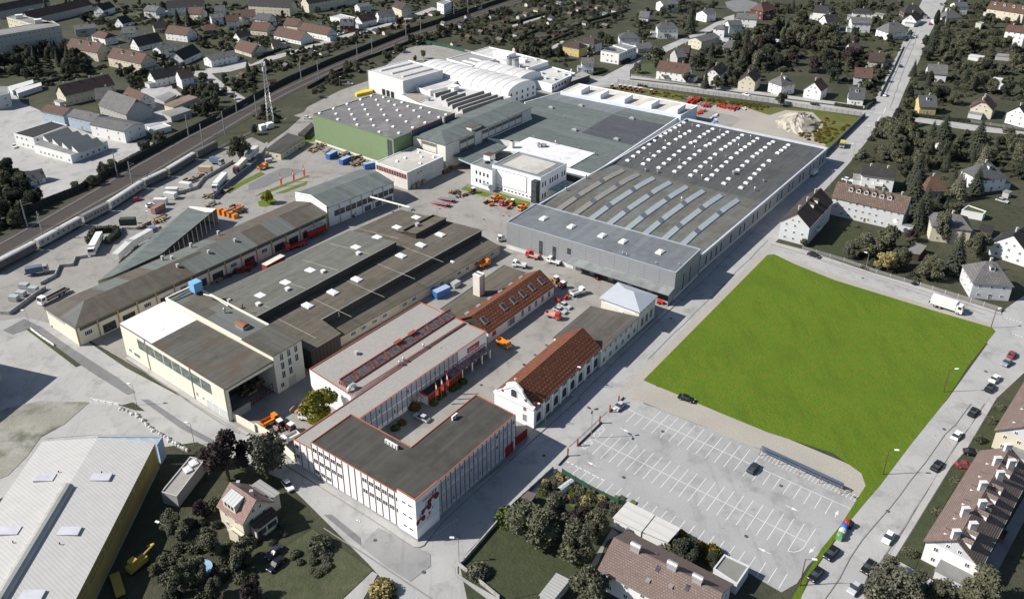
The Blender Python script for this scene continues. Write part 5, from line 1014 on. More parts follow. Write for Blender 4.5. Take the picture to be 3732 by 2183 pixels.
def barrel(name,label,a,b,w_,zw,rise,nrib,mm):
 """vault with its axis from a to b (world)"""
 a,b=V2(a),V2(b);dv=(b-a).normalized();nv=Vector((-dv.y,dv.x,0));N=12;L_=(b-a).length
 t=root(name,label,'hall',(a+b)/2)
 pts=[(nv*(w_/2*math.cos(math.pi*k/N)),zw+rise*math.sin(math.pi*k/N)**.8)for k in range(N+1)]
 x=MB()
 for k in range(N):x.face([(*(a+pts[k][0])[:2],pts[k][1]),(*(b+pts[k][0])[:2],pts[k][1]),(*(b+pts[k+1][0])[:2],pts[k+1][1]),(*(a+pts[k+1][0])[:2],pts[k+1][1])],0,True)
 x.build('roof',mm,t)
 x=MB()
 for e_ in(a,b):x.face([(*(e_+pt[0]*.995)[:2],pt[1]-.05)for pt in pts]+[(*(e_+pts[-1][0]*.995)[:2],0),(*(e_+pts[0][0]*.995)[:2],0)])
 for s_ in(0,-1):x.face([(*(a+pts[s_][0]*.995)[:2],0),(*(b+pts[s_][0]*.995)[:2],0),(*(b+pts[s_][0]*.995)[:2],zw),(*(a+pts[s_][0]*.995)[:2],zw)])
 x.build('wall',wh,t)
 for j in range(nrib+1):
  c=a+dv*(L_*j/nrib);x=MB()
  for k in range(N):x.bar((*(c+pts[k][0]*1.004)[:2],pts[k][1]),(*(c+pts[k+1][0]*1.004)[:2],pts[k+1][1]),.35,.1)
  x.build('rib',M('rib_grey',(.40,.39,.37)),t)
 return t
ma=V2(P('j1',1780,520,6.5));dr=(V2(P('j1',1640,585,6.5))-V2(P('j1',1085,425,6.5))).normalized();dr=(ma-(V2(P('j1',735,240,6.5))+V2(P('j1',850,320,6.5)))/2);Ld=dr.length;dr.normalize()
vm=M('white_vault',(.55,.545,.535),'felt',c2=(.53,.525,.52),bw=8,bh=1.5,ms=0)
bv=barrel('vaulted_hall','long white barrel vaulted hall with grey ribs across its roof',ma-dr*Ld,ma,25,5.6,5.2,13,vm)
wins(bv,ma+Vector((-dr.y,dr.x,0))*-12,ma+Vector((-dr.y,dr.x,0))*12,(1.2,4.6),5,1.2,1.6,frd,pane,1)
mc=V2(P('j1',1560,330,7));barrel('vaulted_hall','shorter white barrel vault behind the long vaulted hall beside two silos',mc-dr*20+AD*2,mc+dr*20+AD*2,22,5.0,4.5,6,vm)
def box3(name,label,pts,z,rm=None,wm=None,par=.4,cat='hall'):return flatb(name,label,cat,[V2(P('j1',*p,z))for p in pts],z,wm or wh,rm or M('grey_gravel_roof',(.29,.285,.275),'gravel',c2=(.25,.245,.24)),par,wh,.4)
b1_,_=box3('flat_hall','white flat roofed hall with grey gravel roof behind the vaults',((965,190),(1230,122),(1500,190),(1235,268)),9)
skylights(b1_,[P('j1',1160+62*(k%4)*.55+80*(k//4),222+8*(k%4)-24*(k//4),8.7)for k in range(8)],1.6,3.2,RA,acryl,curb_w,.7)
b2_,_=box3('flat_hall','stepped white flat roofed hall at the far right of the works',((1230,120),(1420,62),(1640,112),(2060,218),(1840,290),(1530,205)),8,M('pale_membrane'))
for p in((1640,150),(1780,190),(1930,205),(1480,120)):vent(b2_,'j1',*p,7.7,.8,.9,M('upstand_white'),'box')
for px,py,w_,l_,h_ in((1590,170,12,8,3.4),(1780,225,6,3,2.4)):c=P('j1',px,py,7.6);x=MB();x.box((c.x,c.y,7.2),w_,l_,h_,RA-R(90));x.build('plant_room',wh,b2_)
b3_,_=box3('flat_hall','white low hall with cluttered white roof next to the road junction',((1790,385),(2075,270),(2350,345),(2095,470)),4.8,M('pale_membrane'))
for p in((1890,385),(1990,350),(2030,405),(2150,330),(2230,365),(2120,415),(2300,370)):vent(b3_,'j1',*p,4.6,.9,.9,M('upstand_white'),'box')
vent(b3_,'j1',2303,378,4.6,4.4,.45,wh);e1=edge(_[:],V2(P('j1',2220,440,2)));wins(b3_,*e1,(1.6,),8,2.0,1.3,frd,pane,2,skip={(0,5),(0,6)})
flatb('canopy_roof','flat grey canopy roof on dark supports at the end of the white low hall','canopy',[V2(P('j1',*p,4.2))for p in((2310,430),(2505,365),(2420,330),(2330,372))],4.2,M('recess_dark',(.06,.06,.06)),M('grey_gravel_roof'),0,None,over=.4)  # solid dark walls fill the space below the canopy roof
for k,(px,py)in enumerate(((1640,395),(1705,415))):
 c=P('j1',px,py,0);t=root('silo',('left' if k==0 else 'right')+' steel silo of the pair between the white vaults','silo',c);x=MB();x.lathe((c.x,c.y,0),[(1.9+.3*k,0),(1.9+.3*k,12),(0.3,13.2)],14);x.build('tank',rail_m,t);x=MB();x.lathe((c.x,c.y,12.2),[(1.8+.3*k,0),(1.8+.3*k,1.0),(1.75+.3*k,1.0)],14);x.build('railing',M('steel_dark',(.2,.2,.2)),t)
q=[V2(P('j1',*p,6))for p in((690,690),(1085,505),(1380,535),(1690,600),(1110,780))]
st_,_=flatb('saw_tooth_hall','hall with seven glazed saw-tooth roof ridges behind the green hall','hall',[V2(P('j1',*p,5.5))for p in((660,670),(1060,480),(1660,600),(1060,790))],5.5,wh,M('pale_membrane'),.3,wh,.3)
for(a,b)in(((830,588),(1000,545)),((890,622),(1065,560)),((945,655),(1155,580)),((960,690),(1355,560)),((1010,715),(1430,578)),((1070,742),(1500,600)),((1120,765),(1560,620))):
 x=MB();p,r_=V2(P('j1',*a,6)),V2(P('j1',*b,6));dv=(r_-p).normalized();nv=Vector((dv.y,-dv.x,0))
 A3=lambda c:[(*(c-nv*2.6)[:2],5.2),(*(c+nv*.5)[:2],7.7),(*(c+nv*1.0)[:2],7.6),(*(c+nv*1.5)[:2],5.2)]
 s_,e_=A3(p),A3(r_)
 for i in range(3):x.face([s_[i],e_[i],e_[i+1],s_[i+1]],(0,0,1)[i])
 x.face(s_,0);x.face(e_,0);x.build('saw_tooth',[M('pale_membrane'),M('tooth_glass',(.10,.10,.10),'seam',bw=.8,c2=(.30,.30,.30))],st_)
box3('link_roof','low pale roofed block with stepped canopies between the white store and the saw teeth',((555,455),(830,390),(1085,425),(980,490),(760,545)),7,M('pale_membrane'))
box3('link_roof','low grey brown stained roof in front of the white store doors',((470,575),(640,525),(880,620),(700,690)),5,M('stained_roof',(.30,.28,.25),'gravel',stain=(.14,.13,.12)))
vent(st_,'j1',790,590,5.5,3.2,.8,wh,'box');vent(st_,'j1',770,635,5.5,1.6,.8,rail_m,'box');vent(st_,'j1',1040,530,5.5,2.6,2.2,wh,'box')
# ================================================================ NEIGHBOURS: houses, blocks, sheds
WALL={'w':('white',M('house_white',(.70,.70,.68),var=.06)),'c':('cream',M('house_cream',(.56,.51,.39),var=.08)),'g':('grey',M('house_grey',(.40,.39,.37),var=.08)),'y':('yellow',M('house_yellow',(.50,.40,.17),var=.08)),'b':('blue',M('house_blue',(.33,.40,.48),var=.06)),'r':('dark red',M('house_red',(.13,.045,.038),var=.1)),'p':('pale grey',M('house_pale',(.52,.53,.54),var=.06)),'d':('dark brown',M('house_timber',(.09,.065,.045),'seam',bw=.4,c2=(.05,.036,.026))),'o':('greenish',M('house_green',(.40,.42,.33),var=.08))}
ROOF={'rb':('red-brown',M('roof_redbrown',(.135,.078,.058),'tile',c2=(.10,.062,.05),bw=.8,bh=.9,ms=.08)),'dk':('dark',M('roof_dark',(.05,.047,.046),'tile',c2=(.038,.036,.036),bw=.8,bh=.9,ms=.08)),'gr':('grey',M('roof_grey',(.15,.148,.145),'tile',c2=(.12,.118,.116),bw=.9,bh=.9,ms=.06)),'bd':('dark brown',M('roof_brown',(.078,.057,.05),'tile',c2=(.06,.045,.04),bw=.8,bh=.9,ms=.08)),'br':('brown',M('roof_tan',(.17,.12,.095),'tile',c2=(.12,.085,.068),bw=.9,bh=1.0,ms=.1)),'sl':('slate grey',M('roof_slate',(.10,.103,.107),'tile',c2=(.085,.087,.09),bw=.8,bh=.8,ms=.05)),'mp':('brown tiled',M('roof_mauve',(.21,.155,.135),'tile',c2=(.175,.13,.115),bw=.6,bh=.5,ms=.05))}
hpane=M('house_pane',(.05,.055,.06),'glass',rough=.12,spec=.5);hfr=M('house_frame',(.72,.72,.70),'flat');chim_m=M('chimney_render',(.42,.40,.38));door_m=M('house_door',(.16,.10,.06))
FOOT=[]
def dress(r,q,roof,ax,ze,zr,hip,sp=3.0,gw=True,chim=1,seed=0,ww=1.0,wh_=1.2,cm=None):
 A,B_,d,n,L=ax;rnd=random.Random(seed)
 nf=max(1,int((ze+.5)/2.75));zs=[(.95 if ze>3.2 else .8)+(ze/nf)*k for k in range(nf)]
 for i in range(4):
  a,b=q[i],q[(i+1)%4];Le=(b-a).length;k=max(2,int(Le/sp))
  skip={(rr,ii)for rr in range(nf)for ii in range(k)if rnd.random()<.12}
  wins(r,a,b,[z for z in zs if z+wh_<ze-.1],k,ww,wh_,hfr,hpane,1,.6,.6,False,skip)
  if(i%2==1)and not hip and gw and zr-ze>2.6:
   wins(r,a,b,(ze+.45,),2,.9,1.1,hfr,hpane,1,Le*.28,Le*.28)
 a,b=q[0],q[1]
 p=a+(b-a)*.5;win(r,(*p[:2],.02),math.atan2((b-a).y,(b-a).x)+math.pi,1.05,2.05,hfr,door_m,0,name='door')
 for k in range(chim):
  t=(k+.5)/chim if chim>1 else .35+.3*rnd.random();p=A+(B_-A)*t+n*.6;chimney(roof,p,zr-1.2,zr+.9,.65,cm or chim_m)
 k_=(zr-ze)/max(.1,((q[1]-q[2]).length/2))
 for _ in range(rnd.choice((0,1,2,3))if nf<4 else 0):
  sd=rnd.choice((-1,1));t,s=rnd.uniform(.12,.88),rnd.uniform(1.4,2.8);c=A+(B_-A)*t+n*sd*s
  if not hip or .3<t<.7:x=MB();x.face([(*(c+d*u+n*sd*v)[:2],zr-k_*(s+v)+.1)for u,v in((-.4,-.6),(.4,-.6),(.4,.6),(-.4,.6))]);x.build('rooflight',hpane,roof)
 i=rnd.choice((0,2));a,b=q[i],q[i+1];e=(b-a).normalized();o=Vector((e.y,-e.x,0));Le=(b-a).length
 x=MB();x.bar((*(a+o*(.42))[:2],ze-.32),(*(b+o*.42)[:2],ze-.32),.14,.14);x.build('gutter',M('gutter_zinc',(.2,.2,.2)),r)
 if rnd.random()<.45 and nf>1 and nf<4:
  p=a+e*Le*rnd.uniform(.3,.7)+o*.7;rz=math.atan2(e.y,e.x);x=MB();x.box((p.x,p.y,2.75),3.6,1.4,.16,rz);x.box((*(p+o*.66)[:2],2.91),3.6,.08,.9,rz)
  for s in(-1,1):x.box((*(p+e*1.76*s)[:2],2.91),.08,1.3,.9,rz)
  x.build('balcony',rnd.choice((hfr,M('balcony_wood',(.16,.10,.06)),WALL['p'][1])),r)
 if rnd.random()<.4 and nf<4 and gw:
  j=rnd.choice((1,3));a,b=q[j],q[(j+1)%4];e=(b-a).normalized();o=Vector((e.y,-e.x,0));Le=(b-a).length;w_,h_=rnd.uniform(2.6,4.0),rnd.uniform(2.4,2.9);s0=rnd.choice((0,Le*.35))
  p4=[a+e*s0+o*.02,a+e*(s0+Le*.62)+o*.02,a+e*(s0+Le*.62)+o*w_,a+e*s0+o*w_];x=MB();x.prism(ccw(p4),0,h_,0,None,False);x.prism(inset(ccw(p4),-.15),h_,h_+.18,1,None,True,True);x.build('side_wing',[cm or WALL['p'][1],M('flat_roof_grey',(.21,.21,.205),'felt',c2=(.18,.18,.175),bw=8,bh=2)],r);FOOT.append([V2(p)for p in p4])
 FOOT.append(([V2(p)for p in q]))
def dormer(roof,ax,t,side,ze,zr,w,s=2.2,wid=1.5,h=1.5,wm=None,rm=None):
 """a small gabled dormer at t along the ridge, s metres down the slope"""
 A,B_,d,n,L=ax;n=n*side;k=(zr-ze)/(w/2);c=A+(B_-A)*t+n*(s+1.2);z0=zr-k*(s+1.2)
 x=MB();hw=wid/2;back=min(s+.8,(h+.5)/k)
 f=[(c-d*hw,z0),(c+d*hw,z0),(c+d*hw,z0+h),(c,z0+h+.5),(c-d*hw,z0+h)]
 x.face([(*p[:2],z)for p,z in f],0)
 for sg_ in(-1,1):e=c+d*hw*sg_;x.face([(*e[:2],z0),(*e[:2],z0+h),(*(e-n*h/k)[:2],z0+h)],0)
 for sg_ in(-1,1):
  e=c+d*(hw+.15)*sg_;x.face([(*(e+n*.15)[:2],z0+h-.05),(*(c+n*.15)[:2],z0+h+.5),(*(c-n*(h+.5)/k)[:2],z0+h+.5),(*(e-n*h/k)[:2],z0+h-.05)],1)
 pw=.36*wid;x.face([(*(c+n*.03+d*u)[:2],z0+v)for u,v in((-pw,.3),(pw,.3),(pw,h-.1),(-pw,h-.1))],2)
 x.build('dormer',[wm or hfr,rm,hpane],roof)
def house(t,x1,y1,x2,y2,w,ze,zr,wc,rc,note,hip=0.0,chim=1,half=0.0,dorm=(),sp=3.5,cat='house',name='house',word='house',over=.45,gm=None):
 if .55<=(zr-ze)/(w/2)<.85:zr=ze+.85*w/2
 A=P(t,x1,y1,zr);B_=P(t,x2,y2,zr)
 wl,wm=WALL[wc];rl,rm=ROOF[rc]
 kind='hipped' if hip else 'gabled';lab=f'{wl} {word} with {rl} {kind} roof {note}'
 r,q,roof,ax=gable(name,lab,cat,A,B_,w,ze,zr,wm,rm,over,hip=hip,half=half)
 dress(r,q,roof,ax,ze,zr,hip,sp,True,chim,int(x1*7+y1))
 for(tt,sd)in dorm:dormer(roof,ax,tt,sd,ze,zr,w,(w/2)*.25,rm=rm)
 return r,q,roof,ax
def flat(t,pts,z,wc,note,rm=None,name='flat_house',cat='house',word='flat roofed house',win_=True,par=.3,over=.0,pm=None):
 wl,wm=WALL[wc]if isinstance(wc,str)else wc
 r,q=flatb(name,f'{wl} {word} {note}',cat,[V2(p)for p in PL(t,pts,z)],z,wm,rm or M('flat_roof_grey',(.21,.21,.205),'felt',c2=(.18,.18,.175),bw=8,bh=2),par,pm,.25,over=over)
 FOOT.append(q)
 if win_:
  nf=max(1,int(z/2.8))
  for i in range(len(q)):
   a,b=q[i],q[(i+1)%len(q)];k=int((b-a).length/3.2)
   if k:wins(r,a,b,[.9+k_*(z/nf)for k_ in range(nf)],k,1.3,1.3,hfr,hpane,1,.4,.4,False,{(rr,ii)for rr in range(nf)for ii in range(k)if(ii*3+rr*5)%7==0})
 return r,q
H_=house
r,q=flat('i8',[(925,185),(-60,345),(-60,255),(800,110)],16,'g','in the upper left, five storeys, long side in shade',name='apartment_block',cat='apartment block',word='flat roofed apartment block')  # wall grey carries the shade of the long side; rear wing stays cream
r,q=flat('i8',[(870,150),(250,15),(100,60),(500,165)],16,'c','at an angle behind the five storey block',name='apartment_block',cat='apartment block',word='flat roofed apartment wing')
for px,py in((300,70),(590,140)):c=P('i8',px,py,16);x=MB();x.box((c.x,c.y,15.6),5,4,2.8,.5);x.build('lift_house',WALL['w'][1],r)
for a in[('A1',-60,42,330,-32,11,6.5,10.5,'g','dk','at the very top left corner of the view'),('A1',170,92,640,-12,11,6.5,10.5,'g','bd','second long terrace from the top left corner'),('A2',350,-25,720,-85,12,8,12,'c','dk','longest at the top edge'),('A2',-40,-20,270,-5,12,8,12,'c','dk','cream row at the top edge above the side street')]:
 H_(*a,chim=5,name='terrace_row',word='terrace',cat='terrace')
for a in[(715,42,805,12,9,5,9,'w','dk','near the top beside the long dark terrace'),(1085,40,1180,48,11,6,9,'p','gr','with its pale gable facing the lawn, top left'),(862,130,935,112,9,3.5,8,'w','dk','with steep white gable near the pale gable house'),(540,192,700,175,11,5.5,7.5,'g','gr','low and long, right of the five storey block'),(895,200,1000,195,9,5,7.5,'w','gr','between the steep white gable and the black roof'),(975,280,1160,240,11,3.5,9,'w','dk','large black roof with white gable above the yellow houses'),(1120,162,1210,152,9,4,8,'c','dk','small, behind the long half red roof'),(1145,345,1270,315,9,6,8,'w','gr','bright gable right of the yellow houses'),(1285,385,1420,325,11,4,9,'w','dk','tall white gable with wide dormer near the street bend'),(1520,415,1720,372,10,5,7,'w','gr','long, at the corner of the sloping side street'),(1100,527,1310,482,10,5,9,'w','dk','with white porch gable below the second yellow house'),(1300,520,1400,502,10,6.5,10,'w','bd','tall, with balcony gable beside the ramp road'),(1400,55,1500,60,9,5.5,9,'c','rb','half hidden by dark conifers, top left'),(1545,110,1640,100,9,6,8,'p','gr','beside the square red roofed house'),(1660,115,1760,108,9,6,9,'w','rb','square, with bright red roof near the top'),(1770,78,1880,70,10,5,8,'w','br','behind the red roofed square house'),(1505,185,1590,180,8,2.8,6,'d','rb','small dark red roof among dense trees'),(1735,240,1830,220,8,4,7,'w','dk','small, behind hedges right of the garden trees'),(1770,292,1900,330,11,3,8,'c','rb','broad, alone at the side street'),(1580,45,1660,40,8,6,9.5,'w','gr','tall narrow white gable near the top')]:
 H_('A1',*a)
H_('A1',725,230,800,246,10,5.5,8,'w','rb','small, above the first yellow house',hip=2.5)
H_('A1',1245,187,1410,206,10,5.5,8.5,'w','rb','long, half red half grey, above the yellow houses',chim=2)
H_('A1',1225,8,1500,-8,11,6.5,11,'w','dk','long, with a broad white gable at the top edge',chim=3)
for k,a in enumerate([('A1',525,282,760,322),('A1',835,350,1085,400)]):
 H_(*a,11.5,6.5,11,'c','rb',['left of two alike above the barn','right of two alike above the barn'][k],chim=3,dorm=((.35,-1),(.65,-1)),name='apartment_house',cat='apartment house',word='apartment house')
H_('A1',425,632,800,548,12,6,11,'c','bd','long, its cream gable turned to the carport',chim=4,name='farm_house',word='farm house')
H_('A1',690,655,830,640,11,7,10.5,'y','gr','with clipped yellow gable beside the grey barn',half=.3)
H_('A1',800,665,1010,735,15,6,11.5,'g','gr','biggest roof left of the railway, barn like',half=.25,name='barn',cat='barn',word='barn')
H_('A1',945,642,1075,695,9,5.5,9,'w','rb','tucked behind the ridge of the grey barn')
H_('A1',350,768,520,800,10,6.5,8.8,'b','rb','left half of the long blue office house',name='office_house',word='office house',chim=2);H_('A1',545,803,740,845,10,6.5,8.8,'b','gr','right half of the long blue office house',name='office_house',word='office house',chim=0)
H_('A1',730,865,990,918,13,6.5,8.2,'w','gr','windowless looking, joined to the blue office house',name='store_hall',cat='hall',word='hall',chim=0,sp=8)
H_('A1',185,1272,310,1242,7,2.8,4.8,'w','gr','small hut by the dark trees at the left edge',chim=0,name='hut',cat='hut',word='hut')
r,q=flat('A1',[(100,985),(385,895),(495,925),(245,1020)],6.5,'w','tall part of the saw-tooth works left of the railway',ROOF['dk'][1],name='works_block',cat='works',word='flat block')
r,q=flat('A1',[(245,1068),(330,1030),(790,1038),(520,1145)],4.5,'w','with four saw-tooth roofs left of the railway',M('flat_roof_grey'),name='saw_tooth_works',cat='works',word='low works hall')
for k in range(4):
 x=MB();p,s=V2(P('A1',320+72*k,1030+27*k,5)),V2(P('A1',500+72*k,972+25*k,5));dv=(s-p).normalized();nv=Vector((dv.y,-dv.x,0))
 f=lambda c:[(*(c-nv*.3)[:2],4.4),(*(c+nv*.1)[:2],7.2),(*(c+nv*4.6)[:2],4.4)]
 a,b=f(p),f(p+dv*14);x.face([a[0],b[0],b[1],a[1]],1);x.face([a[1],b[1],b[2],a[2]],0);x.face(a,1);x.face(b,1);x.build('saw_tooth',[M('tooth_sheet',(.13,.14,.145),'seam',bw=1.2,c2=(.2,.21,.21)),WALL['w'][1]],r)
for k,z in enumerate(([(60,640),(240,590),(245,615),(90,670)],[(110,660),(300,610),(305,632),(130,690)])):
 flat('A1',z,3,'p',['rear','front'][k]+' one of two behind the dark hedge',M('sheet_white',(.55,.55,.54),'seam',bw=1.0),name='carport',cat='carport',word='carport',win_=False,par=0,over=.2)
flat('A1',[(-60,640),(60,640),(65,690),(-60,720)],8,'p','cut by the left edge of the view',name='office_house',cat='office',word='flat roofed office')
flat('A1',[(1210,772),(1390,702),(1455,720),(1280,792)],3.4,'c','brown, long, below the balcony house by the ramp',M('roof_rust_flat',(.2,.15,.12),'felt',bw=6,bh=1),name='garage',cat='garage',word='garage row',win_=False,par=0,over=.3)
flat('A1',[(1195,830),(1340,790),(1410,812),(1260,862)],3.4,'g','with grey roof and open front near the barn',None,name='shed',cat='shed',word='shed',win_=False,par=0,over=.3)
flat('A1',[(1085,935),(1200,905),(1262,930),(1130,965)],3,'w','by the fence, right of the windowless hall',M('pale_flat',(.42,.42,.41),'felt',bw=6,bh=2),name='garage',cat='garage',word='garage',win_=False)
flat('A1',[(1150,720),(1250,680),(1300,700),(1210,750)],3.4,'g','grey roofed lean-to behind the brown garages',None,name='shed',cat='shed',word='shed',win_=False,par=0,over=.3)
for a in[(10,97,120,107,9,5,8,'w','sl','at the side street, left of the red roofs'),(-20,160,110,172,11,4,8,'c','rb','first red roof along the side street'),(165,197,370,237,11,3.5,8.5,'w','rb','longest red roof by the side street, two chimneys'),(225,132,330,142,10,5,8.5,'c','rb','behind the longest red roof, with a gable'),(350,167,560,207,10,4.5,8,'w','rb','with white dormer, before the dark red house'),(745,117,860,92,10,4.5,8.5,'w','bd','right of the dark red house'),(890,85,1010,70,9,5,8.5,'w','gr','with cross gable along the street near the track'),(1038,5,1110,30,9,7,11,'c','bd','tall cream gable at the street end'),(110,297,180,290,8,3,6,'w','bd','small, below the longest red roof'),(-10,320,40,335,8,4,7,'g','gr','small grey one by the hedge'),(740,30,830,18,10,5,7,'p','gr','pale low one near the top edge')]:
 H_('A2',*a,chim=2 if a[4]>10 else 1)
H_('A2',622,140,725,140,9.5,5,8.2,'r','sl','only dark red one, with white window frames',dorm=((.3,-1),(.7,-1)))
flat('A2',[(545,125),(620,105),(735,130),(690,150)],4,'w','behind the dark red house',M('pale_flat'),name='garage',cat='garage',word='garage row')
flat('A2',[(1335,22),(1390,0),(1440,12),(1385,36)],8,'w','modern white cube at the top by the track')
H_('A3',440,306,495,316,10,6,8.5,'y','bd','bright yellow, near the allotments',hip=4);H_('A3',545,276,605,286,10,6,8.5,'p','bd','behind the bright yellow house',hip=4)
flat('A3',[(655,378),(745,340),(860,370),(790,400)],7,'w','with solar panels, at the road junction');flat('A3',[(745,335),(810,318),(920,347),(850,368)],7.4,'w','right half of the white cubes at the junction')
x=MB();c=P('A3',720,362,7.4)
for k in range(3):
 for j in range(4):p=c+BD*(j*1.7-2)+AD*(k*1.3-1.5);x.face([(*(p+BD*u+AD*v)[:2],7.25+(v+.5)*.5)for u,v in((-.75,-.5),(.75,-.5),(.75,.5),(-.75,.5))])
o=thing(x,'solar_array',M('solar_panel',(.03,.04,.07),'glass',rough=.1),'tilted dark blue solar array on the white cube roof','solar panels',c)
for a in[(510,428,605,428,11,6,8.2,'w','gr','at the corner opposite the works canopy'),(905,322,1020,312,10,3,5.5,'g','gr','low long roof behind the white cubes'),(1090,5,1205,-5,12,6.5,9,'w','gr','big, at the top, left of the tall conifer'),(945,82,1020,87,9,3.5,6,'w','gr','small, left of the big white house at the top'),(1400,78,1475,62,10,6,8.5,'w','gr','with terraces, behind the tall conifer'),(1350,277,1490,242,11,6,8,'c','gr','long low gable along the second road'),(1590,152,1690,150,10,6,8.5,'w','sl','with roof terrace, left of the largest grey roof'),(1660,97,1820,107,12,6.5,9,'w','gr','largest grey roof, with balconies, near the roundabout'),(1195,362,1262,356,10,5,8,'g','gr','behind the big round tree'),(1255,332,1320,337,9,5,8.5,'r','bd','between round tree and cream gable')]:
 H_('A3',*a)
H_('A3',835,241,895,241,12,5.5,8.2,'w','sl','broad hip, above the white cubes',hip=4.5);H_('A3',1110,167,1185,167,11,7.5,10.5,'w','sl','three storeys, with corner balconies',hip=4);H_('A3',1532,187,1560,190,10,8.5,10,'w','gr','tower like cube by the conifers',hip=3)
H_('A3',1838,22,1885,12,12,7,11,'r','rb','villa at the roundabout',hip=4.5,chim=2);H_('A3',1602,297,1648,300,9,3.5,6.2,'w','gr','small bungalow with hip roof before the conifers',hip=3.5)
r=H_('A3',1090,446,1318,476,10.5,6,10.5,'w','rb','broad, half beige, facing the long concrete wall',chim=2)
H_('A3',1480,505,1548,455,9.5,6,10,'w','bd','second gable house along the concrete wall',half=.25);H_('A3',1738,548,1785,508,9.5,6,10,'c','bd','third gable house along the concrete wall',half=.25)
H_('A4',95,558,128,552,10,6,10,'w','gr','with small dormer, fourth along the concrete wall',hip=3.8,dorm=((.5,-1),));H_('A4',338,605,390,572,9.5,5.5,10,'w','rb','with plain white gable, fifth along the concrete wall');H_('A4',600,640,722,650,11,4,8,'w','sl','chalet at the crossing with carved balcony',dorm=((.5,-1),))
for a in[(642,497,780,508,10,5,9,'p','rb','with gabled dormer, behind the chalet'),(748,387,868,396,10,4,8,'o','bd','with a green lean-to, along the upper street'),(592,320,675,320,9,3.5,7,'w','bd','low dark roof inside the dense trees'),(352,37,450,47,10,6.5,9.5,'w','dk','near the top, first of the three tall white ones'),(412,112,510,106,10,7,10,'w','dk','with stacked balconies, before the dense trees'),(612,127,760,131,11,7,10,'w','gr','with solar panels and long balconies'),(1050,107,1092,80,10,4,8.5,'w','bd','small white gable at the upper street corner'),(1180,472,1330,482,10,5,8,'w','gr','half hidden by trees right of the upper street'),(1370,17,1465,17,11,6,8.5,'w','sl','at the top, left of the cream row'),(1852,785,1920,765,10,6,10,'w','dk','cut by the right edge at the wall road')]:
 H_('A4',*a)
for a in[(672,62,742,66,10,6,8.5,'w','dk','behind the solar roof'),(895,167,960,162,13,5.5,9.5,'w','gr','very broad hip at the upper street'),(1040,37,1100,37,11,5,8.5,'d','dk','dark one at the top by the upper street'),(1320,82,1370,77,10,5,8,'c','gr','behind the bare tree right of the upper street')]:
 H_('A4',*a,hip=4.5)
H_('A4',1650,8,1930,48,11,7,11,'c','rb','with balconies and dormers, top right corner',chim=0,dorm=((.15,-1),(.4,-1),(.65,-1),(.9,-1)),name='terrace_row',cat='terrace',word='row of flats')
H_('A4',1775,182,1930,202,12,10.5,13.5,'w','rb','four storeys, at right edge',chim=2,name='apartment_house',cat='apartment house',word='apartment house')
flat('A4',[(1535,170),(1560,162),(1595,168),(1575,180)],4,'o','tiny, with green flat roof near the right edge',M('roof_pale_green',(.25,.3,.27)),name='kiosk',cat='kiosk',word='kiosk')
H_('A4',1110,702,1245,707,10.5,4.5,9,'y','sl','with white cross gable at the wall road',half=.2,dorm=((.5,-1),));H_('A4',1592,742,1622,700,10,5.2,9.5,'c','rb','with rounded white gable and shutters at the wall road',half=.3,chim=2)
H_('i7',1480,12,1985,75,10,6.5,8.8,'w','dk','bright white, behind the long tan roof',chim=2);H_('A4',1205,1302,1250,1302,10,3.5,7,'g','rb','red hip among trees behind the tan roof',hip=4);H_('A4',1592,1203,1640,1198,11.5,6,10,'w','sl','square one right of the tan roof',hip=5,dorm=((.5,-1),))
for z,h_,wc,n_ in(([(1235,1062),(1310,1040),(1380,1080),(1300,1096)],2.6,'w','white awning roof in the dark gardens'),([(1665,622),(1700,606),(1742,622),(1715,640)],2.6,'w','white shed roof among trees, right side'),([(1480,412),(1500,400),(1600,415),(1580,432)],2.6,'p','pale glasshouse roof in the right gardens'),([(1680,412),(1700,396),(1830,405),(1820,425)],2.8,'g','long grey garage roof in the right gardens'),([(1655,582),(1670,570),(1735,578),(1725,592)],2.4,'p','pale blue garden roof below the garages'),([(1735,1412),(1760,1400),(1800,1412),(1780,1425)],2.6,'g','garage beside the square grey hip house'),([(780,105),(800,95),(868,105),(850,118)],3,'o','green terrace roof beside the solar house'),([(40,312),(60,290),(90,295),(85,318)],2.2,'p','pale tunnel shed on the lawn')):
 flat('A4',z,h_,wc,n_,M('sheet_white')if wc in 'wp' else None,name='garden_shed',cat='shed',word='shed',win_=False,par=0,over=.2)
r=H_('i7',505,715,862,345,10.5,8.0,12.2,'p','bd','with its gable to the meadow',chim=3,dorm=((.45,-1),(.62,-1)),name='apartment_house',cat='apartment house',word='apartment house',sp=2.8)
r=H_('i7',1110,245,2205,480,11,7.8,12,'p','br','with six small dormers facing the lawn',chim=4,dorm=[(.22+.105*k,-1)for k in range(6)],name='apartment_house',cat='apartment house',word='apartment house',sp=2.6)
x=MB();c=P('i7',1960,840,5);o_=-AD
x.tube(c-o_*.2,c,.9,.9,14);x.build('satellite_dish',hfr,r[0])
H_('B4',1290,95,1420,110,12,6.5,9.5,'c','gr','behind the weeping birch',hip=4);H_('B4',1808,258,1900,195,12,5.5,10.5,'w','dk','with planted terrace at the right edge');H_('B4',1612,452,1685,458,12,6,9.6,'p','gr','pale blue-grey cube at the crossing',hip=4.8,dorm=((.5,-1),))
flat('B4',[(1025,388),(1068,312),(1168,340),(1118,402)],3,'d','weathered open shed between garden trees',M('shed_roof',(.2,.195,.185),stain=(.1,.1,.09)),name='garden_shed',cat='shed',word='shed',win_=False,par=0,over=.2)
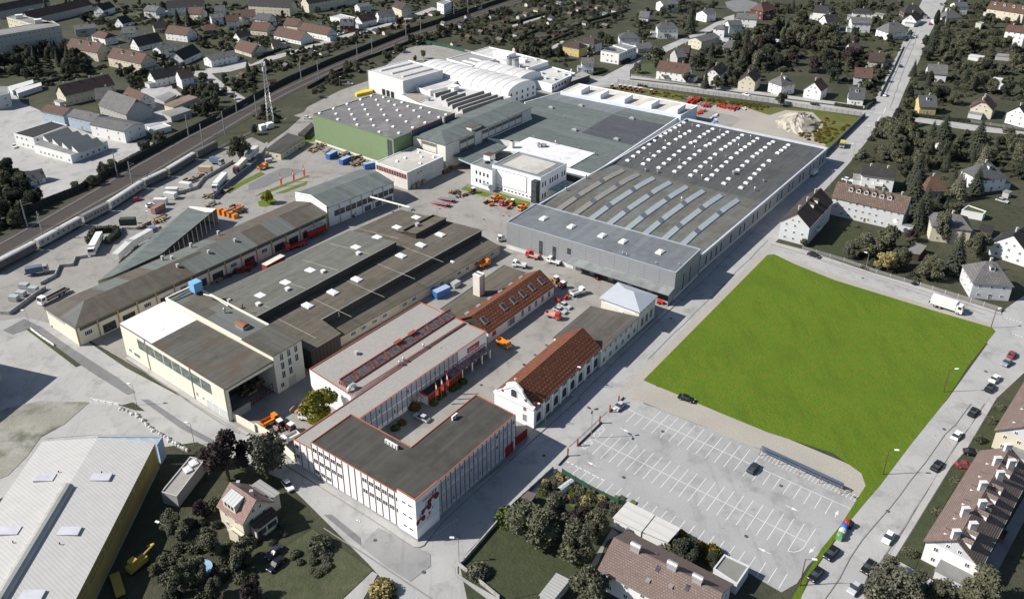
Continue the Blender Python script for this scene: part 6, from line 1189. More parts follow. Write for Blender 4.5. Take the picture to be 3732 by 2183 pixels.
flat('B4',[(1430,75),(1480,40),(1610,85),(1590,105)],3,'w','with planted roof beside the pool hood',M('lawn_pale'),name='garage',cat='garage',word='garage',win_=False);flat('B4',[(1560,215),(1585,175),(1665,195),(1650,250)],2.6,'d','dark carport behind the tall garden conifer',M('roof_dark'),name='carport',cat='carport',word='carport',win_=False,par=0,over=.2)
e0,e1,e2,e3=[P('C1',*p,7.8)for p in((312,308),(1150,315),(560,1474),(-60,800))];rA=P('C1',722,290,8.6);rB=P('C1',-120,1640,8.6);c3_=V2(e1)-V2(e0)
ph=root('pale_hall','large pale hall with corrugated roof, barrel ridge light and yellow side wall, lower left','hall',V2(P('C1',500,900,8)))
dv=(V2(e2)-V2(e1)).normalized();LL=95;b1_,b0_=V2(e1)+dv*LL,V2(e0)+dv*LL;rB=V2(rA)+dv*LL
x=MB();x.face([(*e1[:2],7.8),(*b1_[:2],7.8),(*rB[:2],8.9),(*rA[:2],8.9)]);x.face([(*rA[:2],8.9),(*rB[:2],8.9),(*b0_[:2],7.8),(*e0[:2],7.8)]);x.build('roof',M('pale_corrugated',(.46,.45,.43),'seam',bw=.8,c2=(.445,.435,.415),rough=.5),ph)
iv=Vector((-dv.y,dv.x,0));iv=iv if iv.dot(V2(e0)-V2(e1))>0 else-iv
ww_=V2(e1)+iv*.3+dv*.3;we=b1_+iv*.3;x=MB();x.face([(*ww_[:2],0),(*we[:2],0),(*we[:2],7.75),(*ww_[:2],7.75)]);x.build('yellow_wall',M('ochre_wall',(.34,.26,.085),'seam',bw=1.0,ang=1,c2=(.30,.23,.075)),ph)
x=MB();w0=V2(e0)-iv*.3+dv*.3;x.face([(*ww_[:2],0),(*w0[:2],0),(*w0[:2],7.7),(*(V2(rA)+dv*.3)[:2],8.8),(*ww_[:2],7.7)]);x.face([(*w0[:2],0),(*(b0_-iv*.3)[:2],0),(*(b0_-iv*.3)[:2],7.7),(*w0[:2],7.7)]);x.build('wall',WALL['p'][1],ph)
wins(ph,ww_,we,(5.0,),9,7.2,1.5,frd,hpane,5,m0=6,m1=10);band(ph,ww_,we,0,.5,M('plinth_grey'),.08,'plinth')
s0,s1=V2(rA)+dv*17,V2(rA)+dv*92
x=MB();N=6;pt=[(iv*(1.5*math.cos(math.pi*k/N)),8.75+1.3*math.sin(math.pi*k/N))for k in range(N+1)]
for k in range(N):x.face([(*(s0+pt[k][0])[:2],pt[k][1]),(*(s1+pt[k][0])[:2],pt[k][1]),(*(s1+pt[k+1][0])[:2],pt[k+1][1]),(*(s0+pt[k+1][0])[:2],pt[k+1][1])],0,True)
x.face([(*(s0+p[0])[:2],p[1])for p in pt]);rl=x.build('ridge_light',M('ridge_acrylic',(.36,.355,.33),rough=.4),ph)
x=MB()
for j in range(26):
 c=s0+dv*3*j
 for k in range(N):x.bar((*(c+pt[k][0]*1.02)[:2],pt[k][1]),(*(c+pt[k+1][0]*1.02)[:2],pt[k+1][1]+.01),.1,.06)
x.build('ridge_light_ribs',M('rib_pale',(.5,.5,.48)),rl)
for px,py in((335,583),(748,580),(70,975),(515,978),(240,1450)):c=P('C1',px,py,8.3);x=MB();x.box((c.x,c.y,8.0),4.6,2.4,.75,math.atan2(dv.y,dv.x)+R(90),0,1);x.build('smoke_hatch',[conc,M('hatch_acrylic',(.5,.5,.54),rough=.3)],ph)
for px,py in((440,580),(210,990)):c=P('C1',px,py,8.3);x=MB();x.box((c.x,c.y,8.1),5,2.2,.2,math.atan2(dv.y,dv.x)+R(90));x.build('roof_light_strip',M('strip_acrylic',(.60,.60,.60),'seam',bw=.8),ph)
for px,py in((437,545),(755,550),(100,1065),(445,1075)):vent(ph,'C1',px,py,8.3,.9,.15,frd)
flat('C1',[(700,268),(1200,272),(1160,332),(1145,312),(725,285)],6.4,'b','blue-grey canopy along the end of the pale hall',M('blue_sheet',(.30,.35,.42),'seam',bw=2.0,c2=(.42,.44,.45)),name='canopy',cat='canopy',word='canopy',win_=False,par=.3)
r,q=flat('C1',[(1190,680),(1405,420),(1512,442),(1305,712)],3.6,'g','low concrete garage block with gravel roof and two domes',M('gravel_roof'),name='garage',cat='garage',word='concrete garage',win_=False)
skylights(r,[P('C1',*p,3.5)for p in((1432,470),(1388,518))],1.8,2.2,.7,acryl,curb_w,.5)
WALL['v']=('cream',M('villa_cream',(.62,.57,.45),var=.1));ROOF['pk']=('pinkish tiled',M('roof_pink',(.30,.20,.17),'tile',c2=(.24,.16,.135),bw=.5,bh=.45,ms=.04))
r=H_('v',265,150,525,330,8.3,5.6,9.3,'v','pk','old villa, pale dormer, beside big street trees',chim=2,name='villa',word='villa');A,B_,d,n,L=r[3];n=n if n.x<0 else-n;k_=3.7/4.15
x=MB();c=A+d*L*.42;f0,f1=c-d*2.2+n*3.7,c+d*2.2+n*3.7;b0,b1=c-d*2.2+n*.9,c+d*2.2+n*.9
x.face([(*b0[:2],9.0),(*b1[:2],9.0),(*(f1+n*.25)[:2],8.0),(*(f0+n*.25)[:2],8.0)],1);x.face([(*f0[:2],9.3-3.7*k_),(*f1[:2],9.3-3.7*k_),(*f1[:2],8.0),(*f0[:2],8.0)],0)
for e0,e1 in((f0,b0),(f1,b1)):x.face([(*e0[:2],9.3-3.7*k_),(*e0[:2],8.0),(*e1[:2],9.0),(*e1[:2],8.5)],0)
for u in(-1.2,0,1.2):p=c+d*u+n*3.73;x.face([(*(p+d*s)[:2],z)for s,z in((-.4,6.5),(.4,6.5),(.4,7.6),(-.4,7.6))],2)
x.build('shed_dormer',[WALL['v'][1],M('dormer_sheet',(.46,.47,.48),'seam',bw=1.0,c2=(.3,.3,.3)),hpane],r[2])
g=B_+d*.02;x=MB();m_=-n;p4=[g-m_*2.6,g+m_*3.4,g+m_*3.4+d*1.9,g-m_*2.6+d*1.9];x.prism(ccw(p4),0,2.7,0);x.face([(*(g-m_*2.9)[:2],4.6),(*(g+m_*3.7)[:2],4.6),(*(g+m_*3.7+d*2.3)[:2],3.5),(*(g-m_*2.9+d*2.3)[:2],3.5)],1)
for s_,t_ in((-2.3,.1),(.5,3.1)):x.face([(*(g+m_*u+d*1.93)[:2],z)for u,z in((s_,1.0),(t_,1.0),(t_,2.5),(s_,2.5))],2)
x.prism(ccw([g-m_*2.5,g+m_*3.3,g+m_*3.3+d*1.8,g-m_*2.5+d*1.8]),2.72,3.5,0);x.build('veranda',[WALL['v'][1],ROOF['bd'][1],hpane],r[0])
c=A+d*2-n*5.6;x=MB();q4=[A-n*4.2+d*.5,A-n*4.2+d*7.5,A-n*7.5+d*7.5,A-n*7.5+d*.5];x.prism(ccw(q4),0,4.4,0,None,False);x.prism(inset(ccw(q4),-.25),4.4,4.6,1);x.build('side_wing',[WALL['v'][1],M('wing_sheet',(.30,.30,.29),'seam',bw=1.0,c2=(.2,.2,.2))],r[0])
x=MB();c=A+d*7.5+n*5.2;x.box((c.x,c.y,2.3),4,1.6,.2,math.atan2(d.y,d.x));x.box((*(c+n*.8)[:2],2.5),4,.08,.9,math.atan2(d.y,d.x));x.box((*(c+n*.6)[:2],0),3.6,.3,2.3,math.atan2(d.y,d.x));x.build('balcony',WALL['v'][1],r[0])
for px,py in((700,640),(600,820)):FOOT.append([V2(P('v',px+u,py+v,0))for u,v in((-60,-30),(60,-30),(60,60),(-60,60))])
r=H_('C3',752,1015,1560,1430,12.5,5.4,8.8,'w','mp','large semi-detached pair beside the car park',chim=0,name='twin_house',word='twin house')
for px,py in((915,1075),(1185,1210),(1372,1308)):
 c=P('C3',px,py+25,9.0);b=MB();b.box((c.x,c.y,7.6),1.9,1.0,2.1,math.atan2(r[3][2].y,r[3][2].x));b.tube((*(c-r[3][2]*1.1)[:2],9.8),(*(c+r[3][2]*1.1)[:2],9.8),.62,.62,10);b.build('chimney',M('chimney_steel',(.5,.5,.5),metal=.4,rough=.35),r[2])
for px,py in((1008,1325),(1175,1382)):
 c=P('C3',px,py,7.0);A,B_,d,n,L=r[3];s=abs((V2(c)-A).dot(n));z=8.8-s*(3.4/6.25);b=MB();b.box((c.x,c.y,z-.2),.9,.9,.5,math.atan2(d.y,d.x));b.build('rooflight',[M('rooflight_frame')],r[2])
flat('C3',[(755,870),(857,757),(1045,852),(955,965)],3.2,'w','left one of the two white roofed garages at the car park',M('sheet_pale',(.52,.51,.48),'seam',bw=2.6,c2=(.45,.44,.42)),name='garage',cat='garage',word='garage',win_=False,par=0,over=.25)
flat('C3',[(958,965),(1047,855),(1235,950),(1150,1045)],3.0,'w','right one of the two white roofed garages at the car park',M('sheet_pale'),name='garage',cat='garage',word='garage',win_=False,par=0,over=.25)
flat('C3',[(1490,1245),(1570,1142),(1755,1228),(1665,1360)],3.2,'p','with stained mossy flat roof behind the twin house',M('mossy_roof',(.20,.20,.185),stain=(.11,.10,.07)),name='garage',cat='garage',word='garage',win_=False)
flat('C3',[(208,1440),(330,1285),(420,1330),(290,1490)],2.6,'g','pale corrugated shed on the lawn at the bottom edge',M('corrugated_pale',(.36,.36,.35),'seam',bw=.8),name='garden_shed',cat='shed',word='shed',win_=False,par=0,over=.2)
flat('C3',[(75,720),(120,680),(175,695),(140,745)],2.3,'d','small brown hut in the corner of the vegetable garden',M('brown_felt',(.12,.1,.09)),name='garden_shed',cat='shed',word='hut',win_=False,par=0,over=.2)
A,B_=P('i2',975,935,9.6),P('i2',1470,78,9.6);gw_=(V2(P('i2',650,1012,5.8))-V2(P('i2',1145,1262,5.8))).length
gz=M('gable_boards',(.50,.51,.54))
r,q,roof,ax=gable('apartment_house','white apartment house with tall chimneys and shed dormers, nearest on the right','apartment house',A,B_,gw_,5.8,9.8,WALL['w'][1],ROOF['mp'][1],.5,gm=gz)
dress(r,q,roof,ax,5.8,9.8,0,2.8,True,0,5)
for k,(t_,s_)in enumerate(((.03,.6),(.15,-1.3),(.24,1.2),(.36,-.8),(.52,.8),(.68,-1.0),(.80,.8),(.83,-1.8),(.97,.3))):
 p=A+(B_-A)*t_+ax[3]*s_;chimney(roof,p,7.8,11.2,1.5,M('chimney_tall',(.58,.57,.55)),.8)
sdm=-1 if ax[3].x>0 else 1
for k in range(6):dormer(roof,ax,.08+.15*k,sdm,5.8,9.8,gw_,1.6,1.5,.7,hfr,ROOF['mp'][1])
for t_ in(.06,.14,.33,.42,.5,.6,.78,.92):dormer(roof,ax,t_,-sdm,5.8,9.8,gw_,1.4,1.5,1.3,hfr,ROOF['mp'][1])
A2_=A+(B_-A)*1.38;B2_=A+(B_-A)*2.4
A2_=P('C4',1892,203,9.6);B2_=V2(A2_)+(V2(B_)-V2(A)).normalized()*36
r,q,roof,ax=gable('apartment_house','second white apartment house in the row, cut by the right edge','apartment house',A2_,B2_,gw_,5.8,9.8,WALL['c'][1],ROOF['mp'][1],.5,gm=gz)
dress(r,q,roof,ax,5.8,9.8,0,2.8,True,0,6)
for k in range(4):dormer(roof,ax,.1+.2*k,-1 if ax[3].x>0 else 1,5.8,9.8,gw_,1.6,1.5,.7,hfr,ROOF['mp'][1])
for t_ in(.1,.3,.5):chimney(roof,V2(A2_)+(B2_-V2(A2_))*t_,7.8,11.2,1.4,M('chimney_tall'),.8)
C_=Vector((-138.8,204.1,0));d1=(P('B1',0,1640)-P('B1',400,1320)).normalized();d2=(P('B1',0,1228)-P('B1',400,1320)).normalized()
r,q=flatb('neighbour_hall','tall grey hall at the left edge that throws its shadow on the pale lot','hall',[C_,C_+d1*40,C_+d1*40+d2*30,C_+d2*30],13,WALL['g'][1],ROOF['gr'][1],.3);FOOT.append(q)
HUT={}
def hut(t,px,py,s,rz,wc,rc,lab):
 k=(wc,rc,s)
 if k not in HUT:
  x=MB();w_,l_=3.0*s,4.2*s;x.prism([(-l_/2,-w_/2),(l_/2,-w_/2),(l_/2,w_/2),(-l_/2,w_/2)],0,2.2,0,None,False)
  for sg_ in(-1,1):x.face([(sg_*l_/2,-w_/2,2.2),(sg_*l_/2,w_/2,2.2),(sg_*l_/2,0,3.2)])
  y=MB()
  for sg_ in(-1,1):y.face([(-l_/2-.3,sg_*(w_/2+.4),1.95),(l_/2+.3,sg_*(w_/2+.4),1.95),(l_/2+.3,0,3.25),(-l_/2-.3,0,3.25)])
  HUT[k]=(x.mesh('wall',[WALL[wc][1]]),y.mesh('roof',[ROOF[rc][1]]))
 c=P(t,px,py,1.0);r=root('garden_hut',lab,'hut',(c.x,c.y,0),'allotment huts',rz)
 for me in HUT[k]:o=bpy.data.objects.new(me.name,me);COL.objects.link(o);o.parent=r
 FOOT.append([V2((c.x-2,c.y-2)),V2((c.x+2,c.y-2)),V2((c.x+2,c.y+2)),V2((c.x-2,c.y+2))])
hr=random.Random(3)
hl={'A2':[(415,405),(225,492),(335,442),(500,405),(85,520),(800,272),(885,238),(962,247),(1215,190),(1108,197),(1300,108),(1385,182),(1510,195),(1660,245),(1740,205),(1835,160),(1570,282),(1460,332),(1800,302),(1740,132),(120,615),(1040,200),(1560,130),(1640,60)],'A3':[(185,82),(262,62),(292,142),(60,132),(102,112),(430,112),(500,77),(568,52),(830,62),(690,112),(762,85),(277,177),(378,232),(320,267),(150,212),(85,236),(30,262),(230,297),(462,187),(540,177),(690,197),(352,32),(640,60),(30,370),(120,40),(480,20),(600,130)],'A1':[(370,540),(1790,560),(1480,770)]}
for t_,l_ in hl.items():
 for k,(px,py)in enumerate(l_):
  rc=hr.choice(['dk','dk','bd','rb','gr']);wc=hr.choice(['d','d','g','c']);s_=hr.choice([1.0,1.25])
  hut(t_,px,py,s_,R(38)+hr.choice([0,R(90)]),wc,rc,f'small {WALL[wc][0]} garden hut with {ROOF[rc][0]} roof on an allotment '+('beside the railway' if t_!='A3' else 'between hedges'))
# ================================================================ TREES, BUSHES, HEDGES
LEAF={'dull':M('leaf_dull',(.078,.082,.05),'leaf',c2=(.11,.105,.064)),'dark':M('leaf_dark',(.034,.040,.027),'leaf',c2=(.048,.052,.033)),'grey':M('leaf_grey',(.10,.10,.07),'leaf',c2=(.115,.11,.075)),'yellow':M('leaf_yellow',(.27,.225,.095),'leaf',c2=(.29,.24,.10)),'green':M('leaf_green',(.15,.15,.02),'leaf',c2=(.17,.155,.02)),'purple':M('leaf_purple',(.038,.028,.028),'leaf',c2=(.05,.035,.032)),'autumn':M('leaf_autumn',(.12,.09,.015),'leaf',c2=(.16,.11,.015)),'bright':M('leaf_bright',(.06,.085,.02),'leaf',c2=(.09,.10,.02))}
TONE={'dull':'olive','dark':'dark green','grey':'grey-green','yellow':'pale yellow','green':'green','purple':'purple-brown','autumn':'yellow-green','bright':'fresh green'}
bark=M('bark',(.07,.058,.045))
def crown_mesh(kind,seed,n):
 rnd=random.Random(seed);x=MB()
 def leaf(c,s):
  u=Vector((rnd.gauss(0,1),rnd.gauss(0,1),rnd.gauss(0,.6))).normalized();w=u.cross(Vector((rnd.gauss(0,1),rnd.gauss(0,1),rnd.gauss(0,1)))).normalized()
  x.face([c-u*s-w*s*.6,c+u*s-w*s*.5,c+u*s*.8+w*s*.7,c-u*s*.7+w*s*.6])
 if kind=='round':
  lobes=[]
  for k in range(17):
   f,t=rnd.uniform(0,6.28),rnd.uniform(-.85,1.05);r=rnd.uniform(.3,.8)*math.cos(t*1.05)
   lobes.append((Vector((r*math.cos(f),r*math.sin(f),1.12+.72*math.sin(t))),rnd.uniform(.2,.46)))
  for k in range(n):
   c,r=rnd.choice(lobes);d=Vector((rnd.gauss(0,1),rnd.gauss(0,1),rnd.gauss(.25,1))).normalized()
   leaf(c+d*r*rnd.uniform(.8,1.1),rnd.uniform(.03,.075))
  for c,r in lobes:
   x.dome(c-Vector((0,0,r*.45)),r*.8,r*.8,r*1.2,rnd.random()*3,7,2)
 elif kind=='cone':
  for k in range(n):
   h=rnd.random()**1.35;lay=(h*13)%1;r=.235*(1-h)**.85*(.55+.45*(1-lay))+.012;f=rnd.uniform(0,6.28)
   c=Vector((r*math.cos(f),r*math.sin(f),.06+h*.93));o_=Vector((math.cos(f),math.sin(f),-.55));s=.05*(1.15-h);w=Vector((-math.sin(f),math.cos(f),0))*s*.55
   x.face([c-w,c-o_*s*.9,c+w,c+o_*s*1.1])
  x.lathe((0,0,0),[(.15,.05),(.12,.3),(.06,.65),(.0,.95)],7)
 elif kind=='bush':
  for k in range(n):
   d=Vector((rnd.gauss(0,1),rnd.gauss(0,1),abs(rnd.gauss(0,.8)))).normalized();leaf(Vector((d.x,d.y,d.z*1.15))*rnd.uniform(.72,1.05),rnd.uniform(.07,.15))
  x.dome((0,0,0),.78,.78,.9,0,8,3)
 elif kind=='column':
  for k in range(n):
   h=rnd.random();f=rnd.uniform(0,6.28);r=.13*math.sin(math.pi*min(1,.15+h*.85))+.02;leaf(Vector((r*math.cos(f),r*math.sin(f),.04+h*.95)),.035)
  x.lathe((0,0,0),[(.08,0),(.12,.4),(.07,.8),(0,.98)],7)
 return x.mesh('crown',[LEAF['dull']])
CR={'round':[crown_mesh('round',11+k,3600)for k in range(8)],'cone':[crown_mesh('cone',31+k,1500)for k in range(3)],'bush':[crown_mesh('bush',51+k,700)for k in range(3)],'column':[crown_mesh('column',71,700)]}
def trunk_mesh(seed):
 rnd=random.Random(seed);x=MB();x.tube((0,0,-.05),(0,0,.75),.085,.06,7)
 for k in range(4):f=k*1.6+rnd.random();x.tube((0,0,.5+.08*k),(.42*math.cos(f),.42*math.sin(f),1.05+.1*k),.045,.015,5)
 return x.mesh('trunk',[bark])
TR=[trunk_mesh(k)for k in range(3)];tc_=MB();tc_.tube((0,0,-.02),(0,0,.5),.022,.012,6);TC=tc_.mesh('trunk',[bark])
trnd=random.Random(42);PLANTED=[];NTREE={}
def plant(c,kind,r,tone,label,group=None,h=None):
 """a tree or bush with its foot at world point c; r = crown radius"""
 nm={'round':'broadleaf_tree','cone':'conifer_tree','bush':'bush','column':'columnar_tree'}[kind];cat={'round':'tree','cone':'conifer','bush':'bush','column':'conifer'}[kind]
 if kind=='round' and r<2.85:nm,cat=('fruit_tree','fruit tree')if group and('allotment' in group or 'strip' in group or 'between railway' in group)else('garden_tree','garden tree')  # small trees of the allotments and strip gardens, species left open
 elif kind=='round' and group and('wood' in group or 'thicket' in group or 'park' in group):nm,cat='woodland_tree','woodland tree'
 if kind=='bush' and r<1.12:nm,cat='low_bush','low bush'
 o=root(nm,label,cat,(c.x,c.y,0),group,trnd.uniform(0,6.28));NTREE[nm]=NTREE.get(nm,0)+1
 cr=bpy.data.objects.new('crown' if kind!='bush' else 'foliage',trnd.choice(CR[kind]));COL.objects.link(cr);cr.parent=o
 cr.material_slots[0].link='OBJECT';cr.material_slots[0].material=LEAF[tone]
 if kind=='round':hh=h or r*trnd.uniform(.75,1.3);cr.scale=(r*trnd.uniform(.85,1.1),r*trnd.uniform(.85,1.1),hh)
 elif kind in('cone','column'):hh=h or r*(4.6 if kind=='cone' else 7.5);k=r/(.235 if kind=='cone' else .15);cr.scale=(k,k,hh)
 else:hh=h or r*trnd.uniform(.8,1.1);cr.scale=(r*trnd.uniform(.85,1.15),r,hh)
 if kind!='bush':
  t=bpy.data.objects.new('trunk',trnd.choice(TR)if kind=='round' else TC);COL.objects.link(t);t.parent=o;t.scale=cr.scale
 PLANTED.append((c.x,c.y,r))
def inpoly(p,q):
 c=False;n=len(q);j=n-1
 for i in range(n):
  if(q[i][1]>p.y)!=(q[j][1]>p.y)and p.x<(q[j][0]-q[i][0])*(p.y-q[i][1])/(q[j][1]-q[i][1])+q[i][0]:c=not c
  j=i
 return c
FT=[(q,cen(q),max((V2(v)-cen(q)).length for v in q))for q in FOOT]
def segd(p,a,b):
 a,b=V2(a),V2(b);e=b-a;return(p-a-e*max(0,min(1,(p-a).dot(e)/max(.01,e.length_squared)))).length
def free(p,r,gap=.55):
 for q,x0,x1,y0,y1 in HARD:
  if x0<p.x<x1 and y0<p.y<y1 and inpoly(p,q):return False
 for q,c,R_ in FT:
  d=p-c
  if d.length<R_+r and(inpoly(p,q)or any(segd(p,q[k],q[(k+1)%len(q)])<r*.75 for k in range(len(q)))):return False
 return all((p.x-x)**2+(p.y-y)**2>((r+s)*gap)**2 for x,y,s in PLANTED)
def T_(t,px,py,r,tone,label,kind='round',h=None):
 """one particular tree, given by the middle of its crown"""
 zc={'round':r*1.1,'cone':(h or r*4.6)*.42,'bush':r*.5,'column':(h or r*7)*.5}[kind]if not(kind=='round' and h)else h*1.1
 plant(V2(P(t,px,py,zc)),kind,r,tone,label,None,h)
UG=[]
def grove(t,poly,n,rr,mix,note,gap=.55,tries=14):
 """n trees spread over a patch of ground given by its outline"""
 q=PL(t,poly);x0,x1,y0,y1=min(p.x for p in q),max(p.x for p in q),min(p.y for p in q),max(p.y for p in q);k=0
 if not any(w in note for w in('bottom edge','courtyard','works bank','rough lawn','concrete wall')):UG.append((q,x0,x1,y0,y1))
 for _ in range(n*tries):
  if k>=n:break
  p=Vector((trnd.uniform(x0,x1),trnd.uniform(y0,y1),0));r=trnd.uniform(*rr);kind,tone=trnd.choice(mix)
  if kind in('cone','column'):r*=.62 if kind=='cone' else .4
  if kind=='bush':r*=.55
  if inpoly(p,q)and free(p,r,gap):
   size='tall' if kind in('cone','column')else 'large' if r>(2.85 if kind=='round' else 1.5)else 'small'
   lab=f"{size} {TONE[tone]} {dict(round='broadleaf tree' if r >= 2.85 else 'tree', cone='conifer', bush='bush', column='slim conifer')[kind]} {note}"
   plant(p,kind,r,tone,lab,lab);k+=1
rd,co,bu='round','cone','bush'
for a in[('C2',468,45,5.0,'green','round dense green tree at the corner of the orange edged hall',rd,5.4),('C2',60,400,6.0,'grey','big pale olive street tree beside the old villa',rd,6.4),('C1',1660,430,5.6,'purple','dark purple-brown street tree left of the pale one',rd,6.6),('C1',1530,400,3.0,'purple','smaller dark tree under the purple-brown one',rd),('C2',475,1055,2.9,'dull','round clipped bush on the rough lawn',bu),('C2',935,1380,2.9,'yellow','pale clipped bush by the street corner at the bottom',bu),('C2',1640,1260,2.6,'grey','grey-green bush by the garden wall corner',bu),('C2',1860,860,3.0,'bright','fresh green bush at the street end of the vegetable garden',bu),('C3',150,900,6.2,'dull','largest garden tree south of the vegetable beds',rd,4.6),('C3',330,830,3.2,'grey','pale shrub tree above the garden lawn',rd),('C3',500,870,3.2,'purple','reddish small tree beside the beds',rd),('C3',620,940,3.6,'dull','tree in front of the garage door',rd),('C3',470,1100,4.2,'dull','single tree in the middle of the garden lawn',rd),('C3',590,1390,4.8,'dull','tree before the front wall of the twin house',rd,4.4),('C3',1290,1110,3.8,'dark','dark tree behind the twin house',rd,2.6),('C3',1180,1070,2.6,'dull','bush right of the white garages',bu),('C3',1245,1000,1.9,'autumn','yellow-green bush at the garage corner by the car park',bu),('C3',1480,1120,2.2,'autumn','yellow-green shrub along the car park fence',bu),('C3',1390,1090,1.9,'autumn','second yellow-green shrub along the car park fence',bu),('B4',730,330,5.6,'dull','broad tree left in the apartment garden',rd,4.4),('B4',890,290,5.0,'dull','tall tree behind the yellow one in the apartment garden',rd,4.8),('B4',875,450,4.0,'yellow','pale yellow tree at the garden fence by the cross street',rd,3.4),('B4',990,430,3.8,'dull','olive tree right of the pale yellow one',rd),('B4',1200,500,5.4,'dull','wide tree with autumn tints before the grey cube house',rd,3.8),('B4',600,380,2.6,'grey','small tree at the left end of the garden fence',rd),('B4',1290,190,3.6,'grey','weeping birch before the cream house',rd,6.0),('B4',1400,400,3.6,'dark','tallest garden conifer left of the grey cube house',co,17),('B4',1560,340,4.4,'dull','bushy tree behind the grey cube house',rd),('B4',270,310,1.7,'dull','slim tree at the gable corner of the apartment house',rd),('B4',1160,60,4,'dark','dark conifer right of the long tan roof',co,16),('B4',1110,120,3.6,'dark','second dark conifer right of the long tan roof',co,14),('C4',870,1390,5.0,'grey','grey-brown bushy tree at the bottom edge',rd,4.6),('C4',1010,1420,4.6,'grey','second grey-brown bushy tree at the bottom edge',rd,4.0),('C4',1130,1370,3.2,'dull','tree at the foot of the white apartment gable',rd,3.0),('C4',1560,1400,5.4,'dull','dull green tree right of the white apartment gable',rd,4.6),('C4',1290,1420,3.4,'dull','low tree below the white apartment gable',rd,2.4),('j5',1752,262,3.0,'green','round tree on the circular grass island',rd,3.0),('A1',1760,1090,5.6,'dull','big single tree between siding and access road',rd,6.2),('A2',1237,400,2.4,'dull','young tree on the car park island',rd,3.0),('A2',1175,430,1.6,'dull','smaller young tree on the back car park',rd,2.0),('A2',1255,452,1.6,'dark','dark shrub beside the vault',bu),('A3',1060,420,7.5,'dull','huge round tree at the road junction',rd,6.5),('A3',930,500,3.4,'dull','smaller tree left of the huge round one',rd),('A3',1320,165,4.2,'dark','tallest dark conifer near the top middle',co,19),('A3',1725,330,4.4,'dark','tall dark conifer beside the bungalow',co,20),('A3',1290,585,2.6,'dull','tree before the broad red-brown house',rd),('A3',1170,50,4.0,'dull','tree before the big white house at the top',rd),('A4',250,130,6.0,'dull','large tree between red villa roof and white houses',rd,5.5),('A4',160,260,3.6,'dark','dark conifer left of the dense wood',co,14),('A4',1230,300,4.6,'dark','large dark conifer by the upper crossing',co,18),('A4',1440,310,5.6,'dull','broad olive tree right of the upper crossing',rd,5),('A4',100,730,3.2,'dull','round tree behind the concrete wall',rd,3.6),('A4',920,960,5.2,'dull','bushy tree at the street corner of the thicket',rd,5),('A4',1300,970,4.6,'dark','tall spruce in the lawn at the thicket',co,16),('A4',1215,980,2.8,'dark','smaller spruce beside the tall spruce',co,11),('A4',1560,1010,4.4,'dark','spruce by the right edge gardens',co,16),('A4',1590,1180,3.0,'grey','blue-grey spruce above the square hip house',co,14),('A4',1545,1340,3.2,'dark','conifer in front of the square hip house',co,13),('A4',1410,1380,3.6,'grey','pale blue spruce left of the square hip house',co,13),('A4',1100,1290,4.2,'dark','tall dark conifer behind the tan roof',co,17),('A4',1090,1400,4.0,'dark','second tall conifer behind the tan roof',co,16),('A4',1045,690,2.0,'dark','slim conifer left of the yellow house','column',9),('A4',1250,130,1.8,'dark','slim conifer by the upper street','column',11),('A1',1385,130,3.2,'dark','right of two dark conifers at the top left',co,15),('A1',1305,130,3.2,'dark','left of two dark conifers at the top left',co,13),('A1',340,70,3.4,'dark','dark conifer before the long terrace',co,15),('A2',290,45,3.0,'dark','dark tree before the cream row at the top',rd,4.5),('A2',455,85,2.6,'dull','small tree before the cream row at the top',rd)]:
 T_(*a)
for k,(px,py)in enumerate(((1440,1185),(1300,1370),(1225,1430),(1665,1150),(1715,1085),(1770,1045),(1880,985),(1935,955),(2000,905))):T_('j3',px,py,1.2 if k else 1.7,'autumn' if k<2 else 'bright','clipped yellow-green bush in the courtyard bed, '+['largest, beside the silver car','left of the silver car','at the office corner','under the first flag','under the second flag','under the third flag','right of the flags','near the porch end','last before the porch pillar'][k],bu)
for k,(px,py)in enumerate(((1050,1120),(1255,820),(1390,600),(1565,290),(1655,150),(1720,55))):T_('C4',px,py,1.5,'dull','ball shaped bush on the grass strip, '+['nearest','second nearest','third nearest','fourth nearest','fifth nearest','farthest'][k]+' of six along the right street',bu)
mixd=[(rd,'dull')]*5+[(rd,'dark')]*2+[(rd,'grey'),(bu,'dull'),(co,'dark'),(bu,'dark')]
mixs=[(rd,'dull')]*3+[(bu,'dull')]*3+[(bu,'grey'),(bu,'dark'),(rd,'dark'),(rd,'purple')]
grove('A4',[(-60,290),(250,240),(600,300),(700,430),(560,600),(450,640),(430,560),(200,540),(-200,540),(-250,430)],70,(3.2,6.0),mixd+[(rd,'purple')],'in the dense wood behind the wall road houses',.42)
grove('A4',[(590,1215),(700,1060),(860,900),(1010,900),(1180,1040),(1400,1100),(1320,1200),(1010,1330),(960,1230),(650,1190)],62,(2.0,3.8),[(rd,'dull')]*4+[(bu,'dull'),(rd,'dark'),(rd,'grey')],'in the overgrown thicket plot',.40)
grove('A4',[(1000,640),(1080,420),(1180,330),(1900,340),(1900,760),(1480,720),(1270,830),(990,830)],62,(2.4,4.4),mixd,'in the gardens right of the upper street',.5)
grove('A4',[(1330,1010),(1900,1000),(1900,1474),(1300,1474),(1280,1300)],36,(2.2,4.0),mixd,'in the gardens at the right edge',.5)
grove('A4',[(-60,40),(1000,10),(960,300),(700,330),(300,230)],56,(2.0,3.8),mixd,'between the white houses at the top',.6)
grove('A4',[(1180,10),(1900,30),(1900,330),(1160,300)],46,(2.0,3.8),mixd,'between the houses in the top right corner',.6)
grove('A3',[(860,130),(1300,10),(1560,10),(1300,250),(950,300)],24,(2.0,3.6),mixd,'between the white houses left of the roundabout',.6)
grove('A3',[(1330,420),(1889,260),(1889,560),(1640,700),(1380,650)],56,(2.2,4.2),mixd,'behind the gable houses along the concrete wall',.5)
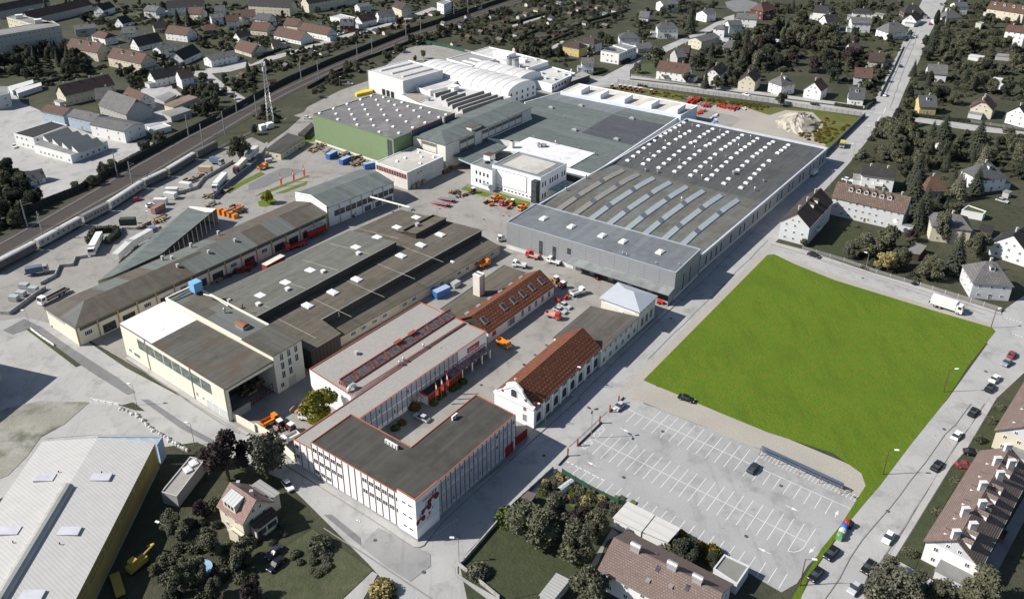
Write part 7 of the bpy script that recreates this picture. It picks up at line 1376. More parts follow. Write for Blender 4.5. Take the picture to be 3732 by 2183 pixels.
grove('A3',[(0,0),(860,0),(830,150),(400,300),(60,440),(0,400)],110,(1.4,2.9),mixs,'in the allotment gardens at the top',.6)
grove('A3',[(60,300),(300,290),(420,400),(400,500),(260,440),(80,420)],14,(2.4,4.0),mixd,'beside the yellow house and the works',.5)
grove('A3',[(560,330),(640,300),(760,310),(640,380),(560,420)],8,(2,3),mixd,'between the yellow house and the white cubes',.5)
grove('A2',[(-20,610),(560,400),(1080,190),(1889,-40),(1889,-110),(1300,80),(700,270),(300,390),(-20,520)],100,(1.2,2.6),mixs,'in the strip gardens beyond the railway',.6)
grove('A2',[(1380,170),(1889,30),(1889,340),(1600,330),(1300,250),(1250,240)],64,(1.4,2.8),mixs,'in the gardens between railway and works',.6)
grove('A2',[(330,750),(520,590),(760,480),(900,430),(1220,300),(1400,220),(1420,260),(1230,350),(1020,440),(830,520),(700,580),(560,660),(450,720)],34,(1.8,3.4),[(rd,'dull'),(rd,'dark'),(bu,'dark')],'on the railway embankment beside the works',.5)
grove('A1',[(-60,330),(470,330),(520,420),(800,500),(380,640),(100,600),(-60,620)],70,(2.2,4.4),mixd+[(rd,'dark')],'in the dark park below the five storey block',.45)
grove('A1',[(480,30),(1889,40),(1889,420),(1500,360),(1150,230),(700,230)],90,(1.6,3.2),mixs,'between the houses at the top left',.6)
grove('A1',[(800,440),(1250,420),(1700,640),(1889,480),(1889,740),(1500,900),(1250,800),(900,600)],70,(1.6,3.4),mixd,'beside the ramp road and railway',.55)
grove('A1',[(560,1410),(760,1230),(1000,1130),(1110,1050),(1300,1010),(1200,1080),(900,1250),(640,1420)],22,(1.8,3.0),[(rd,'dull'),(bu,'dull'),(rd,'grey')],'along the dark railway barrier',.5)
grove('B1',[(-30,0),(300,0),(330,60),(150,190),(-30,280)],16,(2.4,3.8),[(rd,'dark'),(rd,'dull')],'in the dark clump at the left edge',.42);grove('A1',[(-30,1260),(200,1300),(250,1474),(-30,1474)],14,(2.4,3.8),[(rd,'dark'),(rd,'dull')],'in the dark clump at the left edge',.42)
grove('A2',[(0,800),(140,800),(200,880),(120,1000),(-60,1000)],8,(1.4,2.6),mixs,'around the lattice mast',.6)
grove('A3',[(590,630),(740,600),(1000,640),(990,670),(780,650)],12,(1.5,2.4),[(bu,'autumn'),(bu,'bright'),(rd,'autumn')],'on the works bank by the tractors',.5)
grove('A3',[(1440,730),(1889,780),(1889,810),(1450,760)],12,(1.4,2.4),[(bu,'autumn'),(bu,'bright')],'below the concrete wall',.5)
grove('A4',[(350,900),(560,930),(420,1060),(200,1000)],26,(1.2,2.4),[(bu,'autumn'),(bu,'dull')],'on the weedy ground beside the rubble heap',.42);grove('A4',[(-60,880),(40,860),(60,930),(-60,940)],6,(1.2,2.0),[(bu,'autumn')],'left of the rubble heap',.45)
grove('C1',[(1300,900),(1500,780),(1600,720),(1892,1080),(1892,1474),(1100,1474)],30,(2.0,3.6),mixs,'in the dark garden below the villa',.5)
grove('C2',[(0,1000),(180,900),(260,960),(100,1080)],5,(1.6,2.6),mixs,'behind the villa',.6);grove('C2',[(250,1120),(560,1130),(540,1300),(240,1300)],12,(1.2,2.4),[(bu,'dull'),(bu,'grey')],'on the rough lawn',.5)
grove('C3',[(180,690),(290,520),(800,790),(720,900),(430,760)],46,(1.2,2.6),[(bu,'dull'),(bu,'grey'),(bu,'bright'),(bu,'purple'),(bu,'yellow')],'in the vegetable garden',.5)
grove('C3',[(1240,1050),(1500,1190),(1480,1240),(1230,1120)],8,(1.6,2.6),mixs,'behind the twin house',.5);grove('C4',[(780,1474),(860,1280),(1000,1320),(1080,1474)],8,(2,3.4),[(rd,'grey'),(bu,'grey')],'at the bottom edge by the right street',.5)
grove('B4',[(640,200),(1000,250),(1180,430),(1330,640),(1100,640),(700,500)],10,(1.6,2.8),mixs,'in the apartment garden',.6);grove('B4',[(1040,-20),(1400,-20),(1440,100),(1180,200)],18,(2.0,3.6),mixd,'behind the cream house',.5)
def hedge(t,pts,w,h,tone,label):
 q=PL(t,pts,h*.5);x=MB();rnd=random.Random(len(label));q=[V2(p)for p in q]
 for a,b in zip(q,q[1:]):
  x.bar((*a[:2],0),(*b[:2],0),w*.8,h*.93);L=(b-a).length;d=(b-a)/L;n=Vector((-d.y,d.x,0))
  for k in range(min(1400,int(L*(w+2*h)*5))):
   u,v=rnd.random()*L,rnd.uniform(-1,1);top=rnd.random()<w/(w+2*h)
   c=a+d*u+(n*v*w*.5 if top else n*(w*.46*(1 if v>0 else-1)))+Vector((0,0,h*rnd.uniform(.93,1.05)if top else h*rnd.random()))
   s=rnd.uniform(.12,.26);e=Vector((rnd.gauss(0,1),rnd.gauss(0,1),rnd.gauss(0,1))).normalized();f=e.orthogonal().normalized();x.face([c-e*s-f*s*.6,c+e*s-f*s*.6,c+e*s+f*s*.6,c-e*s+f*s*.6])
 c=(q[0]+q[-1])/2;thing(x,'hedge',LEAF[tone],label,'hedge',(c.x,c.y,0))
for a in[('A3',[(215,335),(480,222)],'first long dark hedge in the allotments, above the yellow house'),('A3',[(240,285),(560,150)],'second long dark hedge in the allotments'),('A3',[(480,175),(840,80)],'third long dark hedge, ending below the top houses'),('A3',[(0,170),(250,100)],'dark hedge along the pale allotment path'),('A3',[(560,185),(700,150)],'short hedge right in the allotments'),('A3',[(0,300),(180,225)],'hedge at the left of the allotments above the works'),('A2',[(0,430),(180,360)],'dark hedge along the side street by the red roofs'),('A2',[(1390,120),(1560,60)],'hedge beside the track at the top'),('A4',[(490,770),(700,800)],'clipped hedge around the chalet, front side'),('A4',[(720,800),(790,740)],'clipped hedge around the chalet, street side'),('A4',[(1080,850),(1270,870)],'low hedge before the yellow house'),('A4',[(1270,870),(1480,890)],'low hedge right of the yellow house'),('A4',[(1010,300),(1055,230)],'tall hedge at the upper crossing'),('A4',[(1370,650),(1490,665)],'green tennis hedge in the right gardens'),('A1',[(200,640),(520,560)],'dark hedge behind the carports'),('A1',[(1500,280),(1600,265)],'hedge above the small white house, top left'),('A3',[(795,470),(870,440)],'hedge at the foot of the white cubes'),('A3',[(590,550),(690,520)],'hedge at the corner house by the junction')]:
 hedge(a[0],a[1],1.6,1.8,'dark',a[2])
hedge('B1',[(670,275),(690,225),(860,215),(865,250),(790,310)],2.6,2.4,'dark','clipped dark hedge square in the truck yard');hedge('B1',[(630,300),(665,290)],3,2.2,'dark','short round hedge end beside the hedge square')
q=PL('A4',[(50,900),(90,860),(160,835),(290,840),(350,870),(390,920),(380,950),(260,1000),(150,985),(70,950)],0);c=cen(q);x=MB();rnd=random.Random(5);rings=[]
for k in range(7):
 f=1-k/6.5;z=4.6*(1-f**1.7);rings.append([c+(V2(p)-c)*(f*rnd.uniform(.86,1.1))+Vector((0,0,z*rnd.uniform(.75,1.15)if k else-.05))for p in[q[i//3]+(q[(i//3+1)%len(q)]-q[i//3])*((i%3)/3)for i in range(len(q)*3)]])
n=len(rings[0])
for k in range(6):
 for i in range(n):x.face([rings[k][i],rings[k][(i+1)%n],rings[k+1][(i+1)%n],rings[k+1][i]])
x.face(rings[6]);thing(x,'rubble_heap',a_pile,'large pale heap of limestone rubble on the works plot','heap',c)
x=MB();rnd=random.Random(9)
for k in range(5):pass
x.dome((0,0,-.1),.6,.5,.75,.3,6,2);bm_=x.mesh('boulder',[M('white_stone',(.52,.51,.49),var=.12)])
q=[V2(p)for p in PL('C1',[(885,68),(1020,120),(1100,200),(1250,300),(1400,385)])]
for a,b in zip(q,q[1:]):
 k_=int((b-a).length/1.15)
 for i in range(k_):
  o=bpy.data.objects.new('boulder',bm_);COL.objects.link(o);p=a+(b-a)*((i+.5)/k_);o.location=(p.x+rnd.uniform(-.3,.3),p.y+rnd.uniform(-.3,.3),.05);o.rotation_euler=(0,0,rnd.uniform(0,6));s=rnd.uniform(.8,1.4);o.scale=(s,s,s)
  tag(o,'rough white boulder in the row edging the pale forecourt','boulder','boulders edging the forecourt')
grove('A2',[(0,20),(900,0),(1300,-20),(1250,60),(880,180),(560,260),(0,380)],40,(1.5,3.0),mixs,'between the red roofs along the side street',.6)
grove('A4',[(560,620),(600,420),(950,300),(1000,380),(870,640),(800,720)],26,(1.4,2.8),mixs,'in the gardens left of the upper street',.6)
def cover(name,label,pts,tone,src,s0,s1):
 me=bpy.data.meshes.new(name);me.from_pydata(pts,[],[]);o=bpy.data.objects.new(name,me);COL.objects.link(o);tag(o,label,None,None,'stuff')
 a=me.attributes.new('size','FLOAT','POINT')
 for i in range(len(pts)):a.data[i].value=trnd.uniform(s0,s1)
 ng=bpy.data.node_groups.new(name,'GeometryNodeTree');ng.interface.new_socket('Geometry',in_out='INPUT',socket_type='NodeSocketGeometry');ng.interface.new_socket('Geometry',in_out='OUTPUT',socket_type='NodeSocketGeometry')
 N=ng.nodes.new;gi,go,ip,oi,na,rv,sm=N('NodeGroupInput'),N('NodeGroupOutput'),N('GeometryNodeInstanceOnPoints'),N('GeometryNodeObjectInfo'),N('GeometryNodeInputNamedAttribute'),N('FunctionNodeRandomValue'),N('GeometryNodeSetMaterial')
 oi.inputs['Object'].default_value=src;na.data_type='FLOAT';na.inputs['Name'].default_value='size';rv.data_type='FLOAT_VECTOR';rv.inputs[0].default_value=(0,0,0);rv.inputs[1].default_value=(0,0,6.28);sm.inputs['Material'].default_value=LEAF[tone]
 L=ng.links.new;L(gi.outputs[0],ip.inputs['Points']);L(oi.outputs['Geometry'],sm.inputs['Geometry']);L(sm.outputs[0],ip.inputs['Instance']);L(na.outputs['Attribute'],ip.inputs['Scale']);L(rv.outputs[0],ip.inputs['Rotation']);L(ip.outputs[0],go.inputs[0])
 o.modifiers.new('cover','NODES').node_group=ng
src=next(c for o in COL.objects if o.name.startswith('bush')and o.parent is None for c in kids(o))
pts=[[],[]]
for q,x0,x1,y0,y1 in UG:
 A_=(x1-x0)*(y1-y0)
 for _ in range(int(A_/15)):
  p=Vector((trnd.uniform(x0,x1),trnd.uniform(y0,y1),0))
  if math.sin(p.x*.11+1.3*math.sin(p.y*.07))+math.sin(p.y*.13)>-.55 and inpoly(p,q)and free(p,.5,0):pts[trnd.random()<.3].append((p.x,p.y,-.15))
cover('undergrowth','low olive undergrowth and shrubs between the garden trees',pts[0],'dull',src,.6,1.7)
cover('undergrowth','low dark undergrowth and shrubs between the garden trees',pts[1],'dark',src,.6,1.9)
q=PL('A4',[(430,870),(600,930),(420,1080),(200,1000),(340,960)]);w=[]
for _ in range(260):
 p=Vector((trnd.uniform(min(v.x for v in q),max(v.x for v in q)),trnd.uniform(min(v.y for v in q),max(v.y for v in q)),0))
 if inpoly(p,q):w.append((p.x,p.y,-.1))
q=PL('A3',[(1050,680),(1889,790),(1889,830),(1700,790),(1040,705)])
for _ in range(500):
 p=Vector((trnd.uniform(min(v.x for v in q),max(v.x for v in q)),trnd.uniform(min(v.y for v in q),max(v.y for v in q)),0))
 if inpoly(p,q):w.append((p.x,p.y,-.1))
cover('weeds','tall autumn weeds on the works plot',w,'autumn',src,.4,1.1)
# ================================================================ RAILWAY
def polyrail(pts,k,x,w,z,h,m):
 q=offs(pts,k)
 for a,b in zip(q,q[1:]):x.bar((*a[:2],z),(*b[:2],z),w,h,m)
steel=M('rail_steel',(.24,.21,.19),metal=.6,rough=.4);sleeper=M('concrete_sleeper',(.17,.155,.14))
for nm_,pts in(('upper',_u),('lower',_d)):
 t=root('railway_track',f'{nm_} one of the two dark ballasted railway tracks','railway track',(pts[3].x,pts[3].y,0))
 x=MB();polyrail(pts,0,x,2.5,.17,.05,0);x.build('sleepers',sleeper,t)
 for s in(-.75,.75):x=MB();polyrail(pts,s,x,.14,.22,.17,0);x.build('rail',steel,t)
SID=PL('F',[('B1',-60,560),('B1',265,375),('B1',600,190),('B1',800,85),('A1',1050,1395),('A1',1230,1310),('A1',1440,1180),('A1',1620,1090),('A1',1889,960)])
t=root('railway_track','siding track under the parked wagons','railway track',(SID[2].x,SID[2].y,0));x=MB();polyrail(SID,0,x,2.6,.16,.05,0);x.build('sleepers',sleeper,t)
for s in(-.75,.75):x=MB();polyrail(SID,s,x,.14,.21,.17,0);x.build('rail',steel,t)
def run(name,label,cat,t,pts,h,w,mat,post=0,pm=None,z=0.0):
 """a wall or fence along points"""
 q=PL(t,pts,0);c=(q[0]+q[-1])/2;r=root(name,label,cat,(c.x,c.y,0));x=MB()
 for a,b in zip(q,q[1:]):x.bar((*V2(a)[:2],z),(*V2(b)[:2],z),w,h-z)
 x.build('panels',mat,r)
 if post:
  for a,b in zip(q,q[1:]):
   k=max(1,int((b-a).length/post))
   k=max(1,min(k,90//(len(q)-1)));kk=('post',w,h,(pm or mat).name)
   if kk not in WM:x=MB();x.box((0,0,0),w+.12,w+.12,h+.12);WM[kk]=x.mesh('post',[pm or mat])
   for i in range(k):p=a+(b-a)*(i/k);put('post',WM[kk],r,(p.x,p.y,0),math.atan2((b-a).y,(b-a).x))
 return r
barr=M('barrier_boards',(.035,.033,.032),'seam',bw=2.0,c2=(.06,.055,.05));concw=M('concrete_wall',(.36,.355,.34),'seam',bw=3.0,c2=(.25,.245,.235));mesh_f=M('fence_mesh',(.16,.165,.16))
run('noise_barrier','long dark noise barrier on the far side of the tracks','noise barrier','F',[('B1',-60,240),('B1',330,40),('A1',560,1425),('A1',900,1245),('A1',1300,1030),('A1',1700,830),('A1',1889,725),('A2',230,605),('A2',560,462),('A2',1100,250),('A2',1500,120),('A2',1889,-12)],3.0,.3,barr,4)
run('retaining_wall','dark retaining wall on the works side of the tracks','wall','F',[('A2',380,660),('A2',560,560),('A2',780,450),('A2',1000,370),('A2',1240,280)],1.8,.3,barr)
run('concrete_wall','long pale concrete panel wall along the road behind the works','wall','F',[('A3',780,612),('A3',1050,648),('A3',1500,708),('A3',1889,757),('A4',0,757),('A4',350,812),('A4',690,858)],2.2,.2,concw,6)
run('plot_fence','blue-grey board fence between the works plot and the street','fence','F',[('A4',712,862),('A4',560,1010),('A4',405,1165)],2.2,.15,M('blue_grey_boards',(.13,.17,.21),'seam',bw=1.2,c2=(.08,.1,.13)),4)
run('yard_wall','cream yard wall between front hall and office on the street','wall','F',[('i5',1330,1275),('i5',1560,1405),('C2',0,225),('C2',125,300),('C2',300,470)],2.4,.3,cream)
run('street_gate','red steel gate between office and gatehouse','gate','j6',[(628,1215),(815,1065)],2.6,.12,M('red_gate',(.26,.02,.02)),3)
run('site_entrance_door','red entrance box at the end of the office facade','entrance','j6',[(500,1345),(605,1250)],3.2,1.2,M('red_gate'))
run('garden_fence','green board fence between vegetable garden and car park','fence','i4',[(0,580),(200,700),(430,815),(480,820)],1.5,.12,M('green_boards',(.03,.08,.055)),3)
run('garden_wall','low concrete wall round the garden at the street corner','wall','F',[('C3',300,515),('C3',0,790),('C2',1530,1210),('C2',1500,1230),('C2',1800,1474)],1.1,.3,concw)
run('garden_fence','wire fence with pale posts along the cross street gardens','fence','B4',[(255,365),(560,455),(800,540),(1110,635)],1.3,.05,mesh_f,4,kerb_m)
run('garden_fence','grey board fence before the grey cube house','fence','B4',[(1120,640),(1400,725),(1590,785),(1720,825)],1.5,.12,M('grey_boards',(.2,.195,.18)),3,kerb_m)
for a,b,l in(([(880,562),(1050,588)],'first',''),([(1080,595),(1370,640)],'second',''),([(1390,640),(1620,668)],'third','')):run('garden_fence',f'{b} low garden fence of the gable houses along the concrete wall','fence','A3',a,1.2,.1,mesh_f,3,kerb_m)
run('garden_fence','low white post fence before the rounded gable house','fence','A4',[(1360,885),(1640,925),(1740,940),(1889,962)],1.2,.1,mesh_f,4,kerb_m);run('garden_fence','fence along the upper street on its left side','fence','A4',[(825,715),(880,600),(930,500),(1000,350)],1.3,.1,mesh_f,4,kerb_m)
run('sports_fence','green mesh fence round the back car park','fence','A2',[(1255,325),(1400,352),(1540,388)],2.4,.08,M('green_boards'),4)
run('yard_wall','zigzag low concrete wall in the truck yard','wall','B1',[(300,630),(410,570),(440,500),(540,490),(560,440),(650,425)],1.2,.35,concw);run('yard_wall','low concrete wall beside the clipped hedge square','wall','B1',[(800,330),(905,222),(1010,222),(1120,170)],1.2,.35,concw)
run('yard_wall','low concrete wall around the trailer bay at the left','wall','B1',[(-20,845),(75,850),(270,705),(340,660)],1.4,.35,concw);run('yard_wall','long low wall dividing wagon yard and access road','wall','F',[('A1',1190,1474),('A1',1450,1395),('A1',1500,1330),('A1',1720,1200)],1.4,.35,concw)
run('board_fence','blue-grey board fence along the access road','fence','F',[('A1',1580,1474),('A1',1700,1360),('A1',1889,1215),('A2',80,1110)],2.0,.15,M('blue_grey_boards'),3)
run('crash_rail','white railing along the grass strip by the street','railing','B1',[(230,960),(310,1020),(400,1080)],.8,.2,hfr,2);run('crash_rail','white railing at the forecourt entry','railing','C1',[(680,10),(880,45)],.8,.2,hfr,2)
def mast(t,bx,by,tx,ty,label):
 b=P(t,bx,by);h=12.0;r=root('catenary_mast',label,'catenary mast',(b.x,b.y,0),'catenary masts along the railway');x=MB();x.tube((b.x,b.y,0),(b.x,b.y,h),.3,.2,7);x.build('pole',M('mast_grey',(.30,.30,.29)),r)
 n=min(_u+_d,key=lambda p:(p-b).length);d=V2(n-b);d=d.normalized()if d.length>.1 else BD;x=MB();x.tube((b.x,b.y,h-2.2),(*(b+d*4)[:2],h-2.6),.07,.07,4);x.tube((b.x,b.y,h-.6),(*(b+d*3.9)[:2],h-2.5),.06,.06,4);x.build('arm',M('mast_grey'),r)
for k,(t,bx,by)in enumerate((('B1',205,205),('B1',325,292),('A1',870,1305),('A1',982,1378),('A1',1395,1012),('A1',1502,1085),('A1',1748,832),('A1',1660,988),('A2',8,860),('A2',335,592),('A2',464,592),('A2',750,452),('A2',860,408),('A2',1108,262),('A2',1217,246),('A2',1462,132),('A2',1565,106))):mast(t,bx,by,0,0,'grey catenary mast with bracket arm beside the dark railway tracks')
WAG={}
def wagon(p0,p1,label,wm,rm,win_=True):
 c=(p0+p1)/2;d=V2(p1-p0);L=d.length-.7;r=root('railway_wagon',label,'railway wagon',(c.x,c.y,0),'parked railway wagons on the siding',math.atan2(d.y,d.x));bs=BASE[r.name];BASE[r.name]=(0,0,0)
 x=MB();x.box((0,0,1.1),L,2.8,2.5);x.build('body',wm,r);x=MB();N=6
 for k in range(N):a,b=math.pi*k/N,math.pi*(k+1)/N;x.face([(-L/2,1.42*math.cos(a),3.6+.65*math.sin(a)),(L/2,1.42*math.cos(a),3.6+.65*math.sin(a)),(L/2,1.42*math.cos(b),3.6+.65*math.sin(b)),(-L/2,1.42*math.cos(b),3.6+.65*math.sin(b))],0,True)
 for s in(-1,1):x.face([(s*L/2,1.42*math.cos(math.pi*k/N),3.6+.65*math.sin(math.pi*k/N))for k in range(N+1)])
 x.build('roof',rm,r)
 for s in(-1,1):
  x=MB();x.box((s*L*.36,0,.45),3.4,2.3,.6)
  for u in(-1,1):
   for v in(-1,1):x.tube((s*L*.36+u*1.1,v*.85,.75),(s*L*.36+u*1.1,v*.7,.75),.45,.45,10)
  x.build('bogie',frd,r)
 if win_:
  for k in range(8):
   for s in(-1,1):x=MB();u=-L*.42+L*.84*k/7;x.prism([(u-.5,s*1.41),(u+.5,s*1.41),(u+.5,s*1.43),(u-.5,s*1.43)],2.3,3.1);x.build('window',hpane,r)
wg=M('wagon_pale',(.34,.335,.32),stain=(.16,.155,.15));wgr=M('wagon_roof_pale',(.50,.49,.47),stain=(.30,.29,.28));wgd=M('wagon_dark',(.12,.115,.11));wgg=M('wagon_roof_grey',(.20,.20,.20))
SEGS=[(('B1',-70,555),('B1',268,376),'dark sided',wgd,wgr),(('B1',275,372),('B1',600,192),'pale weathered',wg,wgr),(('B1',608,188),('B1',800,88),'grey roofed',wg,wgg),(('B1',806,84),('A1',1055,1395),'white roofed',wg,wgr),(('A1',1062,1390),('A1',1235,1308),'dark sided white roofed',wgd,wgr),(('A1',1240,1304),('A1',1440,1182),'dark sided long',wgd,wgr),(('A1',1446,1178),('A1',1600,1098),'black',wgd,wgd)]
for k,(a,b,l,wm,rm)in enumerate(SEGS):wagon(P(*a,0),P(*b,0),f'{l} wagon, '+['first from the left edge','second from the left edge','third from the left edge','fourth from the left edge','fifth from the left edge','sixth from the left edge','last at the far end'][k]+' of the siding train',wm,rm)
c=P('A2',110,910);r=root('lattice_mast','tall steel lattice radio mast with antennas by the access road','radio mast',(c.x,c.y,0));x=MB();H=33.0
def lg(k,z):w=1.3*(1-z/H)+.35;return Vector((c.x+w*(1,-1,-1,1)[k],c.y+w*(1,1,-1,-1)[k],z))
for k in range(4):
 x.tube(lg(k,0),lg(k,H),.1,.08,4)
 for j in range(16):z0,z1=H*j/16,H*(j+1)/16;x.tube(lg(k,z0),lg((k+1)%4,z1),.05,.05,3);x.tube(lg((k+1)%4,z0),lg(k,z1),.05,.05,3)
x.build('lattice',rail_m,r)
for k in range(6):x=MB();f=k*1.05;z=28.5+(k%2)*2.6;x.box((c.x+1.0*math.cos(f),c.y+1.0*math.sin(f),z),.35,.5,2.1,f);x.build('antenna',hfr,r)
for k,(px,py)in enumerate(((52,960),(105,945))):b=P('A2',px,py);x=MB();x.box((b.x,b.y,0),3.2,2.8,2.7,.7);x.box((b.x,b.y,2.7),3.4,3.0,.12,.7);thing(x,'equipment_cabinet',M('house_white'),['left','right'][k]+' white equipment cabinet at the foot of the lattice mast','cabinet',(b.x,b.y,0))
flat('A2',[(68,1108),(235,985),(358,1018),(180,1130)],3.6,'c','with black felt roof and two vents beside the yard',f_dark,name='yard_shed',cat='shed',word='shed',par=0,over=.3)
flat('A2',[(310,990),(410,905),(425,925),(355,1000)],2.6,'d','dark open lean-to behind the green hall',f_dark,name='lean_to',cat='shed',word='lean-to',win_=False,par=0,over=.2)
# ================================================================ LAMPS, FLAGS, SHELTER, BINS
lampw=M('lamp_head_white',(.74,.74,.72),'flat')
def lamp(t,bx,by,h,label,arm=(1.0,0),double=False,wood=False,group=None):
 b=P(t,bx,by);r=root('street_lamp',label,'street lamp',(b.x,b.y,0),group);pm=M('wood_pole',(.11,.06,.04))if wood else rail_m
 x=MB();x.tube((b.x,b.y,0),(b.x,b.y,h),.13 if wood else .09,.09 if wood else .06,7);x.build('pole',pm,r)
 for k in((0,2.1,4.2)if double else(0,)):
  a=Vector((arm[0]*math.cos(k)-arm[1]*math.sin(k),arm[0]*math.sin(k)+arm[1]*math.cos(k),0));x=MB();x.tube((b.x,b.y,h-.05),(*(b+a)[:2],h+.15),.05,.05,4);x.build('arm',pm,r)
  x=MB();q=b+a*1.35;x.box((q.x,q.y,h+.1),1.0,.45,.2,math.atan2(a.y,a.x));x.build('lamp_head',frd if double else lampw,r)
lamp('i4',218,307,9.0,'tall lamp with three dark heads at the car park entry',(.8,.2),True)
for a in[('i2',297,325,7.6,'brown wooden pole lamp at the meadow corner by the gravel',(1.3,-.15),False,True),('C4',235,1372,7.6,'brown wooden pole lamp beside the last car park row',(1.3,-.2),False,True),('B4',1645,945,6.6,'brown wooden pole at the upper meadow corner',(.9,.3),False,True),('B4',1295,1418,7.6,'brown wooden pole lamp half way along the meadow edge',(1.4,0),False,True),('C2',1500,1200,7.0,'slim grey lamp at the street corner below the tower',(-1,.1)),('B1',225,948,6.5,'slim grey lamp at the left end of the south street',(-.8,.2)),('C1',1012,40,7,'slim grey lamp opposite the front hall',(-.8,.2)),('C1',1438,335,7,'slim grey lamp by the boulder row',(-.8,.2)),('C1',1262,1110,7.5,'lamp over the yellow machine yard',(-1.4,.6)),('A2',620,655,7,'grey car park lamp nearest the green hall',(.6,0)),('A2',1010,470,7,'grey lamp behind the white store',(.6,0)),('A2',1187,382,7,'grey lamp farthest on the back car park',(.6,0)),('A2',826,672,12,'tall lamp at the corner of the white store',(.6,0)),('A4',455,1385,8,'grey lamp beside the street near the van',(.9,-.2)),('A4',625,1170,7,'lamp at the thicket edge, lower',(-.8,.3)),('A4',742,1035,7,'lamp at the thicket edge, upper',(-.8,.3)),('B4',720,520,6.5,'lamp at the cross street garden fence',(-.6,.6)),('j6',1060,920,6.5,'white headed wall lamp before the first arched window of the gatehouse',(-1.5,.6)),('j6',1600,420,6.5,'white headed wall lamp before the fifth arched window of the gatehouse',(-1.5,.6)),('A1',1752,650,7,'lamp in the garden by the ramp',(.6,.2)),('j5',770,500,6,'lamp in the container yard',(.4,0))]:lamp(*a)
redf=M('red_flag',(.50,.035,.02),rough=.7)
def flag(t,bx,by,h,w,label,pole=True):
 b=P(t,bx,by);r=root('flag',label,'flag',(b.x,b.y,0));x=MB();x.tube((b.x,b.y,0),(b.x,b.y,h),.06,.04,6);x.build('pole',rail_m if pole else frd,r);x=MB();n=7;z0=h*.45 if pole else h*.12
 e=Vector((.75,-.45,0)).normalized()
 for k in range(n):za,zb=z0+(h-.2-z0)*k/n,z0+(h-.2-z0)*(k+1)/n;wa,wb=[w*(.45+.55*math.sin(1+2.2*u))for u in(k/n,(k+1)/n)];ya,yb=[.12*math.sin(4*u)for u in(k/n,(k+1)/n)];x.face([(b.x,b.y,za),(b.x+e.x*wa+ya,b.y+e.y*wa+ya,za-.15),(b.x+e.x*wb+yb,b.y+e.y*wb+yb,zb-.15),(b.x,b.y,zb)])
 fl=x.build('cloth',redf,r);x=MB();zc=(z0+h)/2;x.face([(b.x+e.x*.12-.03,b.y+e.y*.12-.06,zc),(b.x+e.x*.45-.03,b.y+e.y*.45-.06,zc-.1),(b.x+e.x*.4-.03,b.y+e.y*.4-.06,zc+1.2),(b.x+e.x*.15-.03,b.y+e.y*.15-.06,zc+1.2)]);x.build('emblem',hfr,fl)
for k,p in enumerate(((1692,1172),(1755,1118),(1815,1062))):flag('j3',*p,7.6,.8,['left','middle','right'][k]+' red company flag of three at the office courtyard')
for k,p in enumerate(((1868,180),(1972,146),(2058,108))):flag('j5',*p,6.6,.9,['left','middle','right'][k]+' red beach flag of three on the grass strip',False)
a,b=P('i4',1525,375,2.6),P('i4',2150,662,2.6);d=V2(b-a).normalized();n=Vector((-d.y,d.x,0));n=n if n.y<0 else-n
r=root('bike_shelter','long low bicycle shelter with curved blue-grey roof beside the car park','bike shelter',(*V2((a+b)/2)[:2],0));x=MB();N=5
for k in range(N):f0,f1=math.pi*.5*k/N,math.pi*.5*(k+1)/N;p=[V2(q)+n*(1.5*math.sin(f)-1.2)for f in(f0,f1)for q in(a,b)];z=[1.2+1.3*math.cos(f0)**.6 if k else 2.5,1.2+1.3*math.cos(f1)**.6 if k<N-1 else 2.2];x.face([(*p[0][:2],z[0]if k else 2.0),(*p[1][:2],z[0]if k else 2.0),(*p[3][:2],2.55-.1*k),(*p[2][:2],2.55-.1*k)],0,True)
x.face([(*(V2(a)-n*1.25)[:2],.2),(*(V2(b)-n*1.25)[:2],.2),(*(V2(b)-n*1.2)[:2],2.0),(*(V2(a)-n*1.2)[:2],2.0)]);x.build('roof',M('shelter_sheet',(.11,.15,.21),'seam',bw=1.0,rough=.4),r)
for k in range(5):p=V2(a)+V2(b-a)*(k/4)+n*.3;x=MB();x.tube((p.x,p.y,0),(p.x,p.y,2.3),.08,.08,5);x.tube((p.x,p.y,2.2),(*(p-n*1.4)[:2],1.9),.06,.06,4);x.build('post',M('orange_post',(.42,.17,.09)),r)
for k,(px,py,col,l)in enumerate(((600,925,(.02,.02,.022),'black recycling bin with red lid'),(582,918,(.35,.03,.03),'red lidded recycling bin'),(558,952,(.03,.13,.50),'bright blue recycling bin'),(545,980,(.5,.52,.5),'white recycling bin'),(528,1015,(.13,.28,.12),'green recycling bin'))):
 b=P('C4',px,py+12);r=root('recycling_bin',l+' on the verge by the right street','recycling bin',(b.x,b.y,0));x=MB();x.box((b.x,b.y,0),1.5,1.3,1.3,.8);x.build('body',M('bin_%d'%k,col,rough=.5),r);x=MB();x.dome((b.x,b.y,1.305),.85,.75,.45,.8,8,2);x.build('lid',M('bin_%d'%k),r)
for p,l in(((285,195),'first'),((115,370),'second'),((40,445),'third'),((430,40),'fourth'),((362,110),'fifth')):b=P('i4',*p);x=MB();x.box((b.x,b.y,0),.35,.35,2.4);x.box((b.x,b.y,2.4),.4,.4,.15);thing(x,'bollard_post',M('coral_post',(.48,.12,.08)),f'coral red post at the car park entry, {l} one counted from the lamp','post',(b.x,b.y,0))
for a_,b_,l in(((300,190),(120,365),'between the two entries'),((35,450),(-30,520),'at the lower entry'),((470,0),(365,105),'beside the silver car')):run('barrier_rail',f'low dark rail of the car park edge {l}','railing','i4',[a_,b_],.5,.15,frd)
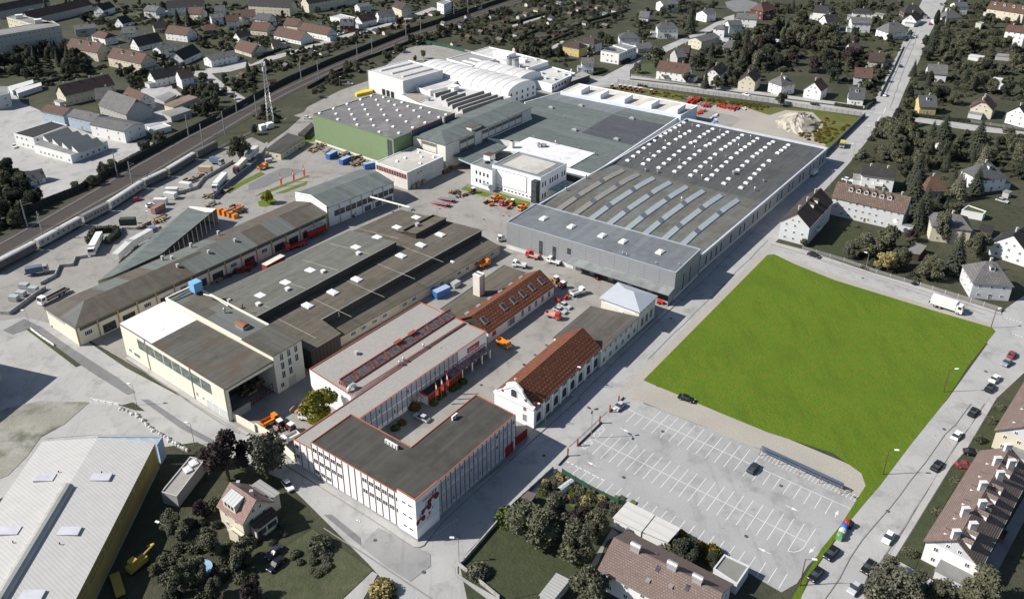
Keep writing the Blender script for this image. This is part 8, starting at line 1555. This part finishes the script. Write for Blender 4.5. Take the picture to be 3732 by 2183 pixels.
# ================================================================ VEHICLES: one of each kind with its parts, then copies
tyre_m=M('tyre',(.02,.02,.02));cgl=M('car_glass',(.03,.035,.04),'glass',rough=.06,spec=.7);lite=M('headlight',(.75,.76,.78),'flat',rough=.2)
def wheels(r,xs,y,rad,w=.22):
 for u in xs:
  for s in(-1,1):
   x=MB();x.tube((u,s*(y-w),rad),(u,s*y,rad),rad,rad,12);t=x.build('wheel',tyre_m,r);x=MB();x.tube((u,s*y,rad),(u,s*(y+.015),rad),rad*.58,rad*.55,10);x.build('rim',rail_m,t)
def profile(x,pts,hw,m=0,taper=1.0):
 """body pressed from a side outline (x, z); upper points drawn in by taper"""
 zt=max(z for _,z in pts);zb=min(z for _,z in pts);f=lambda z:hw*(1-(1-taper)*(z-zb)/max(.01,zt-zb));n=len(pts)
 x.face([(u,-f(z),z)for u,z in pts],m);x.face([(u,f(z),z)for u,z in pts][::-1],m)
 for i in range(n):(u0,z0),(u1,z1)=pts[i],pts[(i+1)%n];x.face([(u0,-f(z0),z0),(u1,-f(z1),z1),(u1,f(z1),z1),(u0,f(z0),z0)],m)
def car(kind):
 r=root('parked_car','x','car',(0,0,0));x=MB();k={'hatch':(4.2,-1.75),'estate':(4.7,-2.1),'sedan':(4.6,-1.5)}[kind];L,rb=k[0]/2,k[1]
 profile(x,[(-L,.3),(L,.3),(L+.03,.62),(L*.93,.78),(L*.42,.95),(-L*.9,.98),(-L,.75)],.87,0,.93);x.build('body',M('car_white',(.75,.75,.75),'car',rough=.3),r)
 x=MB();profile(x,[(L*.46,.93),(L*.12,1.44),(rb*.62,1.48),(rb*1.02 if kind!='sedan' else rb,.96)],.82,0,.80);x.build('windows',cgl,r)
 x=MB();x.prism(ccw([(L*.10,-.62),(L*.10,.62),(rb*.62,.62),(rb*.62,-.62)]),1.455,1.50);x.build('roof',M('car_white'),r)
 wheels(r,(L*.64,-L*.62),.87,.31)
 for s in(-1,1):x=MB();x.box((L*.97,s*.6,.58),.14,.36,.15);x.build('headlight',lite,r);x=MB();x.box((L*.16,s*.92,.9),.16,.18,.12);x.build('wing_mirror',frd,r)
 return r
def cab(r,x0,L,w,h,paint,z0=.45):
 x=MB();profile(x,[(x0,z0),(x0+L,z0),(x0+L,z0+h*.5),(x0+L*.82,z0+h),(x0,z0+h)],w/2,0,.97);c=x.build('cab',paint,r);x=MB();a,b=x0+L+.012,x0+L*.83+.012;x.face([(a,-w*.45,z0+h*.52),(a,w*.45,z0+h*.52),(b,w*.43,z0+h*.96),(b,-w*.43,z0+h*.96)]);x.build('windscreen',cgl,c)
 for s in(-1,1):x=MB();x.face([(x0+L*.25,s*w*.495,z0+h*.52),(x0+L*.85,s*w*.495,z0+h*.52),(x0+L*.78,s*w*.492,z0+h*.92),(x0+L*.25,s*w*.492,z0+h*.92)]);x.build('side_window',cgl,c);x=MB();x.box((x0+L+.02,s*w*.36,z0+.25),.06,.3,.2);x.build('headlight',lite,c)
def truck(L,boxh,paint,boxm,w=2.4,open_=False,cabl=1.9,nm='truck',cath='truck',canv=None):
 r=root(nm,'x',cath,(0,0,0));cab(r,L/2-cabl,cabl,w,1.9 if L<7 else 2.5,paint,.55);x=MB();x.box((-cabl*.5,0,.65),L-cabl*.3,.9,.25);x.build('chassis',frd,r);bl=L-cabl-.15;x=MB();cx=-L/2+bl/2
 if open_:
  x.box((cx,0,.95),bl,w,.12)
  for s in(-1,1):x.box((cx,s*(w/2-.04),1.07),bl,.08,boxh);x.box((cx+s*(bl/2-.04),0,1.07),.08,w-.16,boxh)
 else:x.box((cx,0,.95),bl,w,boxh)
 x.build('tipper_body' if open_ else 'box_body',boxm,r);wheels(r,(L/2-cabl*.55,-L*.26)if L<8 else(L/2-1.2,-L*.18,-L*.33),w/2,.42 if L<7 else .48,.3)
 return r
def trailer(L,h,m,tm,nm='trailer',z=1.1,w=2.5):
 r=root(nm,'x',nm.replace('_',' '),(0,0,0));x=MB();x.box((0,0,z),L,w,h);x.build('box_body',m,r);x=MB();x.box((0,0,z+h+.005),L+.04,w+.04,.06);x.build('roof',tm,r)
 if nm!='container':wheels(r,(-L*.3,-L*.2),w/2,.46,.3)
 return r
PW=M('paint_white',(.72,.72,.70),'car',rough=.4);PR=M('paint_red',(.50,.035,.02),'car',rough=.4);PO=M('paint_orange',(.62,.20,.02),'car',rough=.45);PB=M('paint_blue',(.04,.13,.38),rough=.5,var=.1);PG=M('box_grey',(.62,.62,.60),rough=.5)
def tractor_(paint):
 r=root('tractor','x','tractor',(0,0,0));x=MB();profile(x,[(-.9,.6),(1.7,.6),(1.75,1.1),(1.5,1.35),(-.9,1.3)],.5,0,.9);x.build('bonnet',paint,r);x=MB();profile(x,[(-1.2,1.2),(.3,1.2),(.2,2.35),(-1.1,2.35)],.72,0,.92);x.build('cab_glass',cgl,r);x=MB();x.box((-.45,0,2.35),1.6,1.45,.14);x.build('cab_roof',PW,r);wheels(r,(-.8,),1.0,.68,.42);wheels(r,(1.2,),.9,.48,.34)
 for s in(-1,1):x=MB();x.box((-.85,s*.8,1.4),1.0,.45,.1);x.build('mudguard',paint,r)
 return r
def plough(paint):
 r=root('attachment','x','machine',(0,0,0));x=MB();x.box((0,0,.1),.5,2.4,.9);x.face([(.3,-1.2,.1),(.3,1.2,.1),(.55,1.2,1.1),(.55,-1.2,1.1)]);x.build('blade',paint,r);x=MB();x.box((-.8,0,.3),1.2,.5,.4);x.tube((-.9,-.5,.5),(.2,-.8,.6),.08,.08,5);x.tube((-.9,.5,.5),(.2,.8,.6),.08,.08,5);x.build('frame',frd,r);return r
PRO={}
def proto(key):
 if key not in PRO:
  b={'hatch':lambda:car('hatch'),'estate':lambda:car('estate'),'sedan':lambda:car('sedan'),'boxtruck':lambda:truck(9.5,2.7,PW,M('canvas_white',(.70,.69,.64),var=.06),2.5),'tipper':lambda:truck(5.2,.75,PW,PG,2.0,True,1.5,'tipper_truck'),'redtipper':lambda:truck(5.2,.6,PR,M('faded_red',(.55,.30,.26)),2.0,True,1.5,'tipper_truck'),'orangetipper':lambda:truck(5.0,.7,PO,PO,2.0,True,1.5,'tipper_truck'),'flatred':lambda:truck(9.5,.25,PR,PR,2.5,True,2.0,'flatbed_truck'),'lorry':lambda:truck(14,2.7,PW,M('canvas_white'),2.5),'darklorry':lambda:truck(12,2.7,M('paint_maroon',(.10,.02,.025),'car'),M('canvas_cream',(.62,.58,.48)),2.5),'carrier':lambda:truck(11,.4,PW,frd,2.5,True,2.2),'yellowtruck':lambda:truck(6.5,1.3,M('paint_grey_green',(.2,.24,.2),'car'),M('paint_yellow',(.55,.38,.06)),2.4),'bluetruck':lambda:truck(7.5,2.2,M('paint_grey',(.3,.3,.3),'car'),M('canvas_blue',(.10,.14,.20)),2.4),'van':lambda:truck(5.4,1.55,PW,PW,2.0,False,1.6,'van','van'),'redtrailer':lambda:trailer(9,2.8,M('curtain_red',(.30,.035,.03),stain=(.08,.06,.06)),M('canvas_cream')),'whitetrailer':lambda:trailer(12,2.7,PG,M('sheet_white')),'greencont':lambda:trailer(6.1,2.5,M('container_green',(.05,.065,.05),'seam',bw=.3),M('container_green'),'container',.1),'terracont':lambda:trailer(6.1,2.5,M('container_terracotta',(.30,.17,.14),'seam',bw=.3),M('container_terracotta'),'container',.1),'whitecont':lambda:trailer(5.5,2.5,M('container_white',(.62,.62,.60),'seam',bw=.4),M('container_white'),'container',.1),'beigecont':lambda:trailer(6.0,2.4,M('container_beige',(.46,.38,.26),'seam',bw=.4),M('container_beige'),'container',.1),'greycont':lambda:trailer(3.2,1.6,M('container_grey',(.36,.37,.38)),M('container_grey'),'container',.1,2.0),'bluecont':lambda:trailer(6.0,2.5,PB,M('container_blue_lid',(.30,.38,.50)),'container',.1),'tractor':lambda:tractor_(M('paint_dark_red',(.22,.03,.025),'car')),'otractor':lambda:tractor_(PO),'plough':lambda:plough(PO),'redplough':lambda:plough(PR)}[key]
  r=b();PRO[key]=(r,True);PRO[key]=[proto_tree(r),0]
 return PRO[key]
VM={'white':(.75,.75,.75),'silver':(.42,.44,.47),'black':(.012,.012,.014),'dark':(.03,.035,.05),'red':(.30,.03,.035),'grey':(.2,.21,.22),'bluegrey':(.22,.26,.31)}
def veh(key,t,x0,y0,x1,y1,label,col=None,group=None,z=0.02):
 """a vehicle whose rear stands at (x0, y0) and nose at (x1, y1) of a frame"""
 pr=proto(key);o=pr[0][0]if pr[1]==0 else copy_tree(pr[0]);pr[1]+=1;a,b=P(t,x0,y0),P(t,x1,y1);c=(a+b)/2
 o.location=(c.x,c.y,z+.1);o.rotation_euler=(0,0,math.atan2(b.y-a.y,b.x-a.x));tag(o,label,None,group)
 if col:
  for k in kids(o):
   if k.name.split('.')[0]in('body','roof'):k.material_slots[0].link='OBJECT';k.material_slots[0].material=M('car_'+col,VM[col],'car',rough=.3)
G_='cars on the streets and car parks'
for a in[('hatch','C2',215,615,262,680,'white hatchback half under the big street tree','white'),('estate','C2',1280,170,1170,120,'silver estate car alone in the office courtyard','silver'),('hatch','C3',830,30,755,95,'silver car in the first row of the car park','silver'),('sedan','C3',1235,-12,1340,22,'black saloon at the near meadow edge','black'),('hatch','C3',1745,560,1815,480,'dark blue hatchback alone in the car park middle','dark'),('estate','B4',288,403,388,437,'black estate on the cross street','black'),('hatch','B4',1775,1180,1812,1130,'dark red hatchback, highest on the right street','red'),('hatch','B4',1785,1190,1728,1238,'blue-grey car below the dark red one','bluegrey'),('sedan','B4',1640,1360,1700,1305,'white saloon on the right street above the black one','white'),('sedan','B4',1605,1430,1660,1370,'black car directly below the upper white saloon','black'),('sedan','C4',1490,135,1535,75,'black car on the right street near the second apartment house','black'),('hatch','C4',1365,310,1420,245,'white hatchback between two black cars on the right street','white'),('estate','C4',1470,400,1560,415,'black estate turned into the drive between the apartment houses','black'),('hatch','C4',1410,495,1495,505,'red car in the drive beside the black estate','red'),('sedan','C4',1215,535,1275,470,'black saloon in front of the nearest apartment house','black'),('hatch','C4',915,985,855,1080,'white hatchback with dark windscreen, lower right street','white'),('sedan','C4',500,1110,428,1185,'black saloon on the verge below the bins','black'),('sedan','C4',390,1260,310,1350,'black car on the verge beside the wooden pole','black'),('estate','C4',775,1200,700,1295,'black estate at the drive junction, lower right','black'),('hatch','C4',675,1360,600,1450,'silver hatchback at the bottom edge of the right street','silver'),('estate','j4',1290,475,1410,525,'upper silver estate of two before the tiled workshop','silver'),('estate','j4',1240,525,1360,575,'lower silver estate of two before the tiled workshop','silver'),('estate','A4',550,1330,620,1345,'white car behind the long tan roof','white'),('hatch','A4',850,725,878,695,'white car at the crossing of the upper street','white'),('estate','A4',310,772,378,785,'black car on the wall road','black'),('hatch','A4',962,510,990,485,'dark car half way up the upper street','dark'),('hatch','A4',1070,290,1098,265,'silver car at the top of the upper street','silver'),('hatch','A4',1187,195,1207,175,'red car beyond the upper crossing','red'),('hatch','A4',1265,50,1287,30,'dark car at the very top of the street','grey'),('hatch','A3',1700,700,1755,715,'white car on the wall road before the cream gable','white'),('hatch','A3',1605,365,1655,378,'white car beside the bungalow','white'),('estate','A2',660,628,718,628,'silver car on the back car park','silver'),('sedan','A2',460,725,520,727,'dark car on the back car park','dark'),('hatch','A2',350,878,408,880,'white car at the access road behind the green hall','white'),('hatch','A2',595,265,638,255,'left white car at the dark red house','white'),('hatch','A2',640,252,680,242,'right silver car at the dark red house','silver'),('hatch','A2',235,385,280,378,'white car on the side street','white'),('sedan','A1',85,1075,128,1105,'white car before the saw-tooth works','white'),('hatch','A1',1750,440,1795,430,'dark car at the side street end','dark'),('hatch','B1',1090,58,1140,42,'white car beside the terracotta container','white'),('hatch','B1',985,15,1040,2,'dark red car in the wagon yard','red'),('estate','B4',1680,5,1770,30,'silver car at the top of the right gardens','silver'),('sedan','C2',200,1090,80,1195,'dark car in the garden, upper of two','dark'),('sedan','C2',210,1175,90,1285,'dark car in the garden, lower of two','black'),('hatch','A2',425,395,450,388,'small white car at the street by the gardens','white')]:
 veh(*a,group=G_)
for a in[('boxtruck','B4',1205,775,1425,845,'white box truck parked on the cross street at the meadow'),('van','i7',700,200,800,120,'white van in the shade of the road hall'),('van','A4',1128,345,1160,300,'white and blue van at the upper street trees'),('yellowtruck','A4',558,1052,535,1115,'tipper truck with yellow body on the east street'),('lorry','B1',745,300,680,420,'white canvas lorry beside the clipped hedge square'),('lorry','A1',1660,1335,1590,1415,'white lorry on the access road by the board fence'),('darklorry','A1',1815,1215,1735,1295,'lorry with maroon cab on the access road'),('whitetrailer','A1',1850,1180,1880,1150,'pale trailer behind the maroon lorry'),('carrier','B1',480,690,320,775,'white car transporter with empty frame at the street'),('bluetruck','B1',215,560,350,535,'dark blue canvas truck in the truck yard'),('bluetruck','A1',1560,1205,1650,1225,'blue canvas truck behind the beige container'),('whitetrailer','B1',880,455,965,375,'pale trailer roof along the open shed, lower'),('whitetrailer','B1',985,360,1090,300,'bright trailer roof along the open shed, upper'),('bluetruck','B1',1100,275,1160,250,'truck cab end showing over the open shed roof'),('flatred','B2',375,325,205,385,'red flatbed truck with a machine on it in the shaded yard'),('redtrailer','B2',370,300,515,235,'red curtain trailer with cream roof behind the red truck'),('redtrailer','B2',60,560,215,475,'red trailer with pale roof beside the middle hall'),('greencont','B1',885,185,1010,180,'dark green container in the wagon yard'),('terracont','B1',1120,115,1220,60,'terracotta container in the wagon yard'),('whitecont','A1',1215,1430,1330,1430,'white container, largest of the white group'),('whitecont','j5',815,330,940,330,'white container beside the terracotta one'),('whitecont','j5',920,275,1000,285,'white container in the middle of the white group'),('whitecont','A1',1325,1385,1420,1395,'white container with grey side panel'),('beigecont','A1',1465,1265,1575,1270,'beige container next to the frames'),('greycont','B1',150,650,215,655,'grey box trailer at the left yard, upper'),('greycont','B1',220,675,280,680,'grey box in the trailer bay'),('greycont','B1',115,705,205,715,'pale box in the trailer bay, widest'),('greycont','B1',80,740,135,745,'pale box in the trailer bay, lowest'),('greycont','A2',65,1205,125,1195,'pale blue box by the board fence'),('bluecont','A2',510,1190,610,1140,'left blue scrap skip before the green hall'),('bluecont','A2',615,1225,705,1185,'right blue scrap skip before the green hall'),('bluecont','A2',810,1248,875,1235,'blue skip behind the workshop hall roof'),('bluecont','B2',1310,735,1430,680,'blue container along the side aisle'),('tipper','j4',1420,395,1560,345,'white tipper truck in the yard before the pavilion'),('redtipper','j4',1145,590,1305,640,'red tipper truck beside the silver estates'),('orangetipper','j4',640,885,750,955,'orange tipper truck in the shade below the sign'),('tipper','j4',1310,60,1165,15,'white tipper truck before the grey hall'),('tipper','B2',1890,300,1775,310,'white tipper at the corner of the grey hall'),('whitetrailer','B2',0,0,0,0,'')if False else('redtipper','i3',480,700,310,650,'red drop side trailer before the grey hall'),('tipper','j4',905,80,825,65,'small white vehicle on the dark roof edge'),('tipper','C2',460,180,310,130,'white tipper truck behind the office wing'),('orangetipper','C2',45,215,165,150,'truck with wooden bed by the yard wall'),('tipper','C2',290,290,215,330,'grey tipper bed at the end of the yard wall'),('redtipper','j2',1190,850,1060,930,'red and white tipper on the office forecourt'),('orangetipper','j2',1090,820,975,870,'orange truck left of the red one on the forecourt'),('orangetipper','j2',1395,930,1310,980,'orange truck peeking over the grey hall'),('tractor','j2',790,740,700,770,'white roofed tractor on the office lawn edge'),('otractor','j2',1260,870,1195,930,'orange tractor right of the red tipper'),('tractor','C2',190,215,160,185,'tractor by the yard wall, left'),('tractor','C2',275,240,235,215,'tractor by the yard wall, right'),('plough','C2',165,300,200,320,'orange attachment at the yard wall'),('tractor','j4',1340,300,1300,280,'dark tractor at the end of the tiled workshop'),('otractor','j4',1270,245,1230,220,'orange machine behind the tiled workshop gable'),('redplough','j4',1400,420,1330,400,'red mower deck beside the white tipper'),('redplough','j4',1330,420,1220,460,'red frame by the workshop wall'),('redplough','j4',1660,195,1740,200,'red and black machine under the grey hall canopy'),('redplough','j4',2330,480,2420,440,'red machines by the pavilion fence'),('plough','j2',960,890,995,925,'orange plough left on the forecourt'),('redplough','j2',1150,930,1215,950,'red plough blade on the forecourt'),('orangetipper','B2',1650,510,1715,480,'orange skip by the side aisle'),('greycont','B2',1440,660,1505,620,'grey scrap tub by the side aisle'),('orangetipper','A2',15,1260,90,1235,'truck by the board fence with orange load')]:
 veh(*a)
for k,(px,py)in enumerate(((740,655),(800,658),(835,663),(873,668),(910,676),(948,682),(1028,695))):veh('tractor','A3',px-12,py-8,px+12,py+10,'red tractor in the row on the works bank, '+['leftmost','second','third','fourth','fifth','sixth','rightmost'][k]+' of seven',group='tractors on the works bank')
def stack(name,t,px,py,n,sx,sy,h,m,label,cat='stack',rz=RA,seed=1):
 c=P(t,px,py);rnd=random.Random(seed+int(px));x=MB()
 for k in range(n):
  u,v=rnd.uniform(-.5,.5)*sx,rnd.uniform(-.5,.5)*sy;p=c+AD*u+BD*v;z=rnd.uniform(0,h*.6)
  x.box((p.x,p.y,z),rnd.uniform(.6,sx*.5+.5),rnd.uniform(.2,.8),rnd.uniform(.2,h*.5),rz+rnd.choice((0,0,R(90),rnd.uniform(-.3,.3))),rnd.randrange(len(m)))
  if k%2==0:x.tube((p.x,p.y,0),(p.x+rnd.uniform(-1,1),p.y+rnd.uniform(-1,1),h),.05,.05,4,rnd.randrange(len(m)))
 thing(x,name,m,label,cat,(c.x,c.y,0))
scr=[M('scrap_rust',(.16,.09,.055),var=.3),M('scrap_grey',(.30,.29,.27),var=.3),M('scrap_dark',(.05,.045,.04)),M('scrap_wood',(.38,.29,.18),var=.2)];rs=[PR,PR,M('scrap_red',(.38,.04,.02)),M('scrap_blue',(.06,.14,.34))]
for a in[('A3',1345,752,40,9,5,1.8,'large stack of red frames nearest the tractors',rs[:3]),('A3',1400,775,14,5,3,1.0,'grey frames between the red stacks',[scr[1]]),('A3',1445,785,26,6,4,1.5,'red and blue frames, second stack',rs),('A3',1540,790,20,5,4,1.4,'red frames, third stack',rs[:3]),('A3',1590,798,22,5,4,1.4,'red and blue frames, fourth stack',rs),('A3',1640,810,28,6,4,1.5,'red frames, largest stack at the right',rs),('A3',1395,832,24,8,2.5,1.2,'row of small red frames behind the hall corner',rs[:3]),('A3',1300,730,12,5,3,1.0,'blue-grey frames left of the red stacks',[scr[1],rs[3]]),('A3',1490,865,16,8,3,.9,'white and blue frames by the grass',[PW,rs[3]]),('A3',1500,905,14,6,3,.9,'light blue frames on the track',[M('frame_blue',(.3,.4,.52))]),('A3',1710,808,12,5,3,.8,'pale frames at the end of the stacks',[PG])]:
 stack('frame_stack',a[0],a[1],a[2],a[3],a[4],a[5],a[6],a[8],a[7])
for a in[('A2',430,1115,'brown scrap heap left of the blue skips',20,5,4,1.6),('A2',480,1085,'rusty coil and boards by the green wall',16,4,4,2.0),('A2',545,1125,'scrap behind the left blue skip',16,6,3,1.4),('A2',650,1150,'mixed scrap between the blue skips',24,6,4,1.6),('A2',735,1175,'grey drums by the green wall',16,5,3,1.6),('A2',750,1205,'pallets and crates right of the skips',24,8,4,1.4),('A2',820,1215,'planks and white sacks at the annex corner',18,5,3,1.6),('A2',235,1120,'clutter along the yard shed wall',20,12,1.5,1.2),('j2',515,745,'wooden pallets with machine on the forecourt',16,4,3,1.4),('j2',600,790,'red and wood frames on the forecourt',14,5,3,1.0),('j2',915,860,'pale planks beside the orange truck',16,4,3,1.4),('j5',1580,870,'dark red frames in the shaded yard',24,8,3,2.2),('j5',1380,950,'dark clutter by the long hall wall',16,8,2,1.2),('j5',2400,440,'galvanised racks before the workshop hall',24,8,3,2.0),('j5',1480,395,'red and white rods behind the orange stacks',40,9,6,2.2),('j5',1290,345,'dark grating stack at the open shed end',14,7,2,1.4),('j5',1360,240,'dark pallets along the board fence',18,14,2,1.4),('j5',1170,120,'dark steel frames beside the beige container',30,9,5,1.4),('j5',800,490,'dark clutter right of the green container',30,12,4,1.4),('j5',620,985,'wreck parts by the south yard',2,2,2,.6),('C2',120,250,'dark machine parts by the yard wall',16,6,2,1.2),('C2',340,60,'red and yellow machine parts under the green tree',18,5,3,1.2),('i5',1560,960,'dark stored parts inside the open front hall',30,9,6,3.0),('j2',30,960,'steel cowl at the hall corner',2,1,1,1)]:
 stack('scrap_pile' if 'scrap' in a[3]else 'stored_parts',a[0],a[1],a[2],a[4],a[5],a[6],a[7],[PO,PR]+scr if 'yellow' in a[3]or 'red and' in a[3]else[M('scrap_red')]+scr[2:3]if 'dark red' in a[3]else scr,a[3],'scrap' if 'scrap' in a[3]else 'stored parts')
for k in range(4):c=P('j5',1370+40*k,410+10*k);x=MB();x.box((c.x,c.y,0),2.2,1.6,2.6-.3*k,RA);[x.box((c.x+BD.x*.8,c.y+BD.y*.8,.6*j+.1),2.24,.1,.08,RA)for j in range(4)];thing(x,'orange_crate',PO,'orange crate stack at the open shed, '+['leftmost','second','third','rightmost'][k]+' of four','crates',(c.x,c.y,0))
for k,(px,py)in enumerate(((20,690),(75,665),(145,630),(405,515),(445,495),(500,465))):c=P('j2',px,py);x=MB();x.box((c.x,c.y,0),1.9,1.5,1.6,RA);[x.box((c.x,c.y,.5*j),1.96,1.56,.12,RA)for j in range(4)];thing(x,'wooden_crate',scr[3]if k<3 else scr[0],'brown crate along the annex wall, '+['first','second','third','fourth','fifth','last by the passage'][k]+' counted from the corner','crate',(c.x,c.y,0))
for k,(px,py)in enumerate(((355,870),(420,815))):c=P('j2',px,py,1);r=root('loading_ramp',['nearer','farther'][k]+' grey loading ramp with red frame on the forecourt','ramp',(c.x,c.y,0));x=MB();a_,b_=c-BD*4,c+BD*4;x.face([(*(a_-AD*1.3)[:2],.25),(*(b_-AD*1.3)[:2],1.5),(*(b_+AD*1.3)[:2],1.5),(*(a_+AD*1.3)[:2],.25)]);x.build('deck',M('ramp_deck',(.16,.17,.18)),r);x=MB();[x.bar((*(a_+AD*s)[:2],.05),(*(b_+AD*s)[:2],.05),.2,.25)for s in(-1.3,1.3)];[x.box((*(b_+AD*s-BD*.2)[:2],0),.2,.2,1.4,RA)for s in(-1.3,1.3)];x.build('frame',PR,r)
a,b=P('B2',845,-20,7),P('B2',1145,60,7.8);x=MB();x.tube(a,b,.35,.35,8);c=(a+b)/2;x.tube((*V2(a+(b-a)*.7)[:2],0),a+(b-a)*.7,.12,.12,5);thing(x,'pipe_bridge',M('pale_duct'),'pale pipe crossing the yard from workshop hall to middle hall','pipe',(c.x,c.y,0))
x=MB();q=PL('A2',[(730,705),(800,682),(870,675),(860,690),(745,718)],0);x.prism(ccw([V2(p)for p in q]),0,1.6);c=cen(q);thing(x,'tarpaulin_stack',M('yellow_tarp',(.62,.46,.05)),'bright yellow covered stack behind the green hall','stack',c)
c=P('C1',1495,1262);x=MB();x.lathe((c.x,c.y,0),[(2.3,0),(2.3,.9),(2.2,.9),(2.2,.7),(0,.7)],20);thing(x,'paddling_pool',M('pool_blue',(.25,.40,.52),stain=(.16,.15,.11)),'round blue garden pool with leaves on its water','pool',(c.x,c.y,0))
c=P('C1',1020,1240);r=root('yellow_machine','yellow crawler machine in the shaded yard beside the pale hall','machine',(c.x,c.y,0));ym=M('machine_yellow',(.42,.30,.06));x=MB();x.box((c.x,c.y,.5),4.5,1.8,1.4,1.0);x.box((c.x-.4,c.y-.8,1.9),1.6,1.5,1.3,1.0);x.build('body',ym,r);x=MB();x.tube((c.x,c.y,1.8),(c.x+2.6,c.y+4.2,2.6),.3,.2,6);x.tube((c.x+2.6,c.y+4.2,2.6),(c.x+.4,c.y+5,1.0),.25,.2,6);x.build('boom',ym,r);x=MB();x.box((c.x-2.5,c.y-5,.4),2.0,6.5,.6,.55);x.build('conveyor',ym,r)
for k in range(2):x=MB();[x.box((c.x+s*.9*.84,c.y-s*.9*.54,0),4.2,.5,.6,1.0)for s in((-1,1)[k],)];x.build('track',tyre_m,r)
a,b=P('C3',350,690,0),P('C3',445,620,0);d=V2(b-a);L=d.length;d.normalize();n=Vector((-d.y,d.x,0));x=MB()
for k in range(6):f0,f1=math.pi*k/6,math.pi*(k+1)/6;x.face([(*(V2(p)+n*1.2*math.cos(f))[:2],1.5*math.sin(f))for p,f in((a,f0),(b,f0),(b,f1),(a,f1))],0,True)
c=(a+b)/2;thing(x,'tunnel_greenhouse',M('poly_film',(.42,.45,.43),rough=.3),'small tunnel greenhouse among the vegetable beds','greenhouse',(c.x,c.y,0))
for k in range(7):x=MB();a=P('C3',440+62*k-(k%2)*20,790-12*(k%3)+12*k);b=a+AD*6;x.bar((*a[:2],.02),(*b[:2],.02),1.4,.3);thing(x,'vegetable_bed',a_soil if k%2 else LEAF['bright'],('bare soil' if k%2 else 'green planted')+' vegetable bed south of the green board fence','vegetable bed',(a.x,a.y,0),'vegetable beds')
